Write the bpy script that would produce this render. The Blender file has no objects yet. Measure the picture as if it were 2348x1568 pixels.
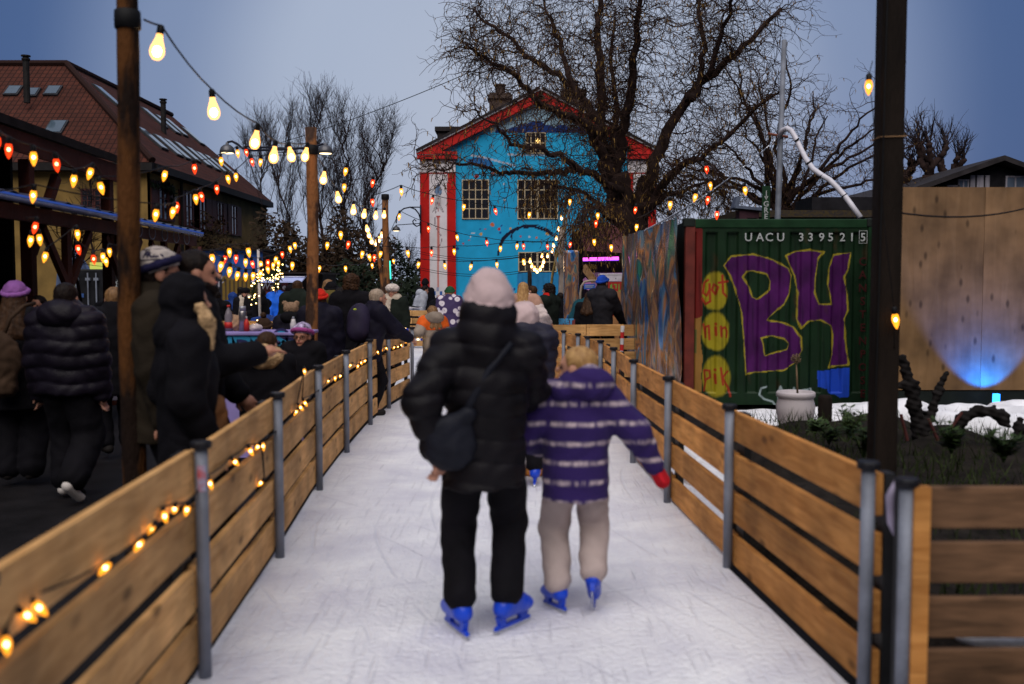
import bpy, bmesh, math, random
import numpy as np
from mathutils import Vector, Matrix
R = math.radians
rng = random.Random(7)
scn = bpy.context.scene
col = scn.collection
# ------------------------------------------------------------------ camera frame
F_PX, CU, CV, CAMZ, HOR = 2281.0, 1173.5, 784.0, 1.65, 648.0
PITCH = math.atan((CV - HOR) / F_PX)
cp, sp = math.cos(PITCH), math.sin(PITCH)
def P(u, v, d):
    """world point seen at photograph position (u, v), at distance d along Y"""
    a, b = u - CU, CV - v
    y = F_PX * cp + b * sp
    z = -F_PX * sp + b * cp
    s = d / y
    return Vector((a * s, d, CAMZ + z * s))
def X(u, d): return P(u, 720, d).x
def Z(v, d): return P(CU, v, d).z
cam_d = bpy.data.cameras.new('camera'); cam = bpy.data.objects.new('camera', cam_d); col.objects.link(cam)
cam.location = (0, 0, CAMZ); cam.rotation_euler = (math.pi / 2 - PITCH, 0, 0)
cam_d.sensor_width = 36; cam_d.lens = 36 * F_PX / 2347.0
cam_d.clip_start = 0.05; cam_d.clip_end = 2000
cam_d.dof.use_dof = True; cam_d.dof.focus_distance = 24; cam_d.dof.aperture_fstop = 1.8
scn.camera = cam
# ------------------------------------------------------------------ materials
MATS = {}
def nodes_of(name):
    m = bpy.data.materials.new(name); m.use_nodes = True
    nt = m.node_tree; b = nt.nodes['Principled BSDF']
    return m, nt, b
def mat(name, c, rough=0.7, var=0.25, scale=6.0, bump=0.0, bscale=40.0, metal=0.0, c2=None, detail=4, stretch=None, spec=0.5, sharp=False):
    if name in MATS: return MATS[name]
    if spec == .5: spec = .12 if max(c) < .06 else .3
    m, nt, b = nodes_of(name)
    N, L = nt.nodes.new, nt.links.new
    tc = N('ShaderNodeTexCoord'); src = tc.outputs['Object']
    if stretch:
        mp = N('ShaderNodeMapping'); mp.inputs['Scale'].default_value = stretch; L(src, mp.inputs[0]); src = mp.outputs[0]
    n = N('ShaderNodeTexNoise'); n.inputs['Scale'].default_value = scale; n.inputs['Detail'].default_value = detail
    L(src, n.inputs['Vector'])
    mx = N('ShaderNodeMix'); mx.data_type = 'RGBA'
    ca = tuple(min(1, x * (1 + var)) for x in c) if c2 is None else c
    cb = tuple(x * (1 - var) for x in c) if c2 is None else c2
    mx.inputs['A'].default_value = (*ca, 1); mx.inputs['B'].default_value = (*cb, 1)
    mr = N('ShaderNodeMapRange'); mr.inputs['From Min'].default_value = .46 if sharp else .32; mr.inputs['From Max'].default_value = .56 if sharp else .68
    L(n.outputs['Fac'], mr.inputs['Value']); L(mr.outputs[0], mx.inputs['Factor'])
    L(mx.outputs['Result'], b.inputs['Base Color'])
    b.inputs['Roughness'].default_value = rough; b.inputs['Metallic'].default_value = metal
    b.inputs['Specular IOR Level'].default_value = spec
    if bump:
        n2 = N('ShaderNodeTexNoise'); n2.inputs['Scale'].default_value = bscale; n2.inputs['Detail'].default_value = 3
        L(src, n2.inputs['Vector'])
        bp = N('ShaderNodeBump'); bp.inputs['Strength'].default_value = bump; bp.inputs['Distance'].default_value = .02
        L(n2.outputs['Fac'], bp.inputs['Height']); L(bp.outputs[0], b.inputs['Normal'])
    MATS[name] = m
    return m
def emis(name, c, s, transp=0.0):
    if name in MATS: return MATS[name]
    m = bpy.data.materials.new(name); m.use_nodes = True; nt = m.node_tree
    for n in list(nt.nodes): nt.nodes.remove(n)
    o = nt.nodes.new('ShaderNodeOutputMaterial'); e = nt.nodes.new('ShaderNodeEmission')
    e.inputs[0].default_value = (*c, 1); e.inputs[1].default_value = s
    if transp:
        t = nt.nodes.new('ShaderNodeBsdfTransparent'); mx = nt.nodes.new('ShaderNodeMixShader')
        mx.inputs[0].default_value = 1 - transp
        nt.links.new(t.outputs[0], mx.inputs[1]); nt.links.new(e.outputs[0], mx.inputs[2]); nt.links.new(mx.outputs[0], o.inputs[0])
    else: nt.links.new(e.outputs[0], o.inputs[0])
    MATS[name] = m; return m
def attr_mat(name, rough=0.6, var=.12, scale=9, bump=0.0, bscale=60):
    """paint stored as a colour attribute on the surface"""
    if name in MATS: return MATS[name]
    m, nt, b = nodes_of(name); N, L = nt.nodes.new, nt.links.new
    a = N('ShaderNodeAttribute'); a.attribute_name = 'paint'
    tc = N('ShaderNodeTexCoord'); n = N('ShaderNodeTexNoise'); n.inputs['Scale'].default_value = scale; n.inputs['Detail'].default_value = 5
    L(tc.outputs['Object'], n.inputs['Vector'])
    mr = N('ShaderNodeMapRange'); mr.inputs['To Min'].default_value = 1 - var * 2.2; mr.inputs['To Max'].default_value = 1 + var * 2.2
    L(n.outputs['Fac'], mr.inputs['Value'])
    mx = N('ShaderNodeVectorMath'); mx.operation = 'SCALE'
    L(a.outputs['Color'], mx.inputs[0]); L(mr.outputs[0], mx.inputs['Scale']); L(mx.outputs[0], b.inputs['Base Color'])
    b.inputs['Roughness'].default_value = rough; b.inputs['Specular IOR Level'].default_value = .18
    if bump:
        n2 = N('ShaderNodeTexNoise'); n2.inputs['Scale'].default_value = bscale; L(tc.outputs['Object'], n2.inputs['Vector'])
        bp = N('ShaderNodeBump'); bp.inputs['Strength'].default_value = bump; bp.inputs['Distance'].default_value = .02
        L(n2.outputs['Fac'], bp.inputs['Height']); L(bp.outputs[0], b.inputs['Normal'])
    MATS[name] = m; return m
def wood_mat(name, c1, c2, ring=1.0, rough=.75):
    """sawn board: grain along local X, dark knots, each board its own tone"""
    if name in MATS: return MATS[name]
    m, nt, b = nodes_of(name); N, L = nt.nodes.new, nt.links.new
    tc = N('ShaderNodeTexCoord'); oi = N('ShaderNodeObjectInfo')
    mp = N('ShaderNodeMapping'); mp.inputs['Scale'].default_value = (1.1, 9, 9)
    ad = N('ShaderNodeVectorMath'); ad.operation = 'ADD'
    cx = N('ShaderNodeCombineXYZ'); mu = N('ShaderNodeMath'); mu.operation = 'MULTIPLY'; mu.inputs[1].default_value = 57
    L(oi.outputs['Random'], mu.inputs[0]); L(mu.outputs[0], cx.inputs[0]); L(mu.outputs[0], cx.inputs[2])
    L(tc.outputs['Object'], ad.inputs[0]); L(cx.outputs[0], ad.inputs[1]); L(ad.outputs[0], mp.inputs[0])
    n = N('ShaderNodeTexNoise'); n.inputs['Scale'].default_value = 3.2 * ring; n.inputs['Detail'].default_value = 6; n.inputs['Distortion'].default_value = .6
    L(mp.outputs[0], n.inputs['Vector'])
    mx = N('ShaderNodeMix'); mx.data_type = 'RGBA'; mx.inputs['A'].default_value = (*c1, 1); mx.inputs['B'].default_value = (*c2, 1)
    mr = N('ShaderNodeMapRange'); mr.inputs['From Min'].default_value = .35; mr.inputs['From Max'].default_value = .7
    L(n.outputs['Fac'], mr.inputs['Value']); L(mr.outputs[0], mx.inputs['Factor'])
    mp2 = N('ShaderNodeMapping'); mp2.inputs['Scale'].default_value = (3.0, 6.5, 6.5); L(ad.outputs[0], mp2.inputs[0])
    vo = N('ShaderNodeTexVoronoi'); vo.inputs['Scale'].default_value = 1.0; L(mp2.outputs[0], vo.inputs['Vector'])
    kr = N('ShaderNodeMapRange'); kr.inputs['From Min'].default_value = .07; kr.inputs['From Max'].default_value = .2; kr.inputs['To Min'].default_value = .75; kr.inputs['To Max'].default_value = 0
    L(vo.outputs['Distance'], kr.inputs['Value'])
    mx2 = N('ShaderNodeMix'); mx2.data_type = 'RGBA'; mx2.inputs['B'].default_value = (*[x * .25 for x in c2], 1)
    L(kr.outputs[0], mx2.inputs['Factor']); L(mx.outputs['Result'], mx2.inputs['A'])
    n3 = N('ShaderNodeTexNoise'); n3.inputs['Scale'].default_value = 2.2; n3.inputs['Detail'].default_value = 3; L(ad.outputs[0], n3.inputs['Vector'])
    tone = N('ShaderNodeMapRange'); tone.inputs['From Min'].default_value = .3; tone.inputs['From Max'].default_value = .7; tone.inputs['To Min'].default_value = .55; tone.inputs['To Max'].default_value = 1.28
    L(n3.outputs['Fac'], tone.inputs['Value'])
    t2 = N('ShaderNodeMapRange'); t2.inputs['To Min'].default_value = .78; t2.inputs['To Max'].default_value = 1.15; L(oi.outputs['Random'], t2.inputs['Value'])
    tm = N('ShaderNodeMath'); tm.operation = 'MULTIPLY'; L(tone.outputs[0], tm.inputs[0]); L(t2.outputs[0], tm.inputs[1])
    sc = N('ShaderNodeVectorMath'); sc.operation = 'SCALE'; L(mx2.outputs['Result'], sc.inputs[0]); L(tm.outputs[0], sc.inputs['Scale'])
    L(sc.outputs[0], b.inputs['Base Color']); b.inputs['Roughness'].default_value = rough; b.inputs['Specular IOR Level'].default_value = .2
    bp = N('ShaderNodeBump'); bp.inputs['Strength'].default_value = .35; bp.inputs['Distance'].default_value = .01
    L(n.outputs['Fac'], bp.inputs['Height']); L(bp.outputs[0], b.inputs['Normal'])
    MATS[name] = m; return m
# ------------------------------------------------------------------ mesh builder
class MB:
    def __init__(s): s.v = []; s.f = []; s.mi = []
    def add(s, vs, fs, mi=0):
        o = len(s.v); s.v += [tuple(v) for v in vs]; s.f += [tuple(i + o for i in f) for f in fs]; s.mi += [mi] * len(fs)
    def box(s, a, b, mi=0):
        x0, y0, z0 = a; x1, y1, z1 = b
        s.add([(x0,y0,z0),(x1,y0,z0),(x1,y1,z0),(x0,y1,z0),(x0,y0,z1),(x1,y0,z1),(x1,y1,z1),(x0,y1,z1)],
              [(0,3,2,1),(4,5,6,7),(0,1,5,4),(1,2,6,5),(2,3,7,6),(3,0,4,7)], mi)
    def obox(s, c, ax, ay, az, mi=0):
        """box by centre and three half vectors"""
        c, ax, ay, az = map(Vector, (c, ax, ay, az))
        vs = [c + i*ax + j*ay + k*az for k in (-1,1) for j in (-1,1) for i in (-1,1)]
        s.add(vs, [(0,2,3,1),(4,5,7,6),(0,1,5,4),(2,6,7,3),(0,4,6,2),(1,3,7,5)], mi)
    def bar(s, a, b, w, t, up=(0,0,1), mi=0):
        """rectangular bar a->b, w along 'up'-ish, t sideways"""
        a, b = Vector(a), Vector(b); d = (b - a); L = d.length; d.normalize(); up = Vector(up)
        sd = d.cross(up)
        if sd.length < 1e-5: sd = d.cross(Vector((0,1,0)))
        sd.normalize(); uu = sd.cross(d)
        s.obox((a + b) / 2, d * L / 2, sd * t / 2, uu * w / 2, mi)
    def tube(s, pts, rad, n=6, cap=True, mi=0):
        pts = [Vector(p) for p in pts]; k = len(pts)
        rs = rad if isinstance(rad, (list, tuple)) else [rad] * k
        o = len(s.v); ref = None
        for i, p in enumerate(pts):
            t = (pts[min(i + 1, k - 1)] - pts[max(i - 1, 0)])
            if t.length < 1e-9: t = Vector((0, 0, 1))
            t.normalize()
            if ref is None:
                ref = t.orthogonal().normalized()
            ref = (ref - t * ref.dot(t))
            if ref.length < 1e-6: ref = t.orthogonal()
            ref.normalize(); bn = t.cross(ref)
            for j in range(n):
                a = 2 * math.pi * j / n
                s.v.append(tuple(p + (ref * math.cos(a) + bn * math.sin(a)) * rs[i]))
        for i in range(k - 1):
            for j in range(n):
                a, b = o + i*n + j, o + i*n + (j+1) % n
                s.f.append((a, b, b + n, a + n)); s.mi.append(mi)
        if cap and n > 2:
            s.f.append(tuple(o + j for j in reversed(range(n)))); s.mi.append(mi)
            s.f.append(tuple(o + (k-1)*n + j for j in range(n))); s.mi.append(mi)
    def lathe(s, prof, c=(0,0,0), n=16, mi=0):
        o = len(s.v); c = Vector(c)
        for r, z in prof:
            for j in range(n):
                a = 2*math.pi*j/n; s.v.append((c.x + r*math.cos(a), c.y + r*math.sin(a), c.z + z))
        for i in range(len(prof)-1):
            for j in range(n):
                a, b = o+i*n+j, o+i*n+(j+1) % n
                s.f.append((a, b, b+n, a+n)); s.mi.append(mi)
        s.f.append(tuple(o+j for j in reversed(range(n)))); s.mi.append(mi)
        s.f.append(tuple(o+(len(prof)-1)*n+j for j in range(n))); s.mi.append(mi)
    def prism(s, poly, off, mi=0):
        """planar polygon (3D points) extruded by vector off"""
        k = len(poly); poly = [Vector(p) for p in poly]; off = Vector(off)
        s.add(poly + [p + off for p in poly], [tuple(reversed(range(k))), tuple(range(k, 2*k))] + [(i, (i+1) % k, (i+1) % k + k, i + k) for i in range(k)], mi)
    def build(s, name, m, parent=None, smooth=False, loc=None):
        me = bpy.data.meshes.new(name)
        me.from_pydata(s.v, [], s.f)
        ms = m if isinstance(m, (list, tuple)) else [m]
        for x in ms: me.materials.append(x)
        if len(ms) > 1: me.polygons.foreach_set('material_index', s.mi)
        if smooth: me.polygons.foreach_set('use_smooth', [True] * len(me.polygons))
        me.update()
        return link(name, me, parent, loc)
def link(name, me, parent=None, loc=None):
    o = bpy.data.objects.new(name, me); col.objects.link(o)
    if parent is not None: o.parent = parent
    if loc is not None: o.location = loc
    return o
def fixn(o):
    bm = bmesh.new(); bm.from_mesh(o.data); bmesh.ops.recalc_face_normals(bm, faces=bm.faces); bm.to_mesh(o.data); bm.free(); return o
def bevel(o, w=.006, seg=2):
    md = o.modifiers.new('bevel', 'BEVEL'); md.width = w; md.segments = seg; md.limit_method = 'ANGLE'; return o
def tag(o, label=None, cat=None, group=None, kind=None):
    if label: o['label'] = label
    if cat: o['category'] = cat
    if group: o['group'] = group
    if kind: o['kind'] = kind
    return o
def thing(name, loc, label, cat, group=None, rz=0):
    o = bpy.data.objects.new(name, None); col.objects.link(o); o.location = loc; o.rotation_euler = (0, 0, rz)
    o.empty_display_size = .1
    return tag(o, label, cat, group)
def text_mesh(txt, size, bold=0.0, extrude=0.002, align='CENTER', shear=0, spacing=1.0):
    c = bpy.data.curves.new('lettering', 'FONT'); c.body = txt; c.size = size; c.extrude = extrude; c.offset = bold
    c.align_x = align; c.align_y = 'CENTER'; c.shear = shear; c.space_character = spacing; c.resolution_u = 3
    o = bpy.data.objects.new('lettering', c); col.objects.link(o)
    dg = bpy.context.evaluated_depsgraph_get(); me = bpy.data.meshes.new_from_object(o.evaluated_get(dg))
    bpy.data.objects.remove(o); bpy.data.curves.remove(c)
    return me
def lettering(txt, size, m, parent, loc, rot=(math.pi/2, 0, 0), name='lettering', **k):
    me = text_mesh(txt, size, **k); me.materials.clear(); me.materials.append(m)
    o = link(name, me, parent); o.location = loc; o.rotation_euler = rot; return o
# ------------------------------------------------------------------ smooth blended solids (bodies, clothes, snow)
def V3(a): return np.array(a, dtype=np.float32)
def surface_nets(Fv, org, h):
    ins = Fv < 0
    nx, ny, nz = Fv.shape
    c = [ins[i:nx-1+i, j:ny-1+j, k:nz-1+k] for i in (0,1) for j in (0,1) for k in (0,1)]
    s = sum(x.astype(np.int8) for x in c)
    act = (s > 0) & (s < 8)
    idx = np.full(act.shape, -1, np.int32); ii = np.argwhere(act); n = len(ii)
    if n == 0: return np.zeros((0,3)), np.zeros((0,4), int)
    idx[act] = np.arange(n)
    pos = np.zeros((n,3), np.float32); cnt = np.zeros((n,1), np.float32)
    cor = [(i,j,k) for i in (0,1) for j in (0,1) for k in (0,1)]
    val = [Fv[ii[:,0]+a, ii[:,1]+b, ii[:,2]+e] for a,b,e in cor]
    for p in range(8):
        for q in range(p+1, 8):
            df = [abs(cor[p][t]-cor[q][t]) for t in range(3)]
            if sum(df) != 1: continue
            a, b = val[p], val[q]; m = (a < 0) != (b < 0)
            t = np.where(m, a/(a-b+1e-12), 0)[:,None]
            pt = V3(cor[p])[None]*(1-t) + V3(cor[q])[None]*t
            pos += np.where(m[:,None], pt, 0); cnt += m[:,None]
    vs = (ii + pos/np.maximum(cnt,1))*h + org
    fs = []
    for ax in range(3):
        o1, o2 = [(1,2),(2,0),(0,1)][ax]
        sl0 = [slice(1,-1)]*3; sl1 = [slice(1,-1)]*3
        sl0[ax] = slice(0,-1); sl1[ax] = slice(1,None)
        a, b = ins[tuple(sl0)], ins[tuple(sl1)]
        e = np.argwhere(a != b)
        if not len(e): continue
        flip = a[tuple(e.T)]
        g = e.copy(); g[:,o1] += 1; g[:,o2] += 1
        def cell(d1, d2):
            q = g.copy(); q[:,o1] -= d1; q[:,o2] -= d2
            return idx[tuple(q.T)]
        quad = np.stack([cell(1,1), cell(0,1), cell(0,0), cell(1,0)], 1)
        quad = np.where(flip[:,None], quad, quad[:,::-1])
        fs.append(quad)
    fs = np.concatenate(fs); fs = fs[(fs >= 0).all(1)]
    return vs, fs
def sdf_mesh(prims, h, k=.03, mod=None, cuts=None):
    """prims: ('c',a,b,ra,rb[,flat]) tapered limb, ('e',c,(rx,ry,rz)[,Rmat]) ellipsoid, prefix '-' subtracts"""
    lo = V3((1e9,)*3); hi = -lo; bb = []
    for p in prims:
        if p[0] == 'plane': bb.append((None, None)); continue
        if p[0][-1] == 'c':
            a, b, r = V3(p[1]), V3(p[2]), max(p[3], p[4])
            l, u = np.minimum(a,b)-r, np.maximum(a,b)+r
        else:
            c, r = V3(p[1]), max(p[2]); l, u = c-r, c+r
        bb.append((l,u))
        if p[0][0] != '-': lo = np.minimum(lo,l); hi = np.maximum(hi,u)
    mg = k + 2.5*h + .02
    lo -= mg; hi += mg
    n = np.ceil((hi-lo)/h).astype(int)+1
    Fv = np.full(n, .3, np.float32)
    ax = [lo[i] + np.arange(n[i], dtype=np.float32)*h for i in range(3)]
    for p, (l,u) in zip(prims, bb):
        if p[0] == 'plane':                     # trims only what was laid down before it
            Fv = np.maximum(Fv, (ax[0][:,None,None]-p[1][0])*p[2][0]+(ax[1][None,:,None]-p[1][1])*p[2][1]+(ax[2][None,None,:]-p[1][2])*p[2][2])
            continue
        i0 = np.clip(((l-mg-lo)/h).astype(int), 0, n-1); i1 = np.clip(((u+mg-lo)/h).astype(int)+2, 1, n)
        if (i1 <= i0).any(): continue
        sl = tuple(slice(a,b) for a,b in zip(i0,i1))
        gx = ax[0][sl[0]][:,None,None]; gy = ax[1][sl[1]][None,:,None]; gz = ax[2][sl[2]][None,None,:]
        kk = k
        if p[0][-1] == 'c':
            a, b = V3(p[1]), V3(p[2]); fl = p[5] if len(p) > 5 and p[5] else 1.0
            if len(p) > 6: kk = p[6]
            dx,dy,dz = b-a; L2 = max(dx*dx+dy*dy+dz*dz, 1e-9)
            t = np.clip(((gx-a[0])*dx+(gy-a[1])*dy+(gz-a[2])*dz)/L2, 0, 1)
            ex = gx-a[0]-t*dx; ey = (gy-a[1]-t*dy)/fl; ez = gz-a[2]-t*dz
            d = (np.sqrt(ex*ex+ey*ey+ez*ez) - (p[3]+(p[4]-p[3])*t)) * (1.0 if fl >= 1 else (fl+1)/2)
        else:
            c, r = V3(p[1]), p[2]; ex, ey, ez = gx-c[0], gy-c[1], gz-c[2]
            if len(p) > 4: kk = p[4]
            if len(p) > 3 and p[3] is not None:
                M = p[3]
                ex, ey, ez = [M[i][0]*ex+M[i][1]*ey+M[i][2]*ez for i in range(3)]
            qx, qy, qz = ex/r[0], ey/r[1], ez/r[2]
            k0 = np.sqrt(qx*qx+qy*qy+qz*qz); k1 = np.sqrt((qx/r[0])**2+(qy/r[1])**2+(qz/r[2])**2)+1e-9
            d = k0*(k0-1)/k1
        S = Fv[sl]
        if p[0][0] == '-':
            d = -d; hh = np.maximum(kk*.5-np.abs(S-d), 0)/(kk*.5+1e-9); Fv[sl] = np.maximum(S,d)+hh*hh*kk*.125
        else:
            hh = np.maximum(kk-np.abs(S-d), 0)/(kk+1e-9); Fv[sl] = np.minimum(S,d)-hh*hh*kk*.25
    if mod is not None or cuts:
        gx = ax[0][:,None,None]; gy = ax[1][None,:,None]; gz = ax[2][None,None,:]
        if mod is not None: Fv = Fv + mod(gx, gy, gz).astype(np.float32)
        for (pt, nr) in (cuts or []):           # keep the side the normal points away from
            Fv = np.maximum(Fv, ((gx-pt[0])*nr[0]+(gy-pt[1])*nr[1]+(gz-pt[2])*nr[2]).astype(np.float32))
    Fv[0] = Fv[-1] = .3; Fv[:,0] = Fv[:,-1] = .3; Fv[:,:,0] = Fv[:,:,-1] = .3
    return surface_nets(Fv, lo, h)
def np_mesh(name, vs, fs, m, parent=None, smooth=True, loc=None):
    me = bpy.data.meshes.new(name)
    nf = len(fs)
    if nf:
        me.vertices.add(len(vs)); me.vertices.foreach_set('co', np.asarray(vs, np.float32).ravel())
        kk = fs.shape[1]
        me.loops.add(nf*kk); me.loops.foreach_set('vertex_index', np.asarray(fs, np.int32).ravel())
        me.polygons.add(nf); me.polygons.foreach_set('loop_start', np.arange(0, nf*kk, kk, dtype=np.int32))
        if smooth: me.polygons.foreach_set('use_smooth', np.ones(nf, bool))
    me.materials.append(m); me.update(calc_edges=True); me.validate()
    return link(name, me, parent, loc)
def blob(name, prims, h, m, parent=None, k=.03, mod=None, cuts=None):
    vs, fs = sdf_mesh(prims, h, k, mod, cuts)
    return np_mesh(name, vs, fs, m, parent)
# ------------------------------------------------------------------ people
def cloth(name, c, rough=.85, bump=.25, bscale=90, var=.3, scale=5):
    return mat(name, c, rough, var, scale, bump, bscale, spec=.12)
def streaky(name, c, c2):
    return mat(name, c, .55, 0, 14, .4, 30, c2=c2, stretch=(3, 3, .7))
SKIN = mat('skin', (.50, .25, .17), .5, .12, 9)
SKIN_WARM = mat('skin_warm', (.42, .19, .12), .5, .12, 9)
EYE = mat('eye_dark', (.02, .015, .012), .2, 0)
BLACK = cloth('black_cloth', (.0045, .004, .006))
BLACK2 = cloth('black_puffer', (.0065, .0055, .0075), .55, .15)
NAVY = cloth('navy_cloth', (.008, .007, .016), .7)
DKGREEN = cloth('dark_green_cloth', (.009, .013, .010))
OLIVE = cloth('olive_cloth', (.085, .065, .018))
JEANS = cloth('dark_jeans', (.012, .013, .025))
BROWNHAIR = streaky('brown_hair', (.055, .026, .012), (.022, .010, .005))
DARKHAIR = streaky('dark_hair', (.012, .007, .005), (.005, .003, .003))
BLONDE = streaky('blond_hair', (.46, .27, .10), (.24, .12, .04))
DKBLONDE = streaky('dark_blond_hair', (.25, .13, .05), (.10, .05, .02))
GREYHAIR = streaky('grey_hair', (.42, .33, .25), (.22, .16, .11))
SKATEBLUE = mat('skate_blue_plastic', (.008, .05, .50), .35, .2, 6)
STEEL = mat('blade_steel', (.55, .57, .6), .25, .1, 20, metal=1.0)
SHOE = mat('dark_shoe', (.02, .017, .016), .6)
WHITESOLE = mat('pale_sole', (.55, .5, .47), .6)
def wrinkles(amp=.004, f=1.0, band=None, bamp=0.0, z0=0.0):
    def m(x, y, z):
        d = amp*np.sin(x*31*f+2*np.sin(z*19*f))*np.sin(z*27*f+2*np.sin(y*23*f+x*11*f))
        if band: d = d - bamp*(np.abs(np.sin(np.pi*(z-z0+.012*np.sin(x*14))/band))**.55-.55)
        return d
    return m
def rotm(yaw=0, pitch=0, roll=0):
    return Matrix.Rotation(R(yaw), 3, 'Z') @ Matrix.Rotation(R(-pitch), 3, 'X') @ Matrix.Rotation(R(roll), 3, 'Y')
def ik(S, T, l1, l2, pole):
    S, T, pole = Vector(S), Vector(T), Vector(pole)
    v = T - S; L = v.length
    if L > (l1+l2)*.995: T = S + v*((l1+l2)*.995/L); v = T - S; L = v.length
    a = (l1*l1 - l2*l2 + L*L)/(2*L); hgt = math.sqrt(max(l1*l1 - a*a, 0)); dr = v/L
    pp = pole - dr*pole.dot(dr)
    pp.normalize(); return S + dr*a + pp*hgt, T
def hand_prims(W, dr, width, H, side, curl=.5, s=1.0, palm_n=None):
    """palm, four unequal fingers with bent knuckles and a thumb from the palm's side"""
    dr = dr.normalized(); w = (width - dr*width.dot(dr)).normalized(); n = w.cross(dr)*side
    q = H/1.75*s; out = []
    pc = W + dr*.048*q
    out.append(('c', W+dr*.0*q, W+dr*.085*q, .024*q, .034*q))
    out.append(('c', W+dr*.05*q-w*.022*q, W+dr*.075*q+w*.022*q, .022*q, .022*q))
    for i, ln in enumerate((.070, .080, .074, .058)):
        base = W + dr*.095*q + w*((i-1.5)*.022)*q
        k1 = base + (dr*math.cos(curl*.7) + n*math.sin(curl*.7) + w*(i-1.5)*.08)*ln*.55*q
        k2 = k1 + (dr*math.cos(curl*1.6) + n*math.sin(curl*1.6))*ln*.5*q
        out += [('c', base-dr*.02*q, k1, .0105*q, .0095*q, None, .006), ('c', k1, k2, .0095*q, .0080*q, None, .006)]
    tb = W + dr*.03*q - w*.030*q; t1 = tb + (dr*.6 - w*.65 + n*.35)*.045*q; t2 = t1 + (dr*.9 - w*.1 + n*.35)*.034*q
    out += [('c', tb, t1, .014*q, .0115*q, None, .010), ('c', t1, t2, .0115*q, .0085*q, None, .006)]
    return out
def head_frame(p): return None
def person(u, d, H, yaw, label, x=None, g=0.0, lean=0, side=0, hy=0, hp=0, hr=0, armL=(-.15, .02, .46), armR=(.15, .02, .46),
           poleL=(-.5, -1, -.3), poleR=(.5, -1, -.3), legs=((-.055, 0), (.055, 0)), lift=(0, 0), toe=(8, -8), fp=(0, 0), crouch=0.0,
           coat=None, trou=(BLACK, 1.0), hat=None, hair=('short', DARKHAIR), shoes=('shoe', SHOE), scarf=None, skin=SKIN, h=.014, hands=True,
           mitt=None, hh=.132, curl=.5, group=None, yoke=None, hood=None, glasses=False, stripes=None, beard=None):
    px = X(u, d) if x is None else x
    root = thing('person', (px, d, g), label, 'person', group, R(yaw))
    V = Vector
    pz = .52 - crouch
    M = rotm(0, lean, side); piv = V((0, 0, pz))
    def up(v): return M @ (V(v)-V((0, 0, .52))) + piv
    sole = .045 if shoes[0] == 'skate' else .012
    ank = [V((legs[i][0], legs[i][1], .042 + sole + lift[i])) for i in (0, 1)]
    hips = [V((s*.05, 0, pz-.01)) for s in (-1, 1)]
    knee = []
    for i in (0, 1):
        k_, a_ = ik(hips[i], ank[i], .245, .235 + .0, (0.15*(-1, 1)[i], 1, 0)); knee.append(k_); ank[i] = a_
    sh = [up((s*.103, -.005, .80)) for s in (-1, 1)]
    hands_t = [V(armL), V(armR)]; elb = []; wr = []
    for i in (0, 1):
        e_, w_ = ik(sh[i], hands_t[i], .172, .155, (poleL, poleR)[i]); elb.append(e_); wr.append(w_)
    nb = up((0, -.008, .83)); ch = up((0, 0, .70)); ws = up((0, 0, .60))
    HM = M.lerp(Matrix.Identity(3), .6) @ rotm(hy, hp, hr) if False else rotm(hy, lean*.35 + hp, side*.4 + hr)
    hc = up((0, .012, 1 - hh*.53 - .01)) if True else 0
    def hd(v): return hc + HM @ (V(v)*hh)
    HMi = [list(r) for r in HM.transposed()]
    S = lambda v: tuple(c*H for c in v)
    def E(c, r, k=None, sub=False): return (('-e' if sub else 'e'), S(hd(c)), tuple(a*hh*H for a in r), HMi, (k or .02)*1.0)
    def C(a, b, ra, rb, fl=None, k=None, t='c'):
        return (t, S(a), S(b), ra*H, rb*H, fl) + ((k,) if k else ())
    # ---- body
    body = [E((0, -.06, .12), (.345, .43, .385)), C(hd((0, .10, -.04)), hd((0, .19, -.33)), .26*hh, .16*hh),
            E((0, .28, -.41), (.10, .09, .08)), C(hd((-.16, .33, .09)), hd((.16, .33, .09)), .05*hh, .05*hh),
            C(hd((0, .36, .02)), hd((0, .47, -.11)), .035*hh, .06*hh, None, .012), C(hd((-.07, .37, -.23)), hd((.07, .37, -.23)), .035*hh, .035*hh, None, .01),
            E((-.355, -.02, -.05), (.05, .10, .14)), E((.355, -.02, -.05), (.05, .10, .14)),
            C(hd((0, -.08, -.25)), nb, .21*hh, .045), C(hd((-.16, .12, -.12)), hd((-.10, .3, -.22)), .10*hh, .07*hh), C(hd((.16, .12, -.12)), hd((.10, .3, -.22)), .10*hh, .07*hh),
            E((-.14, .40, -.005), (.075, .06, .05), .012, True), E((.14, .40, -.005), (.075, .06, .05), .012, True),
            C(nb, ch, .05, .075, .7), C(sh[0], sh[1], .035, .035), C(ch, ws, .075, .068, .7), C(ws, piv, .068, .075, .7)]
    for i in (0, 1):
        body += [C(sh[i], elb[i], .030, .024), C(elb[i], wr[i], .024, .018), C(hips[i], knee[i], .045, .034), C(knee[i], ank[i], .032, .022),
                 C(ank[i], ank[i]+V((0, .06, -.02)), .022, .018)]
        if hands and not (mitt and mitt[i]):
            dr = wr[i]-elb[i]
            hp_ = hand_prims(V(S(wr[i])), dr, V((0, 1, 0)) if abs(dr.normalized().y) < .75 else V((1, 0, 0)), H, (1, -1)[i], curl)
            body += hp_
    b = blob('body', body, min(h, .012) if h < .014 else h, skin, root, k=.018*H/1.7)
    for s in (-1, 1):
        eyes = MB(); c = V(S(hd((s*.14, .335, 0)))); r = .045*hh*H
        eyes.lathe([(r*math.sin(a), -r*math.cos(a)) for a in (0.1, .7, 1.57, 2.4, 3.0)], c, 8)
        eyes.build('eye', EYE, root, True)
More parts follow.
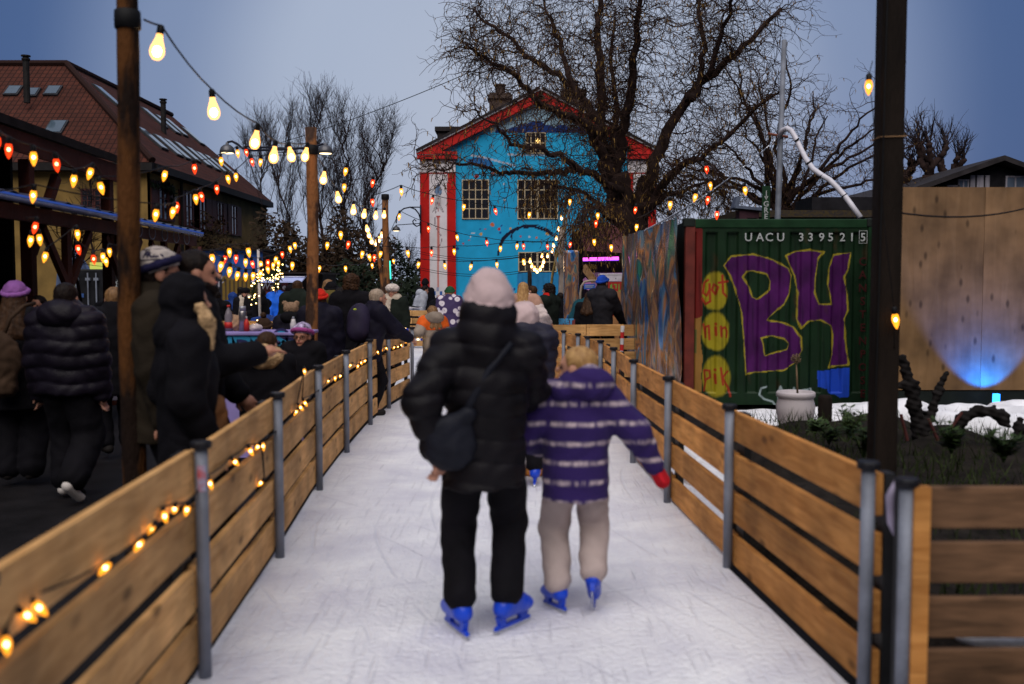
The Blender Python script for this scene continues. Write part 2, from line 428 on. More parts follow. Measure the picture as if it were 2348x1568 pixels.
    if hh and skin:
        lp = blob('lips', [C(hd((-.10, .385, -.235)), hd((.10, .385, -.235)), .030*hh, .030*hh)], .004 if h < .013 else .006, mat('lips', (.36, .10, .08), .45, .1), root, k=.004)
    # ---- trousers
    tm, tw = trou
    tp = [('e', S(piv+V((0, -.005, .0))), (.098*H, .082*H, .075*H))]
    for i in (0, 1):
        tp += [C(hips[i], knee[i], .064*(.6+.4*tw), .047*tw), C(knee[i], ank[i]+V((0, 0, .012 if shoes[0] != 'skate' else .03)), .046*tw, .043*tw)]
    blob('trousers', tp, h, tm, root, k=.02, mod=wrinkles(.006, .9))
    # ---- coat
    if coat:
        t = coat.get('t', 1.0); hem = coat.get('hem', .45); fl = coat.get('flat', .74); w = coat.get('w', t)
        cp_ = [C(up((0, 0, .52)), ch, .094*w, .104*w, fl), C(ch, up((0, 0, .775)), .104*w, .085*w, fl), C(sh[0], sh[1], .050*t, .050*t)]
        if hem < .5: cp_.append(C(up((0, 0, .52)), V((0, 0, hem-.03)) + (piv - V((0, 0, .52)))*(1 if hem < .4 else 1), .094*w, (.10 + coat.get('flare', 0))*w, fl))
        cp_.append(('plane', S((0, 0, hem+pz-.52)), tuple(-(M @ V((0, 0, 1))) if hem > .44 else (0, 0, -1))))
        for i in (0, 1):
            cp_ += [C(sh[i], elb[i], .056*t, .047*t), C(elb[i], wr[i], .047*t, .033*t)]
        cp_.append(C(up((0, -.012, .80)), up((0, -.008, .855)), .062*t, .052*t))
        if coat.get('collar'): cp_.append(C(up((0, -.01, .825)), up((0, .0, .89)), .080*t, .078*t)); cp_.append(('-e', S(up((0, .03, .935))), (.062*H, .06*H, .035*H)))
        md = wrinkles(coat.get('wr', .005), 1.0, coat.get('band'), coat.get('bamp', 0), coat.get('z0', 0))
        cm = blob('coat', cp_, h, coat['m'], root, k=.03, mod=md)
        if yoke: blob('yoke', [C(sh[0], sh[1], .060*t, .060*t), C(sh[0], sh[0].lerp(elb[0], .3), .061*t, .060*t), C(sh[1], sh[1].lerp(elb[1], .3), .061*t, .060*t), C(up((0, 0, .72)), up((0, 0, .78)), .112*w, .094*w, fl), ('plane', S(up((0, 0, coat.get('yk', .705)))), (0, 0, -1))], h, yoke, root, k=.03)
    if hood:       # a hood lying on the back of the neck
        hm_, hs = hood
        blob('hood', [('e', S(up((0, -.055, .845))), (.086*H*hs, .058*H*hs, .056*H*hs)), C(up((-.07*hs, -.01, .83)), up((-.03*hs, .05, .80)), .030*hs, .022*hs), C(up((.07*hs, -.01, .83)), up((.03*hs, .05, .80)), .030*hs, .022*hs),
                      ('-e', S(up((0, -.02, .875))), (.055*H*hs, .05*H*hs, .035*H*hs))], h, hm_, root, k=.03, mod=wrinkles(.005, 1.2))
    if scarf:
        blob('scarf', [C(up((-.045, .0, .845)), up((.045, .0, .845)), .058, .058, .95), C(up((.03, .06, .83)), up((.035, .095, .62)), .034, .038), C(up((.035, .095, .62)), up((.03, .09, .50)), .038, .036)], h, scarf, root, k=.03, mod=wrinkles(.008, 2.2))
    # ---- hair and hat
    if hair:
        ht, hm = hair; hz = min(h, .011)
        pr = [E((0, -.10, .17), (.40, .44, .40)), E((0, -.22, -.05), (.37, .30, .32))]
        md = wrinkles(.004, 3.0)
        if ht == 'long': pr += [C(hd((-.12, -.25, -.1)), up((-.05, -.075, .735)), .30*hh, .035), C(hd((.12, -.25, -.1)), up((.05, -.075, .735)), .30*hh, .035), C(hd((0, -.28, 0)), up((0, -.085, .72)), .3*hh, .035)]
        if ht == 'curly': pr = [E((0, -.10, .17), (.48, .52, .46)), E((0, -.25, -.15), (.47, .38, .38))]; md = wrinkles(.014, 3.2)
        if ht == 'bun': pr += [E((0, -.50, .05), (.17, .17, .17))]
        pr += [E((0, .44, -.12), (.42, .40, .46), .03, True)]
        if ht != 'long': pr += [E((0, -.05, -.62), (.5, .6, .28), .02, True)]
        if ht in ('short', 'bun'): pr += [E((-.4, .02, -.07), (.16, .14, .16), .01, True), E((.4, .02, -.07), (.16, .14, .16), .01, True)]
        blob('hair', pr, hz, hm, root, k=.02, mod=md)
        if beard: blob('beard', [C(hd((-.2, .18, -.28)), hd((0, .31, -.40)), .09*hh, .12*hh), C(hd((.2, .18, -.28)), hd((0, .31, -.40)), .09*hh, .12*hh), C(hd((-.1, .385, -.17)), hd((.1, .385, -.17)), .035*hh, .035*hh)], hz, beard, root, k=.012)
    if hat:
        tt, hm = hat[0], hat[1]; hz = min(h, .011)
        up_n = HM @ V((0, -.28, 1)); 
        cutp = ('plane', S(hd((0, .30, .17))), tuple(-(up_n.normalized())))
        if tt == 'beanie' or tt == 'pompon' or tt == 'tall':
            ex = .10 if tt == 'tall' else 0
            pr = [E((0, -.07, .20 + ex*.4), (.44, .50, .45 + ex)), cutp, C(hd((0, .36, .24)), hd((0, -.48, .02)), .07*hh, .07*hh)]
            if ex: pr = [E((0, -.07, .20), (.50, .56, .50)), E((.0, -.10, .42), (.40, .44, .42)), cutp]
            blob('hat', pr[:2] if not ex else pr, hz, hm, root, k=.03, mod=wrinkles(.005, 1.6))
            # turned-up cuff: a ring of small beads merged into a band
            ring = []
            for a in range(14):
                q0, q1 = [2*math.pi*(a+z)/14 for z in (0, 1)]
                f = lambda q: hd((.43*math.cos(q), -.07+.475*math.sin(q), .21+.13*math.sin(q)))
                ring.append(C(f(q0), f(q1), .085*hh, .085*hh))
            blob('cuff', ring, hz, hat[2] if len(hat) > 2 else hm, root, k=.02)
            if tt == 'pompon': blob('pompon', [E((0, -.12, .78), (.17, .17, .17))], hz, hat[3] if len(hat) > 3 else hm, root, mod=wrinkles(.008, 5))
        elif tt == 'fur':
            blob('hat', [E((0, -.05, .26), (.54, .60, .36))], hz, hm, root, mod=wrinkles(.010, 4.5))
        elif tt == 'cap':
            blob('cap', [E((0, -.07, .20), (.43, .49, .44)), cutp], hz, hm, root, k=.02)
            blob('visor', [E((0, .52, .22), (.30, .32, .05))], .006, hm, root, k=.01)
        elif tt == 'helmet':
            blob('helmet', [E((0, -.06, .22), (.50, .56, .46)), cutp], hz, hm, root, k=.02)
        elif tt == 'hood':
            blob('hood', [E((0, -.10, .10), (.56, .58, .58)), C(hd((0, -.15, -.2)), up((0, -.02, .82)), .44*hh, .075), E((0, .52, -.05), (.36, .42, .46), .03, True)], hz, hm, root, k=.03, mod=wrinkles(.006, 1.3))
        elif tt == 'bear':
            blob('hat', [E((0, -.07, .18), (.48, .52, .46)), E((-.38, -.07, .55), (.18, .12, .18)), E((.38, -.07, .55), (.18, .12, .18)), cutp], hz, hm, root, k=.02, mod=wrinkles(.008, 4))
    if glasses:
        gm = MB()
        for s in (-1, 1):
            c = [hd((s*.155+.11*math.cos(a), .41, -.01+.09*math.sin(a))) for a in [i*math.pi/5 for i in range(11)]]
            gm.tube([S(p) for p in c], .0025, 4, False)
            gm.tube([S(hd((s*.27, .40, .0))), S(hd((s*.36, -.02, .02)))], .0025, 4)
        gm.tube([S(hd((-.04, .42, 0))), S(hd((.04, .42, 0)))], .0025, 4)
        gm.build('glasses', BLACK, root)
    # ---- mittens
    for i in (0, 1):
        if mitt and mitt[i]:
            dr = (wr[i]-elb[i]).normalized(); w = V((0, 1, 0)) if abs(dr.y) < .7 else V((1, 0, 0)); w = (w-dr*w.dot(dr)).normalized()
            blob('mitten', [C(wr[i]-dr*.02, wr[i]+dr*.075, .026, .030), C(wr[i]+dr*.015-w*.02, wr[i]+dr*.06-w*.045, .013, .011)], min(h, .01), mitt[i], root, k=.01)
    # ---- shoes
    for i in (0, 1):
        F = rotm(toe[i], fp[i], 0)        # fp > 0: heel lifted
        A = ank[i]
        def ft(v): return A + F @ V(v)
        sm = shoes[1]
        if shoes[0] == 'skate':
            pr = [C(ft((0, -.004, .022)), ft((0, -.006, .0)), .030, .031), C(ft((0, -.022, -.018)), ft((0, .085, -.026)), .028, .024), C(ft((0, .02, .005)), ft((0, .06, -.012)), .028, .024)]
            sk = blob('skate', pr, min(h, .01), sm, root, k=.02, mod=wrinkles(.002, 2))
            m2 = MB()
            def q(y, z, hw): return [S(ft((s*hw, y, z))) for s in (-1, 1)]
            def slab(yz, hw):
                m2.prism([S(ft((-hw, y, z))) for y, z in yz], V(S(F @ V((2*hw, 0, 0)))))
            slab([(-.045, -.038), (-.010, -.038), (-.016, -.066), (-.036, -.066)], .008)
            slab([(.045, -.038), (.095, -.038), (.082, -.066), (.058, -.066)], .008)
            slab([(-.05, -.064), (.10, -.064), (.104, -.074), (-.054, -.074)], .006)
            hol = m2.build('blade_holder', sm, root); fixn(hol)
            m2 = MB(); slab([(-.056, -.073), (.106, -.073), (.11, -.080), (.10, -.0865), (-.05, -.0865), (-.06, -.080)], .0018)
            fixn(m2.build('blade', STEEL, root))
        else:
            blob('shoe', [C(ft((0, -.01, .03)), ft((0, -.012, -.015)), .030, .028), C(ft((0, -.022, -.026)), ft((0, .08, -.030)), .028, .024)], min(h, .011), sm, root, k=.015)
            if len(shoes) > 2: blob('sole', [C(ft((0, -.024, -.046)), ft((0, .085, -.046)), .027, .025), ('plane', S(ft((0, 0, -.036))), tuple(F @ V((0, 0, 1))))], .008, shoes[2], root, k=.01)
    root['H'] = H
    del root['H']
    return root, dict(hd=lambda v: V(S(hd(v))), up=lambda v: V(S(up(v))), wr=[V(S(w)) for w in wr], elb=[V(S(e)) for e in elb], HM=HM, hh=hh*H)
# ------------------------------------------------------------------ dusk sky with lens falloff in its ramp, and light
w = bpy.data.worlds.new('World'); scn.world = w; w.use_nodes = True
nt = w.node_tree; N, L = nt.nodes.new, nt.links.new
for n in list(nt.nodes): nt.nodes.remove(n)
SUN_EL, SUN_AZ = R(52), R(188)
out = N('ShaderNodeOutputWorld'); addS = N('ShaderNodeAddShader')
sky = N('ShaderNodeTexSky'); sky.sky_type = 'NISHITA'; sky.sun_disc = False; sky.sun_elevation = R(3); sky.sun_rotation = R(8); sky.air_density = 1.5; sky.dust_density = 2; sky.ozone_density = 4
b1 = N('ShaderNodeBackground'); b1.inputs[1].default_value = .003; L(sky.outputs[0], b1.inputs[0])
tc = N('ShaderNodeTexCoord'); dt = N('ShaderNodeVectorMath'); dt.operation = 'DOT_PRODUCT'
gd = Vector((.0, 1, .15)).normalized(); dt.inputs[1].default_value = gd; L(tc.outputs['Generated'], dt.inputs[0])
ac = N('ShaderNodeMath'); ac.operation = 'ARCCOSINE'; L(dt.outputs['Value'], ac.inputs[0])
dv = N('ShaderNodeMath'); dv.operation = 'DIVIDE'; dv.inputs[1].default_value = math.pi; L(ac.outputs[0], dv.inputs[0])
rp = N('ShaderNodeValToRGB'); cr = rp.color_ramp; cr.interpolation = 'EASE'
stops = [(0, (.325, .37, .465)), (12, (.285, .335, .44)), (19, (.15, .20, .32)), (26, (.05, .09, .20)), (32, (.018, .04, .11)), (60, (.04, .06, .11)), (180, (.045, .055, .085))]  # lens corner falloff is put into these sky colours, darker away from the view
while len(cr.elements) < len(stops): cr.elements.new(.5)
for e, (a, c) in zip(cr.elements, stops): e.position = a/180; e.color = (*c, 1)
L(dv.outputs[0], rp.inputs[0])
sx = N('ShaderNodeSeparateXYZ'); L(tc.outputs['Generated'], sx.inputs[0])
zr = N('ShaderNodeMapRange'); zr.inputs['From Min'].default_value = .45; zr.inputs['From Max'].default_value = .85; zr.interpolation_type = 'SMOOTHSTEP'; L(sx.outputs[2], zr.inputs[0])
zm = N('ShaderNodeMix'); zm.data_type = 'RGBA'; zm.inputs['B'].default_value = (.26, .29, .38, 1); L(zr.outputs[0], zm.inputs['Factor']); L(rp.outputs[0], zm.inputs['A'])  # overhead sky, out of view, brightened to light the ice
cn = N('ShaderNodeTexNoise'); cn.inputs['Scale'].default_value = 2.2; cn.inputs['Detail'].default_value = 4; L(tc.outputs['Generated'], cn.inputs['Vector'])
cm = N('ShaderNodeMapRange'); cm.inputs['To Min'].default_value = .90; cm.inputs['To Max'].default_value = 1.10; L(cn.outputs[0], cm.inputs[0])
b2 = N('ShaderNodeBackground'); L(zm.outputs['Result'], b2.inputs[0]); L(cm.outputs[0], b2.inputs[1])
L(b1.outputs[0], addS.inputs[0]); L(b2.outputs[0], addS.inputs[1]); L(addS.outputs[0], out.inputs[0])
sd = bpy.data.lights.new('sun', 'SUN'); sd.energy = 2.0; sd.angle = R(60); sd.color = (1.0, .93, .86)
so = bpy.data.objects.new('sun', sd); col.objects.link(so)
so.rotation_euler = Vector((0.08, .72, -1.0)).to_track_quat('-Z', 'Y').to_euler()
scn.view_settings.view_transform = 'Standard'; scn.view_settings.look = 'None'; scn.view_settings.exposure = 0.42; scn.view_settings.gamma = 1
scn.cycles.use_denoising = True
scn.cycles.sample_clamp_indirect = 4
scn.cycles.max_bounces = 6; scn.cycles.transparent_max_bounces = 12
# ------------------------------------------------------------------ ground and ice
def sheet(name, poly, z, m, sub=0, kind='structure'):
    bm = bmesh.new(); vs = [bm.verts.new((x, y, z)) for x, y in poly]; bm.faces.new(vs)
    me = bpy.data.meshes.new(name); bm.to_mesh(me); bm.free(); me.materials.append(m)
    o = link(name, me); o['kind'] = kind; return o
asphalt = mat('wet_asphalt', (.009, .008, .009), .65, .4, 3, .4, 60)
sheet('ground', [(-300, -60), (300, -60), (300, 500), (-300, 500)], -.06, asphalt)
def ice_mat():
    m, nt, b = nodes_of('skating_ice'); N, L = nt.nodes.new, nt.links.new
    tc = N('ShaderNodeTexCoord'); P_ = tc.outputs['Object']
    n1 = N('ShaderNodeTexNoise'); n1.inputs['Scale'].default_value = 1.6; n1.inputs['Detail'].default_value = 6; n1.inputs['Roughness'].default_value = .65; L(P_, n1.inputs[0])
    n2 = N('ShaderNodeTexNoise'); n2.inputs['Scale'].default_value = 30; n2.inputs['Detail'].default_value = 7; L(P_, n2.inputs[0])
    h = None; dark = None
    for i, (rz, s) in enumerate(((7, 1), (-16, 1.3), (31, .8), (-42, 1.1))):     # skate scratches: thin wandering lines
        mp = N('ShaderNodeMapping'); mp.inputs['Rotation'].default_value = (0, 0, R(rz)); mp.inputs['Scale'].default_value = (7*s, .8*s, 1); mp.inputs['Location'].default_value = (i*3.1, i*7.7, 0)
        L(P_, mp.inputs[0]); mp.inputs['Scale'].default_value = (34*s, 1.5*s, 1)
        n = N('ShaderNodeTexNoise'); n.inputs['Scale'].default_value = 1.0; n.inputs['Detail'].default_value = 1.0; L(mp.outputs[0], n.inputs[0])
        mr = N('ShaderNodeMapRange'); mr.inputs['From Min'].default_value = .66; mr.inputs['From Max'].default_value = .78; L(n.outputs['Fac'], mr.inputs[0])
        if h is None: h = mr.outputs[0]
        else:
            mxx = N('ShaderNodeMath'); mxx.operation = 'MAXIMUM'; L(h, mxx.inputs[0]); L(mr.outputs[0], mxx.inputs[1]); h = mxx.outputs[0]
    for i, (cx_, cy_, sc_) in enumerate(((-5.5, 3.0, .9), (7.0, 8.0, .8), (-3.0, 14.0, 1.1), (4.0, -3.0, 1.0))):      # long curved blade cuts
        mp = N('ShaderNodeMapping'); mp.inputs['Location'].default_value = (-cx_, -cy_, 0); L(P_, mp.inputs[0])
        wv = N('ShaderNodeTexWave'); wv.wave_type = 'RINGS'; wv.rings_direction = 'Z'; wv.inputs['Scale'].default_value = sc_; wv.inputs['Distortion'].default_value = 2.5; wv.inputs['Detail'].default_value = 1; wv.inputs['Detail Scale'].default_value = .4; L(mp.outputs[0], wv.inputs[0])
        mr = N('ShaderNodeMapRange'); mr.inputs['From Min'].default_value = .985; mr.inputs['From Max'].default_value = 1.0; L(wv.outputs['Fac'], mr.inputs[0])
        mk = N('ShaderNodeTexNoise'); mk.inputs['Scale'].default_value = 1.1; mp3 = N('ShaderNodeMapping'); mp3.inputs['Location'].default_value = (i*9.3, i*4.1, 0); L(P_, mp3.inputs[0]); L(mp3.outputs[0], mk.inputs[0])
        m3 = N('ShaderNodeMapRange'); m3.inputs['From Min'].default_value = .48; m3.inputs['From Max'].default_value = .62; L(mk.outputs['Fac'], m3.inputs[0])
        mm = N('ShaderNodeMath'); mm.operation = 'MULTIPLY'; L(mr.outputs[0], mm.inputs[0]); L(m3.outputs[0], mm.inputs[1])
        mxx = N('ShaderNodeMath'); mxx.operation = 'MAXIMUM'; L(h, mxx.inputs[0]); L(mm.outputs[0], mxx.inputs[1]); h = mxx.outputs[0]
    mx = N('ShaderNodeMix'); mx.data_type = 'RGBA'; mx.inputs['A'].default_value = (.84, .85, .89, 1); mx.inputs['B'].default_value = (.62, .62, .71, 1)
    r1 = N('ShaderNodeMapRange'); r1.inputs['From Min'].default_value = .36; r1.inputs['From Max'].default_value = .68; L(n1.outputs[0], r1.inputs[0]); L(r1.outputs[0], mx.inputs['Factor'])
    mx2 = N('ShaderNodeMix'); mx2.data_type = 'RGBA'; mx2.inputs['B'].default_value = (.46, .47, .57, 1); L(mx.outputs['Result'], mx2.inputs['A'])
    f = N('ShaderNodeMath'); f.operation = 'MULTIPLY'; f.inputs[1].default_value = .26; L(h, f.inputs[0]); L(f.outputs[0], mx2.inputs['Factor'])
    L(mx2.outputs['Result'], b.inputs['Base Color']); b.inputs['Roughness'].default_value = .55
    hs = N('ShaderNodeMath'); hs.operation = 'SUBTRACT'; L(n2.outputs[0], hs.inputs[0]); L(f.outputs[0], hs.inputs[1])
    bp = N('ShaderNodeBump'); bp.inputs['Strength'].default_value = .7; bp.inputs['Distance'].default_value = .03; L(hs.outputs[0], bp.inputs['Height']); L(bp.outputs[0], b.inputs['Normal'])
    return m
ICE = ice_mat()
SNOW = mat('packed_snow', (.80, .80, .84), .7, .12, 6, .5, 25)
LP = [(X(458, 2.2)-.0, 2.2)]
LP = [(-1.10, .35), (-1.20, 2.2), (X(455, 4.08), 4.08), (X(634, 5.9), 5.9), (X(728, 7.85), 7.85), (X(792, 9.6), 9.6), (X(847, 11.5), 11.5), (X(890, 13.0), 13.0), (X(944, 14.7), 14.7)]
RP = [(X(1998, 3.86), 3.86), (X(1675, 5.69), 5.69), (X(1533, 7.4), 7.4), (X(1453, 9.05), 9.05), (X(1407, 10.75), 10.75), (X(1377, 12.1), 12.1), (X(1347, 13.0), 13.0), (X(1325, 13.7), 13.7), (X(1292, 14.6), 14.6), (X(1254, 15.9), 15.9)]
sheet('ice', [(-1.16, -2), (1.9, -2)] + [(x-.0, y) for x, y in RP[:2]] + [(x+.45, y) for x, y in RP[2:]] + [(1.5, 17.1), (2.2, 34), (-9, 34), (-9, 17.5), (-2.2, 15.8)] + [(x-.05, y) for x, y in reversed(LP)], 0, ICE)
# ------------------------------------------------------------------ rink fences
FWOOD = wood_mat('sawn_larch_board', (.67, .375, .145), (.47, .24, .08))
FWOOD2 = wood_mat('orange_larch_board', (.66, .30, .083), (.43, .17, .038))
DWOOD = wood_mat('vignette_dark_board', (.16, .085, .045), (.07, .038, .02))  # same larch, darkened: lens corner falloff is put into its colour
GALV = mat('galvanised_steel', (.17, .185, .225), .6, .3, 5, .15, 60, metal=.15)
CAP = mat('black_plastic_cap', (.012, .012, .015), .4, .1)
DARKMETAL = mat('dark_bracket', (.02, .02, .022), .5)
SCREW = mat('dull_screw', (.05, .045, .04), .5)
def board(a, b, z0, z1, th, m, parent, name='board'):
    a, b = Vector((*a, 0)), Vector((*b, 0)); d = b-a; Ln = d.length; ang = math.atan2(d.y, d.x)
    mb = MB(); mb.box((0, -th/2, -(z1-z0)/2), (Ln, th/2, (z1-z0)/2))
    hz = (z1-z0)/2
    for x in (.05, Ln-.05):
        for z in (-hz*.45, hz*.45):
            for sd_ in (-1, 1): mb.add([(x+.006*math.cos(q*math.pi/3), sd_*(th/2+.0015), z+.006*math.sin(q*math.pi/3)) for q in range(6)], [tuple(range(6)) if sd_ < 0 else tuple(reversed(range(6)))], 1)
    o = mb.build(name, [m, SCREW], parent); o.location = (a.x, a.y, (z0+z1)/2); o.rotation_euler = (rng.uniform(-.01, .01), rng.uniform(-.004, .004), ang)
    return bevel(o, .005)
def fence(name, pts, hgt, label, m, outward, rows=4, bh=.20, gap=.042, top=.03, cap=True, group='plank fences round the rink', posts=True, prad=.027, frm=0):
    root = thing(name, (0, 0, 0), label, 'fence', group)
    zs = []; z = hgt - top
    for _ in range(rows): zs.append((z-bh, z)); z -= bh+gap
    for i, (x, y) in enumerate(pts):
        if not posts: break
        mb = MB(); mb.tube([(x, y, -.02), (x, y, hgt)], prad, 14)
        ps = mb.build('post', GALV, root, False)
        for p in ps.data.polygons: p.use_smooth = len(p.vertices) == 4
        if cap:
            mb = MB(); mb.lathe([(.032, -.020), (.043, -.016), (.045, .006), (.040, .013), (.01, .014)], (x, y, hgt), 14); mb.build('cap', CAP, ps)
        # bracket strip on the outer side, seen in the gaps between the boards
    for i in range(len(pts)-1):
        a, b = Vector(pts[i]), Vector(pts[i+1]); d = (b-a).normalized(); n = Vector((-d.y, d.x))*outward
        off = n*(prad+.022)
        a2, b2 = a+off+d*.004, b+off-d*.004
        for z0, z1 in zs:
            dz = rng.uniform(-.006, .006)
            board(a2, b2, z0+dz, z1+dz+rng.uniform(-.006, .003), .034, m, root)
        for q in (a2+d*.03, b2-d*.03):
            mb = MB(); c = q+n*.040; mb.obox((c.x, c.y, hgt*.5), Vector((d.x, d.y, 0))*.035, Vector((n.x, n.y, 0))*.02, Vector((0, 0, hgt*.46)))
            mb.build('batten', DARKMETAL, root)
    return root
HL, HR = .985, .94
fence('plank_fence', LP, HL, 'long pale plank fence with lights along the left of the ice', FWOOD, 1, bh=.187, gap=.052)
fence('plank_fence', RP, HR, 'orange plank fence along the right of the ice beside the planter', FWOOD2, -1, bh=.175, gap=.062)
# corner run at the right edge
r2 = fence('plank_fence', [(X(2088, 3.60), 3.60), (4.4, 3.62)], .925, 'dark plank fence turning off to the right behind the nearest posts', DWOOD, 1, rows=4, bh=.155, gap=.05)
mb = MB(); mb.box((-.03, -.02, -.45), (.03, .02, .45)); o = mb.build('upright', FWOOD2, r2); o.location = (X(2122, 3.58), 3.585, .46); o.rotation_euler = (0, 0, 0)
stk = MB(); x_, y_ = LP[2]; a0 = -1.9
for k in range(6):
    a, b = a0+k*.22, a0+(k+1)*.22
    stk.add([(x_+0.0278*math.cos(q), y_+.0278*math.sin(q), z) for z in (.79, .90) for q in (a, b)], [(0, 1, 3, 2)])
tag(stk.build('sticker', mat('pale_sticker', (.30, .36, .50), .5, 0, 26, c2=(.45, .06, .06)), None, True), 'small red and pale blue sticker wrapped round the nearest left fence post', 'sticker')
rb = MB(); x_, y_ = X(2062, 3.75), 3.75; rb.tube([(x_, y_, .90), (x_-.025, y_-.01, .84), (x_-.02, y_-.015, .74), (x_+.0, y_-.01, .68)], [.006, .018, .016, .004], 8)
tag(rb.build('ribbon', mat('lilac_ribbon', (.30, .26, .36), .7), None, True), 'limp pale lilac ribbon tied between the two nearest right fence posts', 'ribbon')
# fences across the lane further on
fence('plank_fence', [(X(1262, 17.3), 17.3), (X(1345, 17.4), 17.4), (X(1432, 17.5), 17.5), (X(1500, 17.6), 17.6)], HR, 'plank fence across the end of the lane beneath the foil column', FWOOD, 1, posts=False)
fence('plank_fence', [(X(500, 18), 18), (X(590, 18), 18), (X(668, 18), 18)], HL, 'plank fence with fairy lights behind the purple counter', FWOOD, 1, posts=False)
fence('plank_fence', [(X(500, 23.5), 23.5), (X(555, 23.5), 23.5)], HL, 'short plank fence beside the bent skater in blue', FWOOD, 1, posts=False)
fence('plank_fence', [(X(900, 25), 25), (X(944, 25), 25), (X(990, 25), 25)], HL, 'pale slatted fence under the small white tent roof', FWOOD, 1, posts=False, rows=5, bh=.14, gap=.05)
fence('plank_fence', [(X(606, 19.5), 19.5), (X(632, 19.5), 19.5)], 1.0, 'narrow plank fence in front of the person in the bright blue jacket', FWOOD, 1, posts=False)
# ------------------------------------------------------------------ poles
BARK = mat('peeled_pole_bark', (.24, .095, .03), .8, .0, 4, .8, 25, c2=(.045, .020, .011), stretch=(2.2, 2.2, .9), sharp=True)
STRAP = mat('black_strap', (.008, .008, .009), .6)
def pole(u, d, vtop, r, label, strapv, lean=0, m=BARK):
    x = X(u, d); zt = Z(vtop, d)
    root = thing('light_pole', (x, d, -.06), label, 'pole', 'rough timber poles carrying the lights')
    mb = MB(); k = 14; pts = []
    for i in range(k+1):
        t = i/k; pts.append((lean*t + .012*math.sin(t*7+u), .01*math.sin(t*5), t*(zt+.06)))
    mb.tube(pts, [r*(1.08-.16*i/k + .03*math.sin(i*2.1+u)) for i in range(k+1)], 14); mb.build('trunk', m, root, True)
    if strapv:
        z = Z(strapv, d)+.06; t = z/(zt+.06)
        mb = MB(); mb.lathe([(r*1.02, -.05), (r*1.13, -.045), (r*1.15, .0), (r*1.12, .05), (r*1.0, .055)], (lean*t+.012*math.sin(t*7+u), .01*math.sin(t*5), z), 14); mb.build('strap', STRAP, root, True)
    return root
pole(297, 5.6, -90, .062, 'thick dark timber pole at the left beside the people at the fence', 48, .02, mat('shaded_pole_bark', (.012, .006, .004), .85, .0, 2.6, .8, 25, c2=(.095, .036, .010), stretch=(2, 2, .6), sharp=True))  # same bark as the other poles, darkened: shade put into its colour
pole(713, 11, 293, .066, 'mottled brown timber pole second along the left fence', 345, .03)
pole(884, 19, 447, .066, 'slim timber pole third along the left fence beside the fur hat', 452, .02)
# dark square mast at the right
MAST = mat('dark_mast_timber', (.012, .008, .006), .8, .4, 3, .4, 25, stretch=(3, 3, .5))
x, d = X(2028, 6.9), 6.9
root = thing('mast', (x, d, -.06), 'tall almost black timber mast standing in the planter', 'mast')
mb = MB(); mb.box((-.083, -.08, 0), (.083, .08, 6.2)); bevel(mb.build('shaft', MAST, root), .02)
mb = MB(); zr = Z(318, d)+.06; mb.lathe([(.098, -.008), (.106, 0), (.098, .008)], (0, 0, zr), 4); 
rp_ = MB(); rp_.tube([(-.09, -.088, zr), (.09, -.088, zr+.005), (.092, .09, zr), (-.092, .09, zr), (-.09, -.088, zr)], .004, 6, False); rp_.build('cord', mat('tan_cord', (.3, .17, .08), .8), root)
mb = MB(); mb.tube([(-.09, -.095, .3), (-.075, -.095, 2.2), (-.06, -.098, 4.4), (-.03, -.095, 6.2)], .006, 6); mb.build('cable', STRAP, root)
mb = MB(); mb.box((.083, -.02, Z(127, d)), (.10, .02, Z(127, d)+.02)); mb.build('bolt', STRAP, root)
# ------------------------------------------------------------------ strings of lights
AMB_SHELL = emis('amber_bulb_glass', (1.0, .33, .02), 1.9, .3); AMB_CORE = emis('amber_bulb_core', (1.0, .68, .28), 30)
RED_SHELL = emis('red_bulb_glass', (1.0, .05, .008), 1.6, .3); RED_CORE = emis('red_bulb_core', (1.0, .45, .18), 20)
BIG_SHELL = emis('warm_bulb_glass', (1.0, .44, .11), 2.8, .3); BIG_CORE = emis('warm_bulb_core', (1.0, .70, .38), 48)
CABLE = mat('black_cable', (.006, .006, .007), .5); SOCK = mat('black_socket', (.01, .01, .011), .45)
def mesh_of(mb, m, smooth=True):
    o = mb.build('tmp', m, None, smooth); me = o.data; bpy.data.objects.remove(o); return me
def proto(shell, core, sock, big):
    b = MB()
    if big: b.lathe([(.001, -.125), (.018, -.121), (.030, -.105), (.034, -.088), (.031, -.066), (.021, -.036), (.015, -.018), (.014, 0)], n=14)
    else: b.lathe([(.001, -.066), (.005, -.060), (.011, -.047), (.0150, -.032), (.0158, -.024), (.0140, -.012), (.010, 0)], n=10)
    c = MB(); r, z = (.020, -.085) if big else (.0066, -.026)
    c.lathe([(r*math.sin(a)+.0002, z-1.25*r*math.cos(a)) for a in (0.0, .6, 1.2, 1.57, 2.0, 2.6, 3.14)], n=10)
    s = MB(); q = 1.5 if big else 1
    s.lathe([(.0105*q, -.003), (.0115*q, 0), (.0115*q, .022*q), (.008*q, .028*q)], n=10)
    return mesh_of(b, shell), mesh_of(c, core), mesh_of(s, sock)
PB = {'Y': proto(AMB_SHELL, AMB_CORE, SOCK, False), 'R': proto(RED_SHELL, RED_CORE, SOCK, False), 'B': proto(BIG_SHELL, BIG_CORE, SOCK, True)}
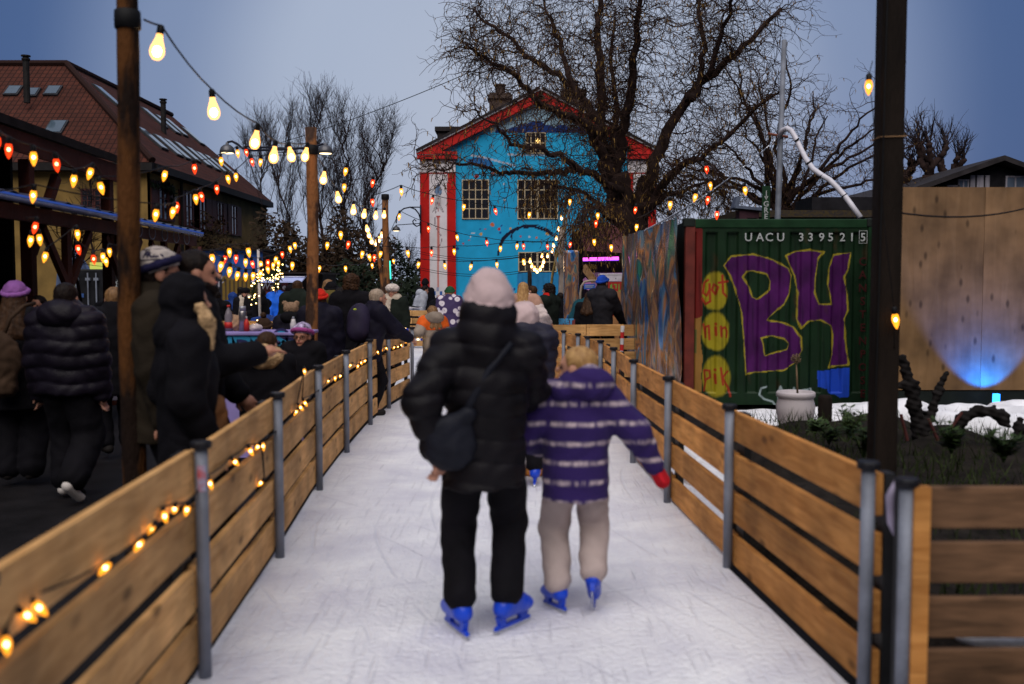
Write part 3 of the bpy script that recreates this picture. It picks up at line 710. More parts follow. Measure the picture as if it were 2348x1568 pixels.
def string(label, bulbs, d0, d1, scale=1.0, ends=(), sag=.0, group='bulb strings hung over the rink', wire=.005, tilt=.25, name='string_lights', dlist=None):
    """bulbs: list of (u, v[, kind]) in order along the wire"""
    root = thing(name, (0, 0, 0), label, 'string lights', group)
    n = len(bulbs); pts = []
    if ends and ends[0] is not None: pts.append(Vector(ends[0]))
    for i, bq in enumerate(bulbs):
        d = dlist[i] if dlist else d0 + (d1-d0)*(i/max(1, n-1))
        k = bq[2] if len(bq) > 2 else 'Y'
        big = k == 'B'; sc_ = scale*(1.12 if big else 1.18)
        c = P(bq[0], bq[1], d)
        hang = Vector((rng.uniform(-tilt, tilt), rng.uniform(-tilt, tilt), 1)).normalized()
        topp = c + hang*((.085 if big else .030)*sc_)
        q = hang.to_track_quat('Z', 'Y')
        g, f, s = PB[k]
        ob = link('bulb', g, root); ob.location = topp; ob.rotation_mode = 'QUATERNION'; ob.rotation_quaternion = q; ob.scale = (sc_,)*3
        of = link('filament', f, ob)
        os_ = link('socket', s, ob)
        pts.append(topp + hang*(.042 if big else .028)*sc_)
    if len(ends) > 1 and ends[1] is not None: pts.append(Vector(ends[1]))
    sm = []
    for i in range(len(pts)-1):
        a, b = pts[i], pts[i+1]; L_ = (b-a).length
        for j in range(4):
            t = j/4; sm.append(a.lerp(b, t) - Vector((0, 0, .06*L_*4*t*(1-t)*.4)))
    sm.append(pts[-1])
    mb = MB(); mb.tube(sm, wire, 5); mb.build('cable', CABLE, root, True)
    return root
pe = lambda u, v, d: P(u, v, d)
B = 'B'
string('large white-hot bulbs sagging between the first and second timber poles', [(360, 118, B), (490, 258, B), (584, 328, B), (627, 362, B), (668, 360, B), (699, 360, B)], 0, 0, 1.1, (pe(330, 45, 5.6), pe(707, 345, 11)), dlist=[5.75, 6.9, 8.0, 8.9, 9.9, 10.7], wire=.006)
string('large white-hot bulbs sagging between the second and third timber poles', [(741, 413, B), (776, 457, B), (810, 485, B), (834, 494, B), (861, 497, B), (880, 495, B)], 0, 0, 1.1, (pe(720, 345, 11), pe(887, 455, 19)), dlist=[11.6, 12.8, 14.2, 15.6, 17.2, 18.5], wire=.006)
string('bright bulb cluster dipping beyond the third timber pole', [(842, 527, B), (846, 541, B), (852, 555, B), (862, 560, B), (868, 552, B), (875, 541, B)], 22, 26, 1.25, (pe(840, 480, 21), pe(885, 500, 27)))
string('bright bulb loop hung between the thin poles by the blue door', [(1201, 604, B), (1215, 600, B), (1219, 611, B), (1225, 618, B), (1231, 623, B), (1238, 618, B), (1243, 610, B), (1246, 601, B)], 27, 27, 1.1, (pe(1190, 590, 27), pe(1250, 575, 27)))
string('bright bulbs climbing the thin yellowish pole in front of the blue house', [(1255, 588, B), (1242, 588, B), (1266, 577, B), (1269, 564, B), (1275, 548, B), (1280, 527, B), (1287, 501, B)], 27, 25, .95, (pe(1247, 600, 27), pe(1305, 455, 25)))
string('red and amber bulbs along the eave of the dark stall', [(-8, 330, 'R'), (20, 345, 'R'), (77, 363), (130, 378, 'R'), (169, 414), (206, 398)], 5.5, 7.0, 1.15, (pe(-40, 320, 5.4), pe(232, 400, 7.1)))
string('sparse bulbs running past the yellow wall under the tiled eave', [(232, 431), (377, 403), (446, 387, 'R'), (507, 370), (545, 352), (565, 350, 'R')], 7.1, 12, 1.2, (pe(206, 392, 7), pe(707, 350, 11)))
string('amber and red bulbs crossing the windows of the yellow house', [(76, 450), (357, 493), (396, 487), (405, 475, 'R'), (449, 456), (462, 451, 'R'), (497, 434, 'R'), (523, 411), (541, 406), (578, 372, 'R'), (597, 372)], 6.5, 11, 1.15, (pe(-30, 440, 6.2), pe(707, 350, 11)))
string('bulbs hanging in the dark pavilion beneath the blue gutter', [(80, 522, 'R'), (70, 552), (91, 549), (103, 589), (178, 538), (180, 572, 'R'), (215, 595, 'R'), (236, 590), (243, 600), (251, 578)], 6.5, 8.5, 1.05, (pe(60, 500, 6.4), pe(300, 560, 9)))
string('amber bulbs sagging in a deep curve above the purple counter', [(486, 595), (506, 611), (526, 623), (544, 632), (563, 634), (580, 633), (597, 628), (614, 618), (626, 609), (638, 604)], 8.2, 13, 1.25, (pe(474, 585, 8), pe(700, 560, 13)))
string('red and amber bulbs behind the deep curve of the counter lights', [(526, 579), (515, 595, 'R'), (541, 593, 'R'), (563, 602), (579, 606, 'R'), (598, 607), (614, 603, 'R'), (632, 595), (647, 584, 'R'), (665, 571), (676, 563)], 10, 13, 1.25, (pe(480, 575, 9.5), pe(705, 550, 13)))
string('bulbs crossing behind the second timber pole', [(570, 578), (670, 609), (732, 616), (792, 616), (853, 609), (902, 599)], 10.5, 20, 1.35, (pe(500, 560, 10), pe(960, 585, 22)))
string('high sparse bulbs between the second and third timber poles', [(792, 393), (789, 430), (854, 420, 'R'), (854, 464, 'R'), (920, 440), (990, 461, 'R'), (1063, 475), (1136, 485, 'R'), (1213, 493), (1306, 463)], 11.5, 15, 1.3, (pe(725, 350, 11), pe(1330, 440, 15)))
string('bulbs strung across the red and white stripe of the blue house', [(781, 539), (798, 561, 'R'), (830, 583), (847, 590), (858, 591, 'R'), (872, 583), (915, 497), (982, 525, 'R'), (1048, 545), (1116, 557, 'R'), (1185, 565), (1255, 566, 'R')], 12, 17, 1.35, (pe(725, 520, 11.2), pe(1300, 560, 17)))
string('bulbs level with the lower arc of the mural', [(750, 563), (935, 581), (989, 580, 'R'), (1041, 577), (1147, 570), (1200, 565, 'R'), (1307, 561, 'R')], 13, 17, 1.35, (pe(725, 540, 12), pe(1350, 545, 17)))
string('lowest bulbs in front of the mural above the skaters', [(959, 607), (1020, 610), (1079, 612), (1139, 607), (1200, 600)], 15, 16, 1.35, (pe(900, 590, 15), pe(1250, 585, 17)))
string('bulbs dipping beneath the willow towards the foil container', [(1370, 495), (1366, 513, 'R'), (1362, 555), (1401, 568), (1459, 521), (1456, 482, 'R')], 12, 12, 1.15, (pe(1310, 470, 13), pe(1470, 470, 12)))
string('amber and red bulbs climbing beside the chain above the container', [(1536, 470), (1593, 453), (1622, 459, 'R'), (1628, 426), (1620, 389, 'R')], 10, 10.5, 1.15, (pe(1459, 500, 11), pe(1600, 370, 10.5)))
string('two bulbs above the green container roof edge', [(1643, 493, 'R'), (1708, 437)], 10, 10, 1.15, (pe(1610, 480, 10), pe(1770, 420, 10)))
string('two bulbs fixed to the dark mast', [(1991, 200), (2053, 735)], 6.75, 6.75, 1.4, (pe(2000, 140, 6.8), pe(2050, 800, 6.8)), wire=.003)
# warm bulbs and greenery woven along the left fence
gl = [(15, 1480), (65, 1412), (92, 1395), (240, 1303), (318, 1250), (345, 1213), (378, 1185), (400, 1168), (428, 1170), (482, 1110), (540, 1060), (575, 1035), (590, 1025), (603, 1024), (597, 1108), (678, 945), (690, 935), (700, 925), (752, 874), (768, 868), (780, 862), (795, 842), (803, 838), (820, 840), (828, 832), (836, 828), (866, 808), (875, 802), (886, 799), (903, 797), (912, 795), (920, 792), (932, 784), (940, 781), (948, 783), (698, 852)]
def on_fence(u, pts, off):
    for (x0, y0), (x1, y1) in zip(pts, pts[1:]):
        u0, u1 = CU+F_PX*x0/y0, CU+F_PX*x1/y1
        if u0 <= u <= u1:
            k = (u-CU)/F_PX; t = (k*y0-x0)/((x1-x0)-k*(y1-y0)); return y0+t*(y1-y0)
    return pts[-1][1]
glist = sorted(gl)
string('warm bulbs woven through the gap of the left fence', [(u, v) for u, v in glist], 0, 0, .64, (P(-40, 1520, 2.15), P(955, 775, 14.8)), dlist=[on_fence(u, LP, 0)-.02 for u, v in glist], wire=.004, tilt=.9, name='fence_lights', group='bulb strings on the fences')
# ------------------------------------------------------------------ painted sheets
def inv_uv(x, z, d):
    k = (z-CAMZ)/d; b = F_PX*(k*cp+sp)/(cp-k*sp); s = d/(F_PX*cp+b*sp)
    return CU+x/s, CV-b
def in_poly(px, py, poly):
    r = np.zeros(px.shape, bool); n = len(poly)
    for i in range(n):
        x0, y0 = poly[i]; x1, y1 = poly[(i+1) % n]
        c = ((y0 > py) != (y1 > py)) & (px < (x1-x0)*(py-y0)/((y1-y0) if y1 != y0 else 1e-9)+x0)
        r ^= c
    return r
def seg_dist(px, py, pts, closed=False):
    d = np.full(px.shape, 1e9)
    q = list(pts)+([pts[0]] if closed else [])
    for (x0, y0), (x1, y1) in zip(q, q[1:]):
        dx, dy = x1-x0, y1-y0; L2 = dx*dx+dy*dy+1e-9
        t = np.clip(((px-x0)*dx+(py-y0)*dy)/L2, 0, 1)
        d = np.minimum(d, np.hypot(px-x0-t*dx, py-y0-t*dy))
    return d
def vnoise(x, y, s, seed=0):
    r = np.random.RandomState(seed); o = 0
    for i in range(5):
        a, b, c = r.uniform(-1, 1, 3); f = s*(1+i*.7); o = o+np.sin(x*f*a*2+y*f*b*2+c*6+np.sin(y*f*a)*1.3)/(1+i*.6)
    return o/2.5
def paint_sheet(name, x0, x1, z0, z1, d, step, colour, m, parent, yoff=None, keep=None):
    """a wall face whose paint is held as a colour attribute; colour(u, v, x, z) -> rgb arrays"""
    nx, nz = max(2, int((x1-x0)/step)), max(2, int((z1-z0)/step))
    gx, gz = np.meshgrid(np.linspace(x0, x1, nx), np.linspace(z0, z1, nz))
    gx, gz = gx.ravel(), gz.ravel(); u, v = inv_uv(gx, gz, d)
    y = np.full(gx.shape, d) if yoff is None else d+yoff(gx, gz)
    i = np.arange(nx*nz).reshape(nz, nx)
    fs = np.stack([i[:-1, :-1], i[:-1, 1:], i[1:, 1:], i[1:, :-1]], -1).reshape(-1, 4)
    if keep is not None:
        k = keep(u, v, gx, gz); fs = fs[k[fs].all(1)]
    o = np_mesh(name, np.stack([gx, y, gz], 1), fs, m, parent, smooth=False)
    a = o.data.color_attributes.new('paint', 'FLOAT_COLOR', 'POINT')
    c = np.ones((len(gx), 4), np.float32); c[:, :3] = colour(u, v, gx, gz)
    if len(o.data.vertices) == len(gx): a.data.foreach_set('color', c.ravel())
    return o
def setc(c, m, rgb): c[m] = rgb
def lerpc(c, w, rgb): c[:] = c*(1-w[:, None])+np.array(rgb)[None]*w[:, None]
def window(parent, x0, x1, z0, z1, y, cols, rows, fm, gm, t=.05, bar=.03, mull=None, dep=.05):
    mb = MB(); y0 = y-dep
    mb.box((x0-t, y0, z0-t), (x1+t, y, z0)); mb.box((x0-t, y0, z1), (x1+t, y, z1+t))
    mb.box((x0-t, y0, z0), (x0, y, z1)); mb.box((x1, y0, z0), (x1+t, y, z1))
    for i in range(1, cols):
        x = x0+(x1-x0)*i/cols; b = bar*(2.2 if mull and i in mull else 1); mb.box((x-b/2, y0+.008, z0), (x+b/2, y-.004, z1))
    for j in range(1, rows):
        z = z0+(z1-z0)*j/rows; mb.box((x0, y0+.012, z-bar/2), (x1, y-.006, z+bar/2))
    w_ = mb.build('window', fm, parent)
    mb = MB(); mb.box((x0, y0+.022, z0), (x1, y0+.03, z1)); mb.build('pane', gm, w_)
    return w_
GLASS = mat('dark_window_glass', (.012, .012, .016), .12, .1, spec=.8)
SKYGLASS = mat('roof_window_glass', (.06, .09, .12), .08, .1, spec=1.0)
def ray_plane(u, v, p0, n):
    o = Vector((0, 0, CAMZ)); d = P(u, v, 10)-o; n = Vector(n)
    return o+d*((Vector(p0)-o).dot(n)/d.dot(n))
# ------------------------------------------------------------------ the blue painted house
FD = 50.0
hs = thing('painted_house', (0, 0, 0), 'bright blue gabled house with a painted mural and red and white corner stripes', 'house')
hx0, hx1 = X(964, FD), X(1502, FD); zap = Z(210, FD); zev = Z(352, FD)
apx = X(1238, FD)
z3 = lambda x, y: (x/2.7364+916.8, y/2.7364)
z4 = lambda x, y: (x/6.082+1117.4, y/6.082+573)
BLUE, RED, WHITE = (.020, .40, .72), (.52, .012, .009), (.74, .69, .72)
DOTS = [(480,1107,12,0),(582,1087,8,1),(580,1410,12,1),(637,1418,6,2),(693,1433,7,3),(620,1437,8,0),(508,1468,8,3),(533,1437,5,0),(503,1437,4,2),(627,1460,6,2),(700,1475,6,2),(757,1484,5,0),(810,1487,6,4),(857,1490,6,1),(928,1463,12,3),(433,1508,5,0),(397,1527,5,0),(360,1560,9,2),(655,1155,6,4),(657,1255,6,4)]
DOT4 = [(258,540,20,1),(372,549,16,2),(316,565,10,4),(316,617,22,2),(710,558,17,3),(740,587,8,0),(710,630,20,2),(625,520,10,1),(590,640,9,3)]
DC = [(.45,.02,.02), (.60,.14,.05), (.01,.06,.28), (.62,.33,.07), (.6,.6,.62)]
def facade(u, v, x, z):
    c = np.tile(np.array(BLUE), (len(u), 1)); n = vnoise(x, z, 1.1, 3)
    c *= (1+.10*n-.22*np.clip(vnoise(x*2.2, z*.35, 2, 51)-.2, 0, 1))[:, None]
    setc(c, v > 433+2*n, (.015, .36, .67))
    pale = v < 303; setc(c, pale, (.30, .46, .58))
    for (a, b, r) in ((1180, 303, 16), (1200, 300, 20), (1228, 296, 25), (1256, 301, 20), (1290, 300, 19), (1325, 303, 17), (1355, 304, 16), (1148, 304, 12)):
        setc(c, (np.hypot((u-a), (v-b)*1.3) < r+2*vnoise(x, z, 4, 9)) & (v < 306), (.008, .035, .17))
    setc(c, (np.hypot((u-1105)/36, (v-371)/11) < 1) & (vnoise(x, z, 1.4, 4) > -.5), (.02, .14, .38)); setc(c, np.abs(seg_dist(u, v, [(1080, 356), (1105, 360), (1150, 372), (1180, 380)])) < 1.8, (.5, .5, .58))
    setc(c, seg_dist(u, v, [(1165, 354), (1200, 356), (1290, 353)]) < 1.6, (.45, .45, .52))
    for a, b, r, k in DOTS:
        p = z3(a, b); setc(c, np.hypot(u-p[0], v-p[1]) < r/2.5, DC[k])
    for a, b, r, k in DOT4:
        p = z4(a, b); setc(c, np.hypot(u-p[0], v-p[1]) < r/5.6, DC[k])
    for a, b, r in ((458, 1462, 15), (440, 1485, 12)):
        p = z3(a, b); e = np.sqrt(np.abs(u-p[0])/(r/2.7))+np.sqrt(np.abs(v-p[1])/(r/2.7)); setc(c, e < 1, (.62, .62, .65))
    arc = [z3(*q) for q in ((618,1600),(625,1550),(650,1495),(700,1447),(770,1420),(850,1424),(920,1448),(970,1485),(1000,1520),(1040,1555),(1090,1568))]
    wv = 3.2+1.6*vnoise(x*2, z*2, 2, 5)
    setc(c, seg_dist(u, v, arc) < wv, (.006, .008, .03))
    setc(c, seg_dist(u, v, [z3(*q) for q in ((612,1590),(640,1510),(690,1455),(780,1412),(860,1412),(930,1440),(980,1480))]) < 1.2, (.006, .008, .03))
    setc(c, seg_dist(u, v, [z3(*q) for q in ((700,1500),(698,1480),(706,1460),(730,1440))]) < 1.3, (.006, .008, .03))
    setc(c, seg_dist(u, v, [z3(*q) for q in ((657,1150),(662,1290))]) < .6, (.01, .03, .10))
    # geometric coloured tiles painted low at the right
    t = (u > 1281) & (u < 1296) & (v > 636); q = (np.floor((u-1281)/4.2)*3+np.floor((v-636)/5.5)*2).astype(int) % 5
    for i, cc in enumerate(((.5,.5,.52), (.45,.02,.02), (.55,.28,.05), (.01,.09,.35), (.3,.3,.4))): setc(c, t & (q == i), cc)
    return c
wallm = attr_mat('painted_render', .75, .10, 2.2, .15, 40)
def gable_keep(u, v, x, z):
    return z < np.minimum(zev+(x-hx0)/(apx-hx0)*(zap-zev), zev+(hx1-x)/(hx1-apx)*(zap-zev))
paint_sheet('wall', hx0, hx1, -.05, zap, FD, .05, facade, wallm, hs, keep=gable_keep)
bodym = mat('blue_side_wall', (.02, .22, .45), .8)
mb = MB(); mb.prism([(hx0, FD+.05, -.05), (hx1, FD+.05, -.05), (hx1, FD+.05, zev), (apx, FD+.05, zap-.08), (hx0, FD+.05, zev)], (0, 20, 0)); mb.build('side_wall', bodym, hs)
def pil(u, v, x, z):
    c = np.tile(np.array(RED), (len(u), 1)); L0 = 984.5 if pil.left else 1457.5
    w0, w1 = (985, 1025) if pil.left else (1452, 1486)
    n = vnoise(x, z, 2, 8)
    setc(c, (u > w0) & (u < w1), WHITE); setc(c, (v < 396), WHITE); setc(c, np.abs(v-397.5) < 1.6, (.30, .01, .01))
    if pil.left:
        setc(c, np.hypot((u-1002), (v-381)*1.6) < 6, (.25, .24, .3)); setc(c, (np.abs(u-1002) < 9) & (np.abs(v-373) < 1.5), (.05, .05, .09))
        leaf = [z3(*q) for q in ((240,1150),(222,1180),(218,1205),(228,1222),(240,1232),(254,1222),(263,1205),(258,1180))]
        setc(c, in_poly(u, v, leaf), (.16, .26, .42)); setc(c, seg_dist(u, v, leaf, True) < .5, (.03, .04, .1)); setc(c, seg_dist(u, v, [z3(240,1155), z3(240,1225)]) < .45, (.03, .04, .1))
        body_ = [z3(*q) for q in ((240,1212),(258,1250),(256,1290),(275,1335),(245,1308),(236,1308),(203,1330),(224,1290),(222,1250))]
        setc(c, in_poly(u, v, body_), (.50, .46, .47)); setc(c, seg_dist(u, v, body_, True) < .4, (.2, .16, .18))
        setc(c, (np.abs(u-1004.5) < 3.3-(v-500)*.010) & (v > 499) & (v < 668), (.60, .20, .17)); setc(c, (np.abs(u-1004) < 4.5) & (v > 494) & (v < 499), (.45, .06, .05))
        setc(c, seg_dist(u, v, [z3(*q) for q in ((246,1270),(238,1330),(235,1370))]) < .6, (.4, .05, .05))
        cur = [z3(*q) for q in ((240,1240),(232,1290),(222,1340),(218,1400),(232,1440),(256,1475),(262,1510),(250,1540),(238,1545))]
        setc(c, seg_dist(u, v, cur) < .5, (.08, .02, .05))
        for a, b, k in ((996, 672, 0), (1011, 672, 0), (1003.5, 663, 1), (1003.5, 682, 2)): setc(c, (np.abs(u-a) < 3) & (np.abs(v-b) < 4.2), ((.01, .10, .40), (.35, .35, .5), (.12, .30, .55))[k])
    else:
        setc(c, in_poly(u, v, [(1458, 420), (1465, 432), (1469, 460), (1463, 455), (1452, 460)]), (.2, .22, .3))
    return c*(1+.08*n)[:, None]
for left, (a, b) in ((True, (964, 1045)), (False, (1437, 1502))):
    pil.left = left
    paint_sheet('pilaster', X(a, FD-.18), X(b, FD-.18), -.05, Z(368, FD-.18), FD-.18, .04, pil, wallm, hs)
    mb = MB(); xa, xb = X(a, FD-.18), X(b, FD-.18); mb.box((xa, FD-.17, -.05), (xa+.01, FD, Z(368, FD))); mb.box((xb-.01, FD-.17, -.05), (xb, FD, Z(368, FD))); mb.build('pilaster_side', mat('red_wall_paint', RED, .7, .15, 3), hs)
REDW = mat('red_wall_paint', RED, .7, .15, 3); WHT = mat('white_wall_paint', (.60, .57, .60), .7, .12, 3)
ROOFDK = mat('dark_roof_felt', (.030, .026, .028), .8, .3, 3, .2, 30)
for sx, xe in ((1, hx0-.10), (-1, hx1+.10)):
    ex = apx-xe
    dv = Vector((ex, 0, zap+.03-zev)); nn = Vector((-dv.z, 0, dv.x)); nn = nn.normalized()*(1 if nn.z > 0 else -1)
    a = Vector((xe, 0, zev)); b = Vector((apx, 0, zap+.03))
    def rake(off0, off1, y0, y1, mm, nm):
        mb = MB(); q = [a-nn*off0, b-nn*off0, b-nn*off1, a-nn*off1]
        mb.prism([(p.x, y0, p.z) for p in q], (0, y1-y0, 0)); return fixn(mb.build(nm, mm, hs))
    rake(.02, .46, FD-.34, FD-.002, REDW, 'cornice'); rake(-.06, .02, FD-.44, FD-.1, WHT, 'cornice_edge'); rake(-.16, -.06, FD-.5, FD+20.2, ROOFDK, 'roof')
mb = MB(); xa, xb = X(958, FD-.3), X(1049, FD-.3); mb.box((xa, FD-.36, Z(366, FD)), (xb, FD-.01, Z(357, FD))); mb.box((xa-.03, FD-.40, Z(356, FD)), (xb, FD-.02, Z(349, FD))); mb.build('cornice_return', REDW, hs)
mb = MB(); mb.box((xa-.02, FD-.38, Z(357, FD)), (xb, FD-.03, Z(356, FD))); mb.build('cornice_line', WHT, hs)
mb = MB(); xa, xb = X(1436, FD-.3), X(1506, FD-.3); mb.box((xa, FD-.36, Z(366, FD)), (xb, FD-.01, Z(357, FD))); mb.box((xa, FD-.40, Z(356, FD)), (xb, FD-.02, Z(349, FD))); mb.build('cornice_return', REDW, hs)
WF = mat('pale_window_frame', (.50, .40, .26), .6, .2)
def hw(u0, u1, v0, v1, c, r, mull=None):
    return window(hs, X(u0, FD), X(u1, FD), Z(v1, FD), Z(v0, FD), FD-.004, c, r, WF, GLASS, .05, .045, mull)
hw(1062, 1119, 414, 500, 4, 4); hw(1188, 1276, 414, 500, 6, 4, (3,)); hw(1190, 1273, 580, 621, 6, 2, (3,)); 
aw = hw(1206, 1248, 306, 350, 4, 2)
star = MB(); sc_, sz_ = X(1232, FD-.2), Z(322, FD-.2)
for i in range(8):
    a = i*math.pi/4; ln = .17 if i % 2 == 0 else .10
    star.add([(sc_+.05*math.cos(a-.39), FD-.16, sz_+.05*math.sin(a-.39)), (sc_+ln*math.cos(a), FD-.16, sz_+ln*math.sin(a)), (sc_+.05*math.cos(a+.39), FD-.16, sz_+.05*math.sin(a+.39)), (sc_, FD-.24, sz_)], [(0, 1, 3), (1, 2, 3), (0, 2, 1)])
tag(star.build('star_lamp', emis('star_glow', (1, .62, .18), 3.0)), 'small lit paper star glowing in the attic window of the blue house', 'star lamp')
dm = MB(); n_ = 9
for i in range(n_):
    xa = X(1186, FD)+(X(1292, FD)-X(1186, FD))*i/n_; xb = xa+(X(1292, FD)-X(1186, FD))/n_-.02
    dm.box((xa, FD-.05, -.05), (xb, FD-.006, Z(627, FD)))
dr_ = dm.build('door', mat('blue_door_paint', (.012, .20, .45), .6, .15, 3), hs)
BRK = mat('sooty_brick', (.075, .05, .04), .9, .4, 9, .4, 30)
for uu, vt, ww, dd in ((1147, 216, .58, 4), (1312, 208, .62, 5)):
    x = X(uu, FD+dd); zt = Z(vt, FD+dd); mb = MB(); mb.box((x-ww, FD+dd-.5, zev+1), (x+ww, FD+dd+.5, zt)); mb.box((x-ww-.08, FD+dd-.58, zt-.32), (x+ww+.08, FD+dd+.58, zt-.1))
    mb.lathe([(.27, zt), (.27, zt+.40), (.33, zt+.42), (.33, zt+.5), (.22, zt+.5)], (x, FD+dd, 0), 10); mb.build('chimney', BRK, hs)
x0, x1 = X(1004, FD+3), X(1085, FD+3); mb = MB(); mb.box((x0, FD+3, zev-.4), (x1, FD+6, Z(300, FD+3))); mb.box((x0-.12, FD+2.85, Z(301, FD+3)), (x1+.12, FD+6.1, Z(291, FD+3))); mb.build('dormer', ROOFDK, hs)
# scroll bracket lamp on the corner
IRON = mat('wrought_iron', (.015, .017, .03), .5); DOME = mat('grey_lamp_dome', (.10, .10, .11), .4, .2, metal=.5)
GLOWW = emis('lamp_warm_glow', (1, .78, .45), 2.5)
def dome_lamp(parent, c, r, glow=GLOWW):
    mb = MB(); mb.lathe([(r*.98, -.30*r), (r*1.05, -.34*r), (r, 0), (r*.85, .42*r), (r*.5, .72*r), (r*.22, .82*r), (r*.2, 1.05*r), (r*.12, 1.1*r)], c, 18); sh = mb.build('lamp_shade', DOME, parent, True)
    mb = MB(); mb.lathe([(r*.84, -.37*r), (r*.3, -.45*r)], c, 14); mb.build('lamp_glow', glow, parent, True)
bl = thing('wall_lamp', (X(963, FD-.3), FD-.3, 0), 'scrolled iron bracket lamp on the corner of the blue house', 'lamp'); bl.location.z = 0
ox = X(963, FD-.3)
def rel(u, v): p = P(u, v, FD-.3); return (p.x-ox, 0, p.z)
mb = MB(); mb.tube([rel(*q) for q in ((908,512),(909,498),(915,486),(926,478),(940,475),(952,480),(960,490),(964,505),(962,516),(955,519),(948,514),(946,507),(950,503),(954,507))], .035, 6); mb.tube([rel(964, 475), rel(940, 475)], .03, 6); mb.tube([rel(964, 512), rel(908, 516)], .02, 6); mb.tube([rel(964, 470), rel(964, 535)], .04, 6); mb.build('bracket', IRON, bl, True)
p = rel(908, 526); dome_lamp(bl, p, .20)
# double-armed lamp behind the second pole
sl = thing('street_lamp', (X(714, 24), 24, -.05), 'double armed lamp with grey domes behind the second timber pole', 'lamp'); ox = X(714, 24)
def rel(u, v): p = P(u, v, 24); return (p.x-ox, 0, p.z+.05)
mb = MB(); mb.tube([(0, 0, 0), rel(714, 340)], .05, 8); mb.tube([rel(*q) for q in ((748, 338), (740, 330), (714, 338), (640, 343), (575, 345), (556, 340), (545, 331), (532, 324), (522, 326), (521, 332))], .028, 6); mb.tube([rel(560, 336), rel(714, 342)], .02, 6); mb.build('post', IRON, sl, True)
for q in ((521, 345), (746, 346)): dome_lamp(sl, rel(*q), .175)
# ------------------------------------------------------------------ yellow house with red tiles
yh = thing('yellow_house', (0, 0, 0), 'long yellow house with a dark red tiled roof and many roof windows', 'house')
def tile_mat():
    m, nt, b = nodes_of('red_clay_tiles'); N, L = nt.nodes.new, nt.links.new
    g = N('ShaderNodeUVMap')
    br = N('ShaderNodeTexBrick'); br.inputs['Scale'].default_value = 1; br.inputs['Brick Width'].default_value = .24; br.inputs['Row Height'].default_value = .33; br.inputs['Mortar Size'].default_value = .035; br.inputs['Mortar Smooth'].default_value = .9; br.offset = 0
    br.inputs['Color1'].default_value = (.080, .024, .015, 1); br.inputs['Color2'].default_value = (.055, .018, .012, 1); br.inputs['Mortar'].default_value = (.024, .010, .008, 1)
    L(g.outputs[0], br.inputs['Vector'])
    n = N('ShaderNodeTexNoise'); n.inputs['Scale'].default_value = .5; n.inputs['Detail'].default_value = 6; L(g.outputs[0], n.inputs[0])
    mr = N('ShaderNodeMapRange'); mr.inputs['To Min'].default_value = .45; mr.inputs['To Max'].default_value = 1.5; L(n.outputs[0], mr.inputs[0])
    sc = N('ShaderNodeVectorMath'); sc.operation = 'SCALE'; L(br.outputs['Color'], sc.inputs[0]); L(mr.outputs[0], sc.inputs['Scale']); L(sc.outputs[0], b.inputs['Base Color'])
    bp = N('ShaderNodeBump'); bp.inputs['Strength'].default_value = .6; bp.inputs['Distance'].default_value = .05; bp.invert = True; L(br.outputs['Fac'], bp.inputs['Height']); L(bp.outputs[0], b.inputs['Normal']); b.inputs['Roughness'].default_value = .8; b.inputs['Specular IOR Level'].default_value = .12
    return m
TILES = tile_mat()
def slope_face(name, pts, m, parent, thick=.12):
    """roof plane with UVs in metres: u along the eave, v up the slope"""
    pts = [Vector(p) for p in pts]; n = (pts[1]-pts[0]).cross(pts[2]-pts[0]).normalized()
    if n.z < 0: n = -n
    e = (pts[1]-pts[0]).normalized(); s = n.cross(e)
    mb = MB(); k = len(pts); lowp = [p-n*thick for p in pts]
    mb.add(pts+lowp, [tuple(range(k)), tuple(reversed(range(k, 2*k)))]+[(i, i+k, (i+1) % k+k, (i+1) % k) for i in range(k)])
    o = fixn(mb.build(name, m, parent)); uv = o.data.uv_layers.new(name='UVMap')
    for l in o.data.loops:
        p = o.data.vertices[l.vertex_index].co-pts[0]; uv.data[l.index].uv = (p.dot(e), p.dot(s))
    return o
YC = P(336, 357, 40); yz = YC.z; yx = YC.x; W5 = 5.5; yr = Z(149, 40+W5); FARY = 59.3
ov = .35
slope_face('roof', [(yx+ov, 40-ov, yz-.3), (yx+ov, FARY+.2, yz-.3), (yx-W5, FARY+.2, yr), (yx-W5, 40+W5, yr)], TILES, yh)
slope_face('roof', [(yx-45, 40-ov, yz-.3), (yx+ov, 40-ov, yz-.3), (yx-W5, 40+W5, yr), (yx-45, 40+W5, yr)], TILES, yh)
mb = MB(); mb.tube([(yx+ov, 40-ov, yz-.22), (yx-W5, 40+W5, yr+.06)], .14, 8); mb.tube([(yx-45, 40+W5, yr+.05), (yx-W5, 40+W5, yr+.08), (yx-W5, FARY, yr+.08)], .14, 8); mb.build('ridge_tiles', TILES, yh)
YEL = mat('ochre_render', (.22, .135, .038), .85, .3, 1.2, .2, 20)
mb = MB(); mb.prism([(yx-45, 40, -.06), (yx, 40, -.06), (yx, 40, yz-.1), (yx-45, 40, yz-.1)], (0, .3, 0)); mb.build('wall', YEL, yh)
mb = MB(); mb.prism([(yx, 40.001, -.06), (yx, FARY, -.06), (yx, FARY, yz-.05), (yx, 40.001, yz-.05)], (-.3, 0, 0)); mb.prism([(yx-2*W5, FARY, -.06), (yx-.302, FARY, -.06), (yx-.302, FARY, yz), (yx-W5, FARY, yr-.25), (yx-2*W5, FARY, yz)], (0, -.25, 0)); mb.build('side_wall', YEL, yh)
GUT = mat('dark_gutter', (.02, .018, .018), .6)
mb = MB(); mb.box((yx-45, 40-ov-.08, yz-.62), (yx+ov, 40-.002, yz-.32)); mb.box((yx+.002, 40-.0, yz-.62), (yx+ov+.08, FARY, yz-.32)); mb.build('eave', GUT, yh)
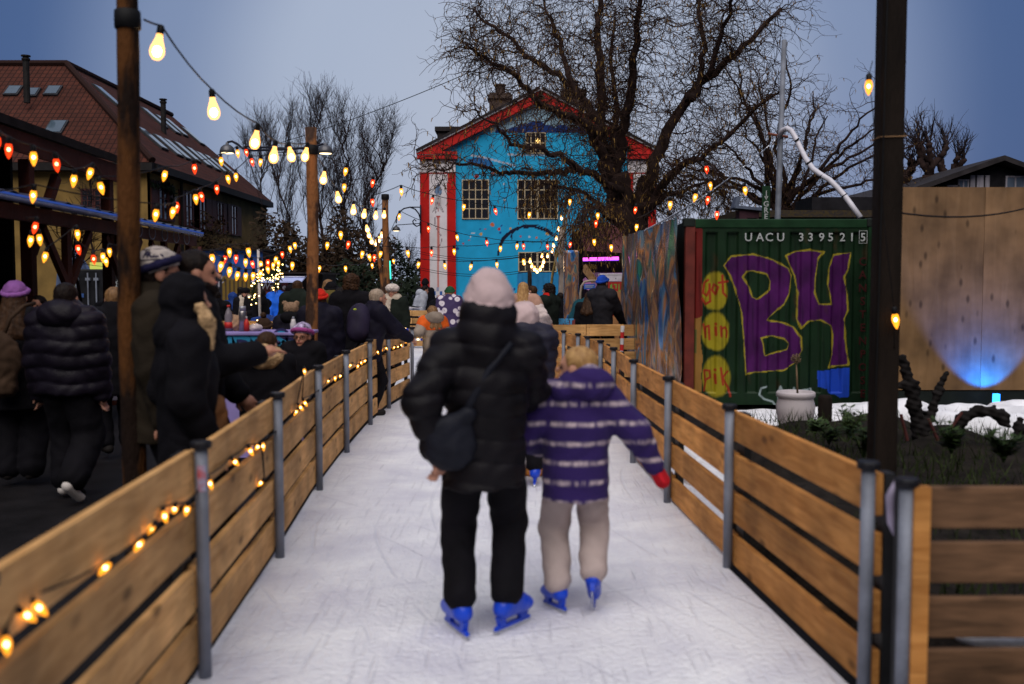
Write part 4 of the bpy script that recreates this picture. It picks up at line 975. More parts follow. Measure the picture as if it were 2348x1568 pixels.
RFR = mat('red_brown_joinery', (.075, .018, .014), .6, .2)
window(yh, X(197, 40), X(219, 40), Z(483, 40), Z(437, 40), 39.996, 2, 4, RFR, GLASS, .07, .03); window(yh, X(226, 40), X(247, 40), Z(483, 40), Z(437, 40), 39.996, 2, 4, RFR, GLASS, .07, .03)
for uu, vv in ((372, 462), (432, 480), (463, 490), (503, 499), (535, 505)):
    q = ray_plane(uu, vv, (yx, 0, 0), (1, 0, 0)); mb = MB(); w2, h2 = .48, .72
    for a0, a1, b0, b1 in ((-w2-.08, -w2, -h2-.08, h2+.08), (w2, w2+.08, -h2-.08, h2+.08), (-w2, w2, -h2-.08, -h2), (-w2, w2, h2, h2+.08), (-.03, .03, -h2, h2), (-w2, -.03, .1, .14), (.03, w2, .1, .14)):
        mb.box((yx+.003, q.y+a0, q.z+b0), (yx+.07, q.y+a1, q.z+b1))
    wn = mb.build('window', RFR, yh); mb = MB(); mb.box((yx+.004, q.y-w2, q.z-h2), (yx+.03, q.y+w2, q.z+h2)); mb.build('pane', GLASS, wn)
    for s in (-1, 1):
        mb = MB(); c = q.y+s*(w2+.50); mb.box((yx+.003, c-.38, q.z-h2-.05), (yx+.06, c+.38, q.z+h2+.05)); mb.build('shutter', RFR, yh)
q = ray_plane(412, 470, (yx, 0, 0), (1, 0, 0)); mb = MB(); mb.tube([(yx+.09, q.y, 0), (yx+.09, q.y, yz-.4)], .06, 8); mb.build('downpipe', GUT, yh)
q = ray_plane(372, 445, (yx, 0, 0), (1, 0, 0)); gmb = MB(); gp = [(yx+.15, q.y-1.5, q.z+.25), (yx+.15, q.y+.4, q.z+.35), (yx+.15, q.y+.9, q.z+.1), (yx+.15, q.y+1.0, q.z-.8)]
for i in range(len(gp)-1):
    a, b = Vector(gp[i]), Vector(gp[i+1])
    for j in range(60):
        c = a.lerp(b, rng.random()); v = Vector((rng.uniform(-1, 1), rng.uniform(-1, 1), rng.uniform(-1, 1))).normalized()*.24; gmb.tube([c, c+v], [.035, .008], 4)
tag(gmb.build('garland', mat('fir_green', (.012, .022, .012), .8)), 'dark fir garland hung over a window of the yellow house', 'garland')
n1 = Vector((0, -(yr-yz+.3), W5+ov)).normalized(); p1_ = (yx, 40-ov, yz-.3)
n2 = Vector((yr-yz+.3, 0, W5+ov)).normalized(); p2_ = (yx+ov, 50, yz-.3)
FRM = mat('roof_window_frame', (.035, .035, .04), .5)
def skylight(c, n, e, w_, l_):
    s = n.cross(e).normalized(); mb = MB(); mb.obox(c+n*.04, e*(w_/2+.07), s*(l_/2+.07), n*.05); f = mb.build('skylight', FRM, yh)
    mb = MB(); mb.obox(c+n*.10, e*w_/2, s*l_/2, n*.012); mb.build('pane', SKYGLASS, f)
for uu, vv, w_, l_ in ((31, 210, .5, .62), (122, 210, .5, .62), (75, 214, .42, .55), (129, 294, .62, .85)): skylight(ray_plane(uu, vv, p1_, n1), n1, Vector((1, 0, 0)), w_, l_)
for a, b, c, d in ((224,203,270,243),(339,260,365,283),(372,276,395,299),(385,278,418,309),(428,301,454,327),(339,311,357,329),(368,322,400,350),(385,327,424,362),(411,336,444,365),(434,345,474,378),(457,355,493,388),(477,365,510,391),(496,368,539,405)):
    skylight(ray_plane((a+c)/2, (b+d)/2, p2_, n2), n2, Vector((0, 1, 0)), .78, 1.35)
for uu, vt, vb, d in ((76, 127, 170, 42.5), (384, 227, 275, 50)):
    x = X(uu, d); mb = MB(); zt = Z(vt, d); mb.lathe([(.13, Z(vb, d)-1.2), (.13, zt-.22), (.17, zt-.2), (.17, zt-.12), (.12, zt-.11), (.12, zt-.06), (.19, zt-.05), (.19, zt)], (x, d, 0), 12); mb.build('flue', GUT, yh)
# ------------------------------------------------------------------ the shipping container with lettering
CD = 13.4
ct = thing('shipping_container', (0, 0, 0), 'dark green shipping container with purple graffiti letters on its end', 'container')
cx0, cx1, cz1 = X(1581, CD), X(1995, CD), Z(502, CD)
z8 = lambda u, v: ((u-1547.1)*3.041, (v-487.1)*3.041)
B1 = [(340,370),(395,305),(545,290),(690,330),(790,390),(815,440),(800,560),(760,640),(640,750),(760,770),(830,800),(880,870),(885,960),(840,1050),(760,1100),(560,1115),(495,1130),(480,900),(465,700),(420,520),(390,440)]
BH1 = [(470,450),(500,412),(545,405),(640,430),(668,480),(660,540),(575,605),(545,590),(520,520)]
BH2 = [(600,875),(680,860),(760,880),(795,915),(780,955),(625,1000),(615,920)]
H1 = [(775,300),(850,270),(940,260),(1040,275),(1005,320),(985,450),(980,560),(1010,640),(1095,640),(1065,500),(1075,380),(1110,295),(1225,280),(1205,400),(1180,450),(1200,580),(1205,680),(1180,740),(1185,880),(1210,1060),(1070,1080),(1100,990),(1105,850),(1090,790),(1020,750),(930,760),(880,810),(855,740),(860,560),(840,440),(790,345)]
SCR = [[(235,470),(205,490),(195,560),(225,580),(245,540),(245,500),(250,620),(215,640),(190,600)], [(275,500),(262,540),(285,570),(300,520),(275,500)], [(330,440),(335,560),(360,585)], [(305,490),(370,480)],
       [(200,780),(215,870),(215,800),(240,790),(245,885)], [(285,800),(288,855)], [(286,775),(287,780)], [(320,795),(325,865),(325,810),(350,800),(365,830),(360,870)],
       [(205,1100),(215,1180),(205,1240)], [(205,1100),(245,1105),(250,1150),(212,1170)], [(280,1130),(285,1190)], [(281,1095),(282,1100)], [(320,1085),(335,1200)], [(370,1110),(330,1150),(375,1225),(385,1280)]]
SAM = [[(640,1215),(600,1225),(588,1270),(620,1300),(680,1318),(700,1345),(670,1366),(640,1370)], [(715,1340),(722,1250),(735,1212),(755,1260),(770,1340)], [(720,1290),(765,1290)], [(790,1330),(795,1240),(815,1280),(835,1225),(850,1330)], [(880,1240),(950,1230),(960,1260),(940,1300),(885,1300),(880,1240)]]
def cont(u, v, x, z):
    a, b = z8(u, v); c = np.tile(np.array((.006, .021, .008)), (len(u), 1)); n = vnoise(x*3, z*3, 2, 2); n2 = vnoise(x*9, z*9, 2, 6)
    c *= (1+.25*n)[:, None]
    setc(c, (a < 190) & (b < 720+40*n), (.13, .012, .010)); setc(c, (a < 185+12*n) & (b >= 720+40*n) & (b < 1250), (.26, .13, .03))
    setc(c, (a < 150) & (np.abs(b-900-60*n) < 60), (.10, .10, .03))
    for (p, q, r, s) in ((280,545,95,135),(285,830,100,135),(290,1145,102,150)):
        e = np.hypot((a-p)/r, (b-q)/s)+.06*n+.05*n2*(np.sin(a*.25) > 0); lerpc(c, np.clip((1.06-e)*6, 0, 1), (.28, .23, .012))
    for s in SCR: lerpc(c, np.clip((10.5-seg_dist(a, b, s))/5, 0, 1), (.30, .03, .012))
    bl_ = [(1000,1105),(1060,1100),(1215,1080),(1215,1285),(1150,1292),(1115,1270),(1070,1262),(1060,1232),(1000,1215)]
    setc(c, in_poly(a, b, bl_), (.012, .06, .48))
    inb = in_poly(a, b, B1) & ~in_poly(a, b, BH1) & ~in_poly(a, b, BH2); inh = in_poly(a, b, H1)
    pur = np.array((.056, .006, .074))[None]*(1+.35*n+.15*n2)[:, None]; m_ = inb | inh; c[m_] = pur[m_]
    for pl in (B1, BH1, BH2, H1):
        wd = 6.5+4*n2+2*n; lerpc(c, np.clip((wd-seg_dist(a, b, pl, True))/4, 0, 1), (.30, .235, .02))
    for s in SAM: lerpc(c, np.clip((8-seg_dist(a, b, s))/5, 0, .75), (.40, .50, .52))
    st = np.clip(vnoise(x*14, z*.8, 2, 41)-.25, 0, 1); c *= (1-.55*st)[:, None]; lerpc(c, np.clip(vnoise(x*5, z*1.5, 2, 43)-.62, 0, 1)*1.2, (.06, .022, .01))
    return c
def corr(x, z):
    per = .2835; t = ((x-cx0)/per) % 1.0; r = np.clip((np.abs(t-.5)-.20)/.10, 0, 1)
    return (.044*r)*((z < cz1-.18) & (z > .16))
CONT = attr_mat('container_paint', .5, .14, 5, .1, 60)
paint_sheet('end_panel', cx0+.06, cx1-.05, .0, cz1-.10, CD, .0105, cont, CONT, ct, yoff=corr)
GRN = mat('container_green', (.010, .036, .015), .5, .3, 4, .1, 40); RUST = mat('rust_red_post', (.12, .018, .012), .6, .35, 5)
DK = mat('container_dark', (.012, .016, .014), .6)
mb = MB(); mb.box((cx0, CD-.012, cz1-.12), (cx1, CD+.10, cz1)); bevel(mb.build('top_rail', GRN, ct), .012)
mb = MB(); mb.box((cx0-.07, CD-.02, 0), (cx0+.062, CD+.1, cz1-.005)); bevel(mb.build('corner_post', RUST, ct), .012)
mb = MB(); mb.box((cx1-.055, CD-.02, 0), (cx1+.06, CD+.1, cz1-.005)); bevel(mb.build('corner_post', GRN, ct), .012)
mb = MB(); mb.box((cx0-.02, CD+.1, .05), (cx1+.05, CD+6.06, cz1-.02)); mb.build('body', DK, ct)
for x in (cx0-.02, cx1):
    mb = MB(); mb.box((x-.08, CD-.03, cz1-.11), (x+.08, CD+.12, cz1+.012)); bevel(mb.build('corner_casting', DK, ct), .02)
WLET = mat('white_stencil', (.38, .40, .40), .6, .15)
def zp(x, y, d=CD): return P(x/3.041+1547.1, y/3.041+487.1, d)
for ch, xx in (('U', 512), ('A', 592), ('C', 657), ('U', 736), ('3', 880), ('3', 945), ('9', 1022), ('5', 1085), ('2', 1167), ('1', 1233), ('5', 1311)):
    lettering(ch, .155, WLET, ct, zp(xx, 175, CD-.012), bold=.002)
mb = MB(); p = zp(1311, 171, CD-.012)
for a, b in (((-.055, -.085), (.055, -.080)), ((-.055, .080), (.055, .085)), ((-.055, -.080), (-.050, .080)), ((.050, -.080), (.055, .080))): mb.box((p.x+a[0], p.y-.003, p.z+a[1]), (p.x+b[0], p.y, p.z+b[1]))
mb.build('check_digit_box', WLET, ct)
REDL = mat('faded_red_letter', (.04, .007, .007), .7, .2)
for i, ch in enumerate('CANSTENPOSE'): lettering(ch, .15, REDL, ct, zp(1308, 345+i*92, CD-.012), bold=.003)
# holographic foil
def foil_mat(name, sc=1.0):
    m, nt, b = nodes_of(name); N, L = nt.nodes.new, nt.links.new
    tc = N('ShaderNodeTexCoord'); mp = N('ShaderNodeMapping'); mp.inputs['Scale'].default_value = (1.0*sc, .55*sc, .22*sc); L(tc.outputs['Object'], mp.inputs[0])
    n = N('ShaderNodeTexNoise'); n.inputs['Scale'].default_value = 3.0; n.inputs['Detail'].default_value = 2.5; n.inputs['Distortion'].default_value = 1.6; L(mp.outputs[0], n.inputs[0])
    rp = N('ShaderNodeValToRGB'); cr = rp.color_ramp
    st = [(.30, (.03, .12, .40)), (.40, (.10, .30, .55)), (.46, (.55, .25, .09)), (.52, (.16, .13, .16)), (.58, (.60, .33, .16)), (.64, (.05, .22, .28)), (.72, (.04, .38, .26))]  # foil's own rainbow plus reflected dusk and bulb light, put into the colours
    while len(cr.elements) < len(st): cr.elements.new(.5)
    for e, (a, c) in zip(cr.elements, st): e.position = a; e.color = (*c, 1)
    L(n.outputs[0], rp.inputs[0]); L(rp.outputs[0], b.inputs['Base Color']); b.inputs['Metallic'].default_value = .6; b.inputs['Roughness'].default_value = .2
    n2 = N('ShaderNodeTexNoise'); n2.inputs['Scale'].default_value = 3; n2.inputs['Detail'].default_value = 1; L(mp.outputs[0], n2.inputs[0])
    bp = N('ShaderNodeBump'); bp.inputs['Strength'].default_value = .7; bp.inputs['Distance'].default_value = .20; L(n2.outputs[0], bp.inputs['Height']); L(bp.outputs[0], b.inputs['Normal'])
    return m
FOIL = foil_mat('holographic_foil')
fa, fb = Vector((cx0-.10, CD+.02, 0)), Vector((X(1430, CD+6.1), CD+6.1, 0))
vs, k1, k2 = [], 60, 24
for i in range(k1+1):
    for j in range(k2+1):
        t, s = i/k1, j/k2; p = fa.lerp(fb, t); bul = .035*math.sin(t*41+2*math.sin(s*5))+.02*math.sin(t*93+s*7)
        vs.append((p.x-.05+bul, p.y, .08+s*(cz1-.05)))
i_ = np.arange((k1+1)*(k2+1)).reshape(k1+1, k2+1); fs = np.stack([i_[:-1, :-1], i_[1:, :-1], i_[1:, 1:], i_[:-1, 1:]], -1).reshape(-1, 4)
tag(np_mesh('foil_cladding', np.array(vs), fs, FOIL, ct))
fc = MB(); xa, xb, d = X(1293, 20), X(1327, 20), 20.0
fc.box((xa, d, -.05), (xb, d+.32, Z(573, d))); fo = fc.build('foil_column', foil_mat('foil_column_sheet', 1.8)); bevel(fo, .06, 3)
tag(fo, 'shiny rainbow foil column standing between the fence and the pink stage', 'column')
# ------------------------------------------------------------------ plywood hoarding, dark house, low roof at the right
PLY = wood_mat('plywood_sheet', (.27, .155, .070), (.22, .122, .052), .35, .7)
pd = 12.15
ph = thing('plywood_wall', (0, 0, 0), 'tall bare plywood hoarding on a black plinth behind the snow', 'wall')
x = X(2251, pd)-1.22
while x < 9:
    mb = MB(); mb.box((0, 0, 0), (2.47, .018, 1.216)); o = mb.build('plywood_panel', PLY, ph); o.location = (x+1.218, pd, Z(894, pd)); o.rotation_euler = (0, -math.pi/2, 0); x += 1.22
mb = MB(); mb.box((X(2251, pd)-1.22, pd+.03, -.05), (9.5, pd+.1, Z(440, pd)-.05)); mb.box((X(2040, pd), pd-.01, -.05), (9.5, pd+.028, Z(897, pd))); mb.build('plinth', DK, ph)
ul = thing('uplight', (X(2289, 11.85), 11.85, Z(912, 11.85)), 'small glowing blue lamp at the foot of the plywood wall', 'lamp')
mb = MB(); mb.box((-.035, -.03, -.06), (.035, .03, .05)); bevel(mb.build('lamp_body', emis('blue_lamp_face', (.02, .22, 1.0), 5.0), ul), .01)
mb = MB(); mb.box((-.05, -.04, -.25), (.05, .04, -.065)); mb.build('lamp_stand', DK, ul)
sp_ = bpy.data.lights.new('blue_beam', 'SPOT'); sp_.color = (.0, .13, 1.0); sp_.energy = 110; sp_.spot_size = R(96); sp_.spot_blend = .25; sp_.shadow_soft_size = .03
so_ = bpy.data.objects.new('blue_beam', sp_); col.objects.link(so_); so_.parent = ul; so_.location = (0, -.02, .08); so_.rotation_euler = Vector((-.05, .85, 1.0)).to_track_quat('-Z', 'Y').to_euler()
dh = thing('timber_house', (0, 0, 0), 'dark timber house with a low gable and bluish panes above the hoarding', 'house'); hd_ = 32.0
def hp_(u, v): p = P(u, v, hd_); return (p.x, hd_, p.z)
DKW = mat('black_timber', (.014, .013, .016), .8, .3)
ax_, az_ = X(2275, hd_), Z(372, hd_); ex0, ez0 = X(2050, hd_), Z(450, hd_); ex1 = 2*ax_-ex0
mb = MB(); mb.prism([(ex0+.4, hd_, -.06), (ex1-.4, hd_, -.06), (ex1-.4, hd_, ez0), (ax_, hd_, az_-.12), (ex0+.4, hd_, ez0)], (0, 14, 0)); mb.build('wall', DKW, dh)
for e in (ex0, ex1):
    mb = MB(); mb.prism([(e, hd_-.5, ez0-.05), (ax_, hd_-.5, az_), (ax_, hd_-.5, az_+.16), (e, hd_-.5, ez0+.11)], (0, 15, 0)); fixn(mb.build('roof', ROOFDK, dh))
PANE2 = mat('dusk_reflecting_pane', (.10, .13, .18), .15, .3, 2, spec=.9); WB = mat('weathered_white_board', (.30, .28, .32), .8, .4, 3, stretch=(4, 4, .4))
for u0, u1, v0, v1, c, r in ((2166, 2187, 428, 447, 2, 1), (2190, 2208, 415, 447, 2, 2), (2298, 2336, 407, 447, 2, 2), (2342, 2380, 416, 447, 2, 2)):
    window(dh, X(u0, hd_), X(u1, hd_), Z(v1+18, hd_), Z(v0, hd_), hd_-.004, c, r, WB, PANE2, .05, .05)
for u0, u1 in ((2214, 2225), (2229, 2244), (2248, 2258)):
    mb = MB(); mb.box((X(u0, hd_), hd_-.06, Z(470, hd_)), (X(u1, hd_), hd_-.004, Z(402, hd_))); mb.build('board', WB, dh)
lr = thing('low_shed', (0, 0, 0), 'low dark shed with a flat leaf-strewn roof behind the green container', 'shed'); d = 22
mb = MB(); mb.box((X(1690, d), d, -.06), (X(2010, d), d+6, Z(500, d))); mb.build('wall', DKW, lr)
mb = MB(); mb.box((X(1680, d), d-.3, Z(500, d)+.002), (X(2020, d), d+6.3, Z(484, d))); mb.build('roof', mat('leafy_felt', (.03, .026, .03), .9, 0, 25, .3, 30, c2=(.07, .05, .02)), lr)
mb = MB(); x = X(1940, 24); mb.box((x-1.0, 23.6, Z(484, 24)), (x+.6, 25, Z(455, 24))); mb.build('roof_box', DKW, lr)
bh = thing('bird_house', (X(1708, 14.5), 14.5, cz1-.03), 'small dark wooden hutch with a slanting blue-grey lid on the container roof', 'hutch')
mb = MB(); mb.box((-.13, -.12, 0), (.15, .12, .22)); mb.lathe([(.07, 0), (.07, .01)], (.05, -.125, .1), 10); mb.build('box', mat('dark_plum_wood', (.05, .022, .03), .7), bh)
mb = MB(); mb.obox((.01, 0, .245), (.21, 0, -.02), (0, .17, 0), (.002, 0, .02)); mb.obox((-.16, 0, .33), (.02, 0, .08), (0, .12, 0), (.03, 0, -.008)); mb.build('lid', mat('blue_grey_lead', (.09, .11, .16), .5), bh)
mp_ = thing('metal_mast', (X(1783, 16), 16, -.06), 'thin grey steel mast rising behind the green container', 'mast'); zt = Z(92, 16)+.06
mb = MB(); mb.tube([(-.06, 0, 0), (-.04, 0, 2.2), (.03, 0, zt)], [.055, .05, .04], 10); mb.build('shaft', GALV, mp_, True)
mb = MB(); zz = Z(312, 16)+.06; mb.tube([(-.22, -.05, zz+.03), (-.05, -.05, zz), (.1, -.05, zz-.02)], .022, 6); mb.build('clamp', mat('rusty_clamp', (.16, .05, .03), .6), mp_)
hz = MB(); hz.tube([P(u, v, dd) for u, v, dd in ((1786,314,15.9),(1793,299,15.8),(1804,294,15.7),(1814,300,15.6),(1823,315,15.5),(1835,340,15.4),(1848,366,15.2),(1864,388,15),(1884,402,14.8),(1902,413,14.7),(1920,431,14.6),(1936,449,14.5),(1950,468,14.4),(1972,499,14.3))], .040, 12)
hzo = tag(hz.build('hose', mat('white_plastic_hose', (.62, .60, .66), .4, .08), None, True), 'fat white plastic hose curving down from the steel mast', 'hose')
for u, v, dd in ((1826, 321, 15.45), (1853, 373, 15.1), (1884, 402, 14.8), (1935, 448, 14.5)):
    p = P(u, v, dd); q = P(u+9, v+13, dd); t = (q-p).normalized(); mb = MB(); mb.tube([p-t*.012, p+t*.012], .0435, 12); mb.build('band', STRAP, hzo)
cn_ = MB(); a, b = P(1778, 320, 15.9), P(1478, 528, 13.6); nl = 90
for ph_ in (0, math.pi):
    cn_.tube([a.lerp(b, i/(nl*4))+Vector((.012*math.cos(i*.8+ph_), .012*math.sin(i*.8+ph_), .012*math.cos(i*.8+ph_)-.10*4*(i/(nl*4))*(1-i/(nl*4)))) for i in range(nl*4+1)], .007, 4)
tag(cn_.build('chain', mat('bright_chain', (.45, .47, .52), .3, .1, metal=.8)), 'steel chain slanting from the mast down to the foil container', 'chain')
sg = thing('sign', (X(1752, 14), 14, Z(505, 14)), 'narrow dark green upright sign with white letters and an arrow', 'sign')
mb = MB(); zt = Z(426, 14)-Z(505, 14); mb.box((-.055, 0, -.1), (.055, .02, zt)); mb.build('board', mat('sign_green', (.010, .035, .016), .6), sg)
for i, ch in enumerate('GRE'): lettering(ch, .105, WLET, sg, (0, -.004, Z(468+i*14.5, 14)-Z(505, 14)), bold=.002)
mb = MB(); z0 = Z(455, 14)-Z(505, 14); mb.box((-.006, -.006, z0), (.006, -.002, z0+.11)); mb.prism([(-.03, -.006, z0+.03), (.03, -.006, z0+.03), (0, -.006, z0-.02)], (0, .004, 0)); mb.build('arrow', WLET, sg)
# ------------------------------------------------------------------ trees
BARKD = mat('dark_bark', (.030, .018, .016), .9, .4, 4, .5, 30)
TWIG = mat('twig_bark', (.042, .023, .017), .9, .3, 3)
TWIG2 = mat('grey_twig_bark', (.028, .020, .022), .9, .3, 3)
LEAFY = mat('withered_leaf', (.20, .11, .020), .7, .5, 30)
class Tree:
    def __init__(s, seed): s.r = random.Random(seed); s.trunk = MB(); s.crown = MB(); s.leaf = MB(); s.nt = 0
    def curl(s, p, d, ln, r, curl, grav, n=6):
        pts = [p.copy()]; rs = [r]; d = d.normalized(); w = s.r.uniform(0, 6); ax = d.orthogonal().normalized(); bx = d.cross(ax)
        for i in range(n):
            a = w+i*s.r.uniform(1.1, 2.1)
            d = (d+(ax*math.cos(a)+bx*math.sin(a))*curl+Vector((0, 0, grav))).normalized()
            p = p+d*ln/n; pts.append(p.copy()); rs.append(r*(1-.85*(i+1)/n)+.0025)
        return pts, rs, d
    def twigs(s, pts, rs, count, ln, r, curl, grav, depth, leaves=0, spread=1.1, upb=.25, side=4):
        k = len(pts)
        for _ in range(count):
            t = s.r.random()**.8*(k-1); i = min(int(t), k-2); f = t-i; p = pts[i].lerp(pts[i+1], f)
            ax = (pts[i+1]-pts[i]).normalized()
            rv = Vector((s.r.gauss(0, 1), s.r.gauss(0, 1), s.r.gauss(0, 1))).normalized()
            d = ax*s.r.uniform(.2, .9)+rv*spread+Vector((0, 0, upb)); L_ = ln*s.r.uniform(.45, 1.15)
            q, qr, _d = s.curl(p, d, L_, min(r, rs[i]*.7), curl, grav, 7 if depth else 5)
            s.crown.tube(q, qr, 3 if depth == 0 else side, False); s.nt += 1
            if depth: s.twigs(q, qr, s.r.randint(5, 9), ln*.45, r*.42, curl, grav, depth-1, leaves, spread*.9, upb*.6)
            elif leaves:
                for _l in range(leaves):
                    if s.r.random() < .35: continue
                    c = q[s.r.randint(1, len(q)-1)]; a = s.r.uniform(0, 6.28); l2 = s.r.uniform(.05, .11)
                    e = Vector((math.cos(a), math.sin(a), 0))*.014; dn = Vector((s.r.uniform(-.4, .4), s.r.uniform(-.4, .4), -1))*l2
                    s.leaf.add([c-e, c+e, c+e*.4+dn, c-e*.4+dn], [(0, 1, 2, 3)])
    def limb(s, pts, r0, r1, n=9):
        # smooth the traced limb and give it small kinks
        P_ = [Vector(p) for p in pts]; out = []
        for i in range(len(P_)-1):
            a, b, c, d = P_[max(i-1, 0)], P_[i], P_[i+1], P_[min(i+2, len(P_)-1)]
            for j in range(4):
                t = j/4; out.append(.5*((2*b)+(c-a)*t+(2*a-5*b+4*c-d)*t*t+(3*b-a-3*c+d)*t**3)+Vector((s.r.gauss(0, 1), s.r.gauss(0, 1), s.r.gauss(0, 1)))*.035)
        out.append(P_[-1]); k = len(out)-1
        rs = [r0+(r1-r0)*(i/k)**.8 for i in range(k+1)]
        s.trunk.tube(out, rs, n, True); return out, rs
    def build(s, name, label, loc_note=None, cat='tree', group=None, bark=BARKD, tw=TWIG, leaf=LEAFY):
        root = thing(name, (0, 0, 0), label, cat, group)
        if s.trunk.v: s.trunk.build('trunk', bark, root, True)
        if s.crown.v: s.crown.build('crown', tw, root, True)
        if s.leaf.v: s.leaf.build('leaves', leaf, root)
        return root
# the big curly willow
wd = 25.0; T = Tree(11)
def wl(pts, r0, r1, cnt, ln, dz=0.0, grav=-.10, leaves=1, depth=1):
    q = [P(u, v, wd+dz*i/(len(pts)-1)+(e if len(z_) else 0)) for i, (u, v, *z_) in enumerate(pts) for e in [z_[0] if z_ else 0]]
    l, rs = T.limb(q, r0*.8, r1*.8); T.twigs(l[2:], rs[2:], int(cnt*2.1), ln, .012, .62, grav, depth, leaves); return l
tb = P(1442, 700, wd); T.limb([(tb.x, wd, -.06), P(1440, 640, wd), P(1436, 573, wd), P(1428, 512, wd), P(1420, 450, wd), P(1412, 400, wd)], .40, .30, 14)
T.limb([P(1440, 600, wd), P(1455, 540, wd), P(1468, 480, wd+.2), P(1487, 413, wd+.3)], .30, .24, 12)
wl([(1428,512),(1400,440),(1381,360),(1381,285),(1374,157),(1370,73),(1377,0),(1380,-70)], .26, .06, 46, 1.9, 1.5)
wl([(1415,420),(1375,340),(1348,292),(1300,262),(1238,241),(1180,175),(1121,143),(1081,113)], .20, .03, 52, 1.7, -3)
wl([(1381,300),(1350,245),(1330,219),(1282,172),(1216,135),(1172,95),(1121,55),(1088,22)], .16, .03, 48, 1.7, 1)
wl([(1330,219),(1297,153),(1278,80),(1257,29),(1240,-60)], .10, .03, 34, 1.6, 2)
wl([(1412,400),(1428,311),(1443,219),(1458,110),(1461,37),(1470,-70)], .22, .05, 46, 1.8, -2)
wl([(1470,480),(1487,413),(1520,329),(1560,248),(1604,194),(1666,139),(1719,91),(1790,20)], .25, .06, 56, 1.9, 1)
wl([(1575,230),(1604,194),(1611,110),(1607,29),(1600,-50)], .14, .04, 34, 1.7, 2)
wl([(1620,180),(1660,60),(1690,-30)], .10, .04, 24, 1.6, -1)
wl([(1443,475),(1410,435),(1374,413),(1325,385),(1282,358),(1227,340),(1172,329),(1136,289),(1092,252)], .16, .02, 30, 1.3, -4)
wl([(1325,390),(1282,398),(1227,398),(1180,396),(1136,387),(1063,373),(1023,384),(979,395)], .11, .015, 28, 1.1, -5, -.16)
wl([(1480,500),(1500,450),(1538,402),(1580,370),(1629,347),(1719,260),(1790,210)], .18, .03, 52, 1.6, -2)
wl([(1425,500),(1380,470),(1330,440),(1290,430),(1240,420)], .10, .02, 22, 1.3, -2.5, -.3, 3)
wl([(1440,520),(1400,500),(1360,480),(1330,520)], .09, .02, 34, 1.2, -3, -.4, 3)
wl([(1455,520),(1500,470),(1560,440),(1620,420),(1660,440)], .12, .02, 50, 1.5, 2, -.2, 2)
wl([(1412,400),(1405,330),(1415,250),(1400,150),(1410,40)], .15, .04, 44, 1.7, 3)
T.build('willow_tree', 'huge curly bare willow with yellowing leaves in front of the blue house')
# second tree behind the container
T = Tree(23); td = 34.0
b = P(1800, 640, td); T.limb([(b.x, td, -.06), P(1795, 560, td), P(1790, 480, td)], .35, .26, 10)
for i in range(17):
    a = -1.25+2.5*i/16+T.r.uniform(-.06, .06); L_ = T.r.uniform(3.6, 5.4)
    p0 = P(1790, 500-T.r.uniform(0, 20), td); q = [p0]; d = Vector((math.sin(a), T.r.uniform(-.5, .5), math.cos(a)+.12)).normalized()
    for k in range(5): q.append(q[-1]+(d+Vector((T.r.gauss(0, .16), T.r.gauss(0, .16), -.07*abs(a)*k+T.r.gauss(0, .08)))).normalized()*L_/5)
    l, rs = T.limb(q, .10, .02, 6); T.twigs(l, rs, 20, 1.4, .014, .45, -.06, 1, 1)
T.build('tree', 'round bushy bare tree behind the steel mast and hose')
# tall slim bare trees left of the blue house
def slim(seed, u, d, vtop, spread_, n, label, low=.1, ls=1.0):
    T = Tree(seed); x = X(u, d); zt = Z(vtop, d)
    tr = [Vector((x+T.r.gauss(0, .05)*i, d, -.06+(zt*.93)*i/6)) for i in range(7)]
    l, rs = T.limb(tr, .10, .02, 7)
    for i in range(n):
        t = T.r.uniform(low, .95); p = l[int(t*(len(l)-1))]; a = T.r.uniform(0, 6.28); L_ = (zt-p.z)*T.r.uniform(.45, .8)+.6
        d0 = Vector((math.cos(a)*spread_, math.sin(a)*spread_, 1)).normalized(); q = [p.copy()]
        for k in range(5): q.append(q[-1]+(d0+Vector((T.r.gauss(0, .10), T.r.gauss(0, .10), .10*k))).normalized()*L_/5)
        l2, r2 = T.limb(q, .032, .008, 5); T.twigs(l2, r2, 18, 1.15*ls, .008, .16, .05, 1, 0, .6, .5, 3)
    return T.build('tree', label, group='bare trees left of the blue house', tw=TWIG2)
slim(31, 600, 62, 262, .42, 20, 'bare bush-like tree at the far end of the red tiled roof')
slim(32, 655, 56, 250, .35, 18, 'bare upright tree just left of the second timber pole')
slim(33, 740, 50, 205, .42, 24, 'tallest slim bare tree just right of the second timber pole')
slim(34, 800, 52, 215, .45, 24, 'slim bare tree with steep fanning branches above the grey haired person')
slim(35, 850, 47, 268, .55, 20, 'spreading bare tree nearest the scrolled bracket lamp', .1)
slim(36, 935, 66, 560, .6, 8, 'low scrubby tree beside the corner of the blue house', .05)
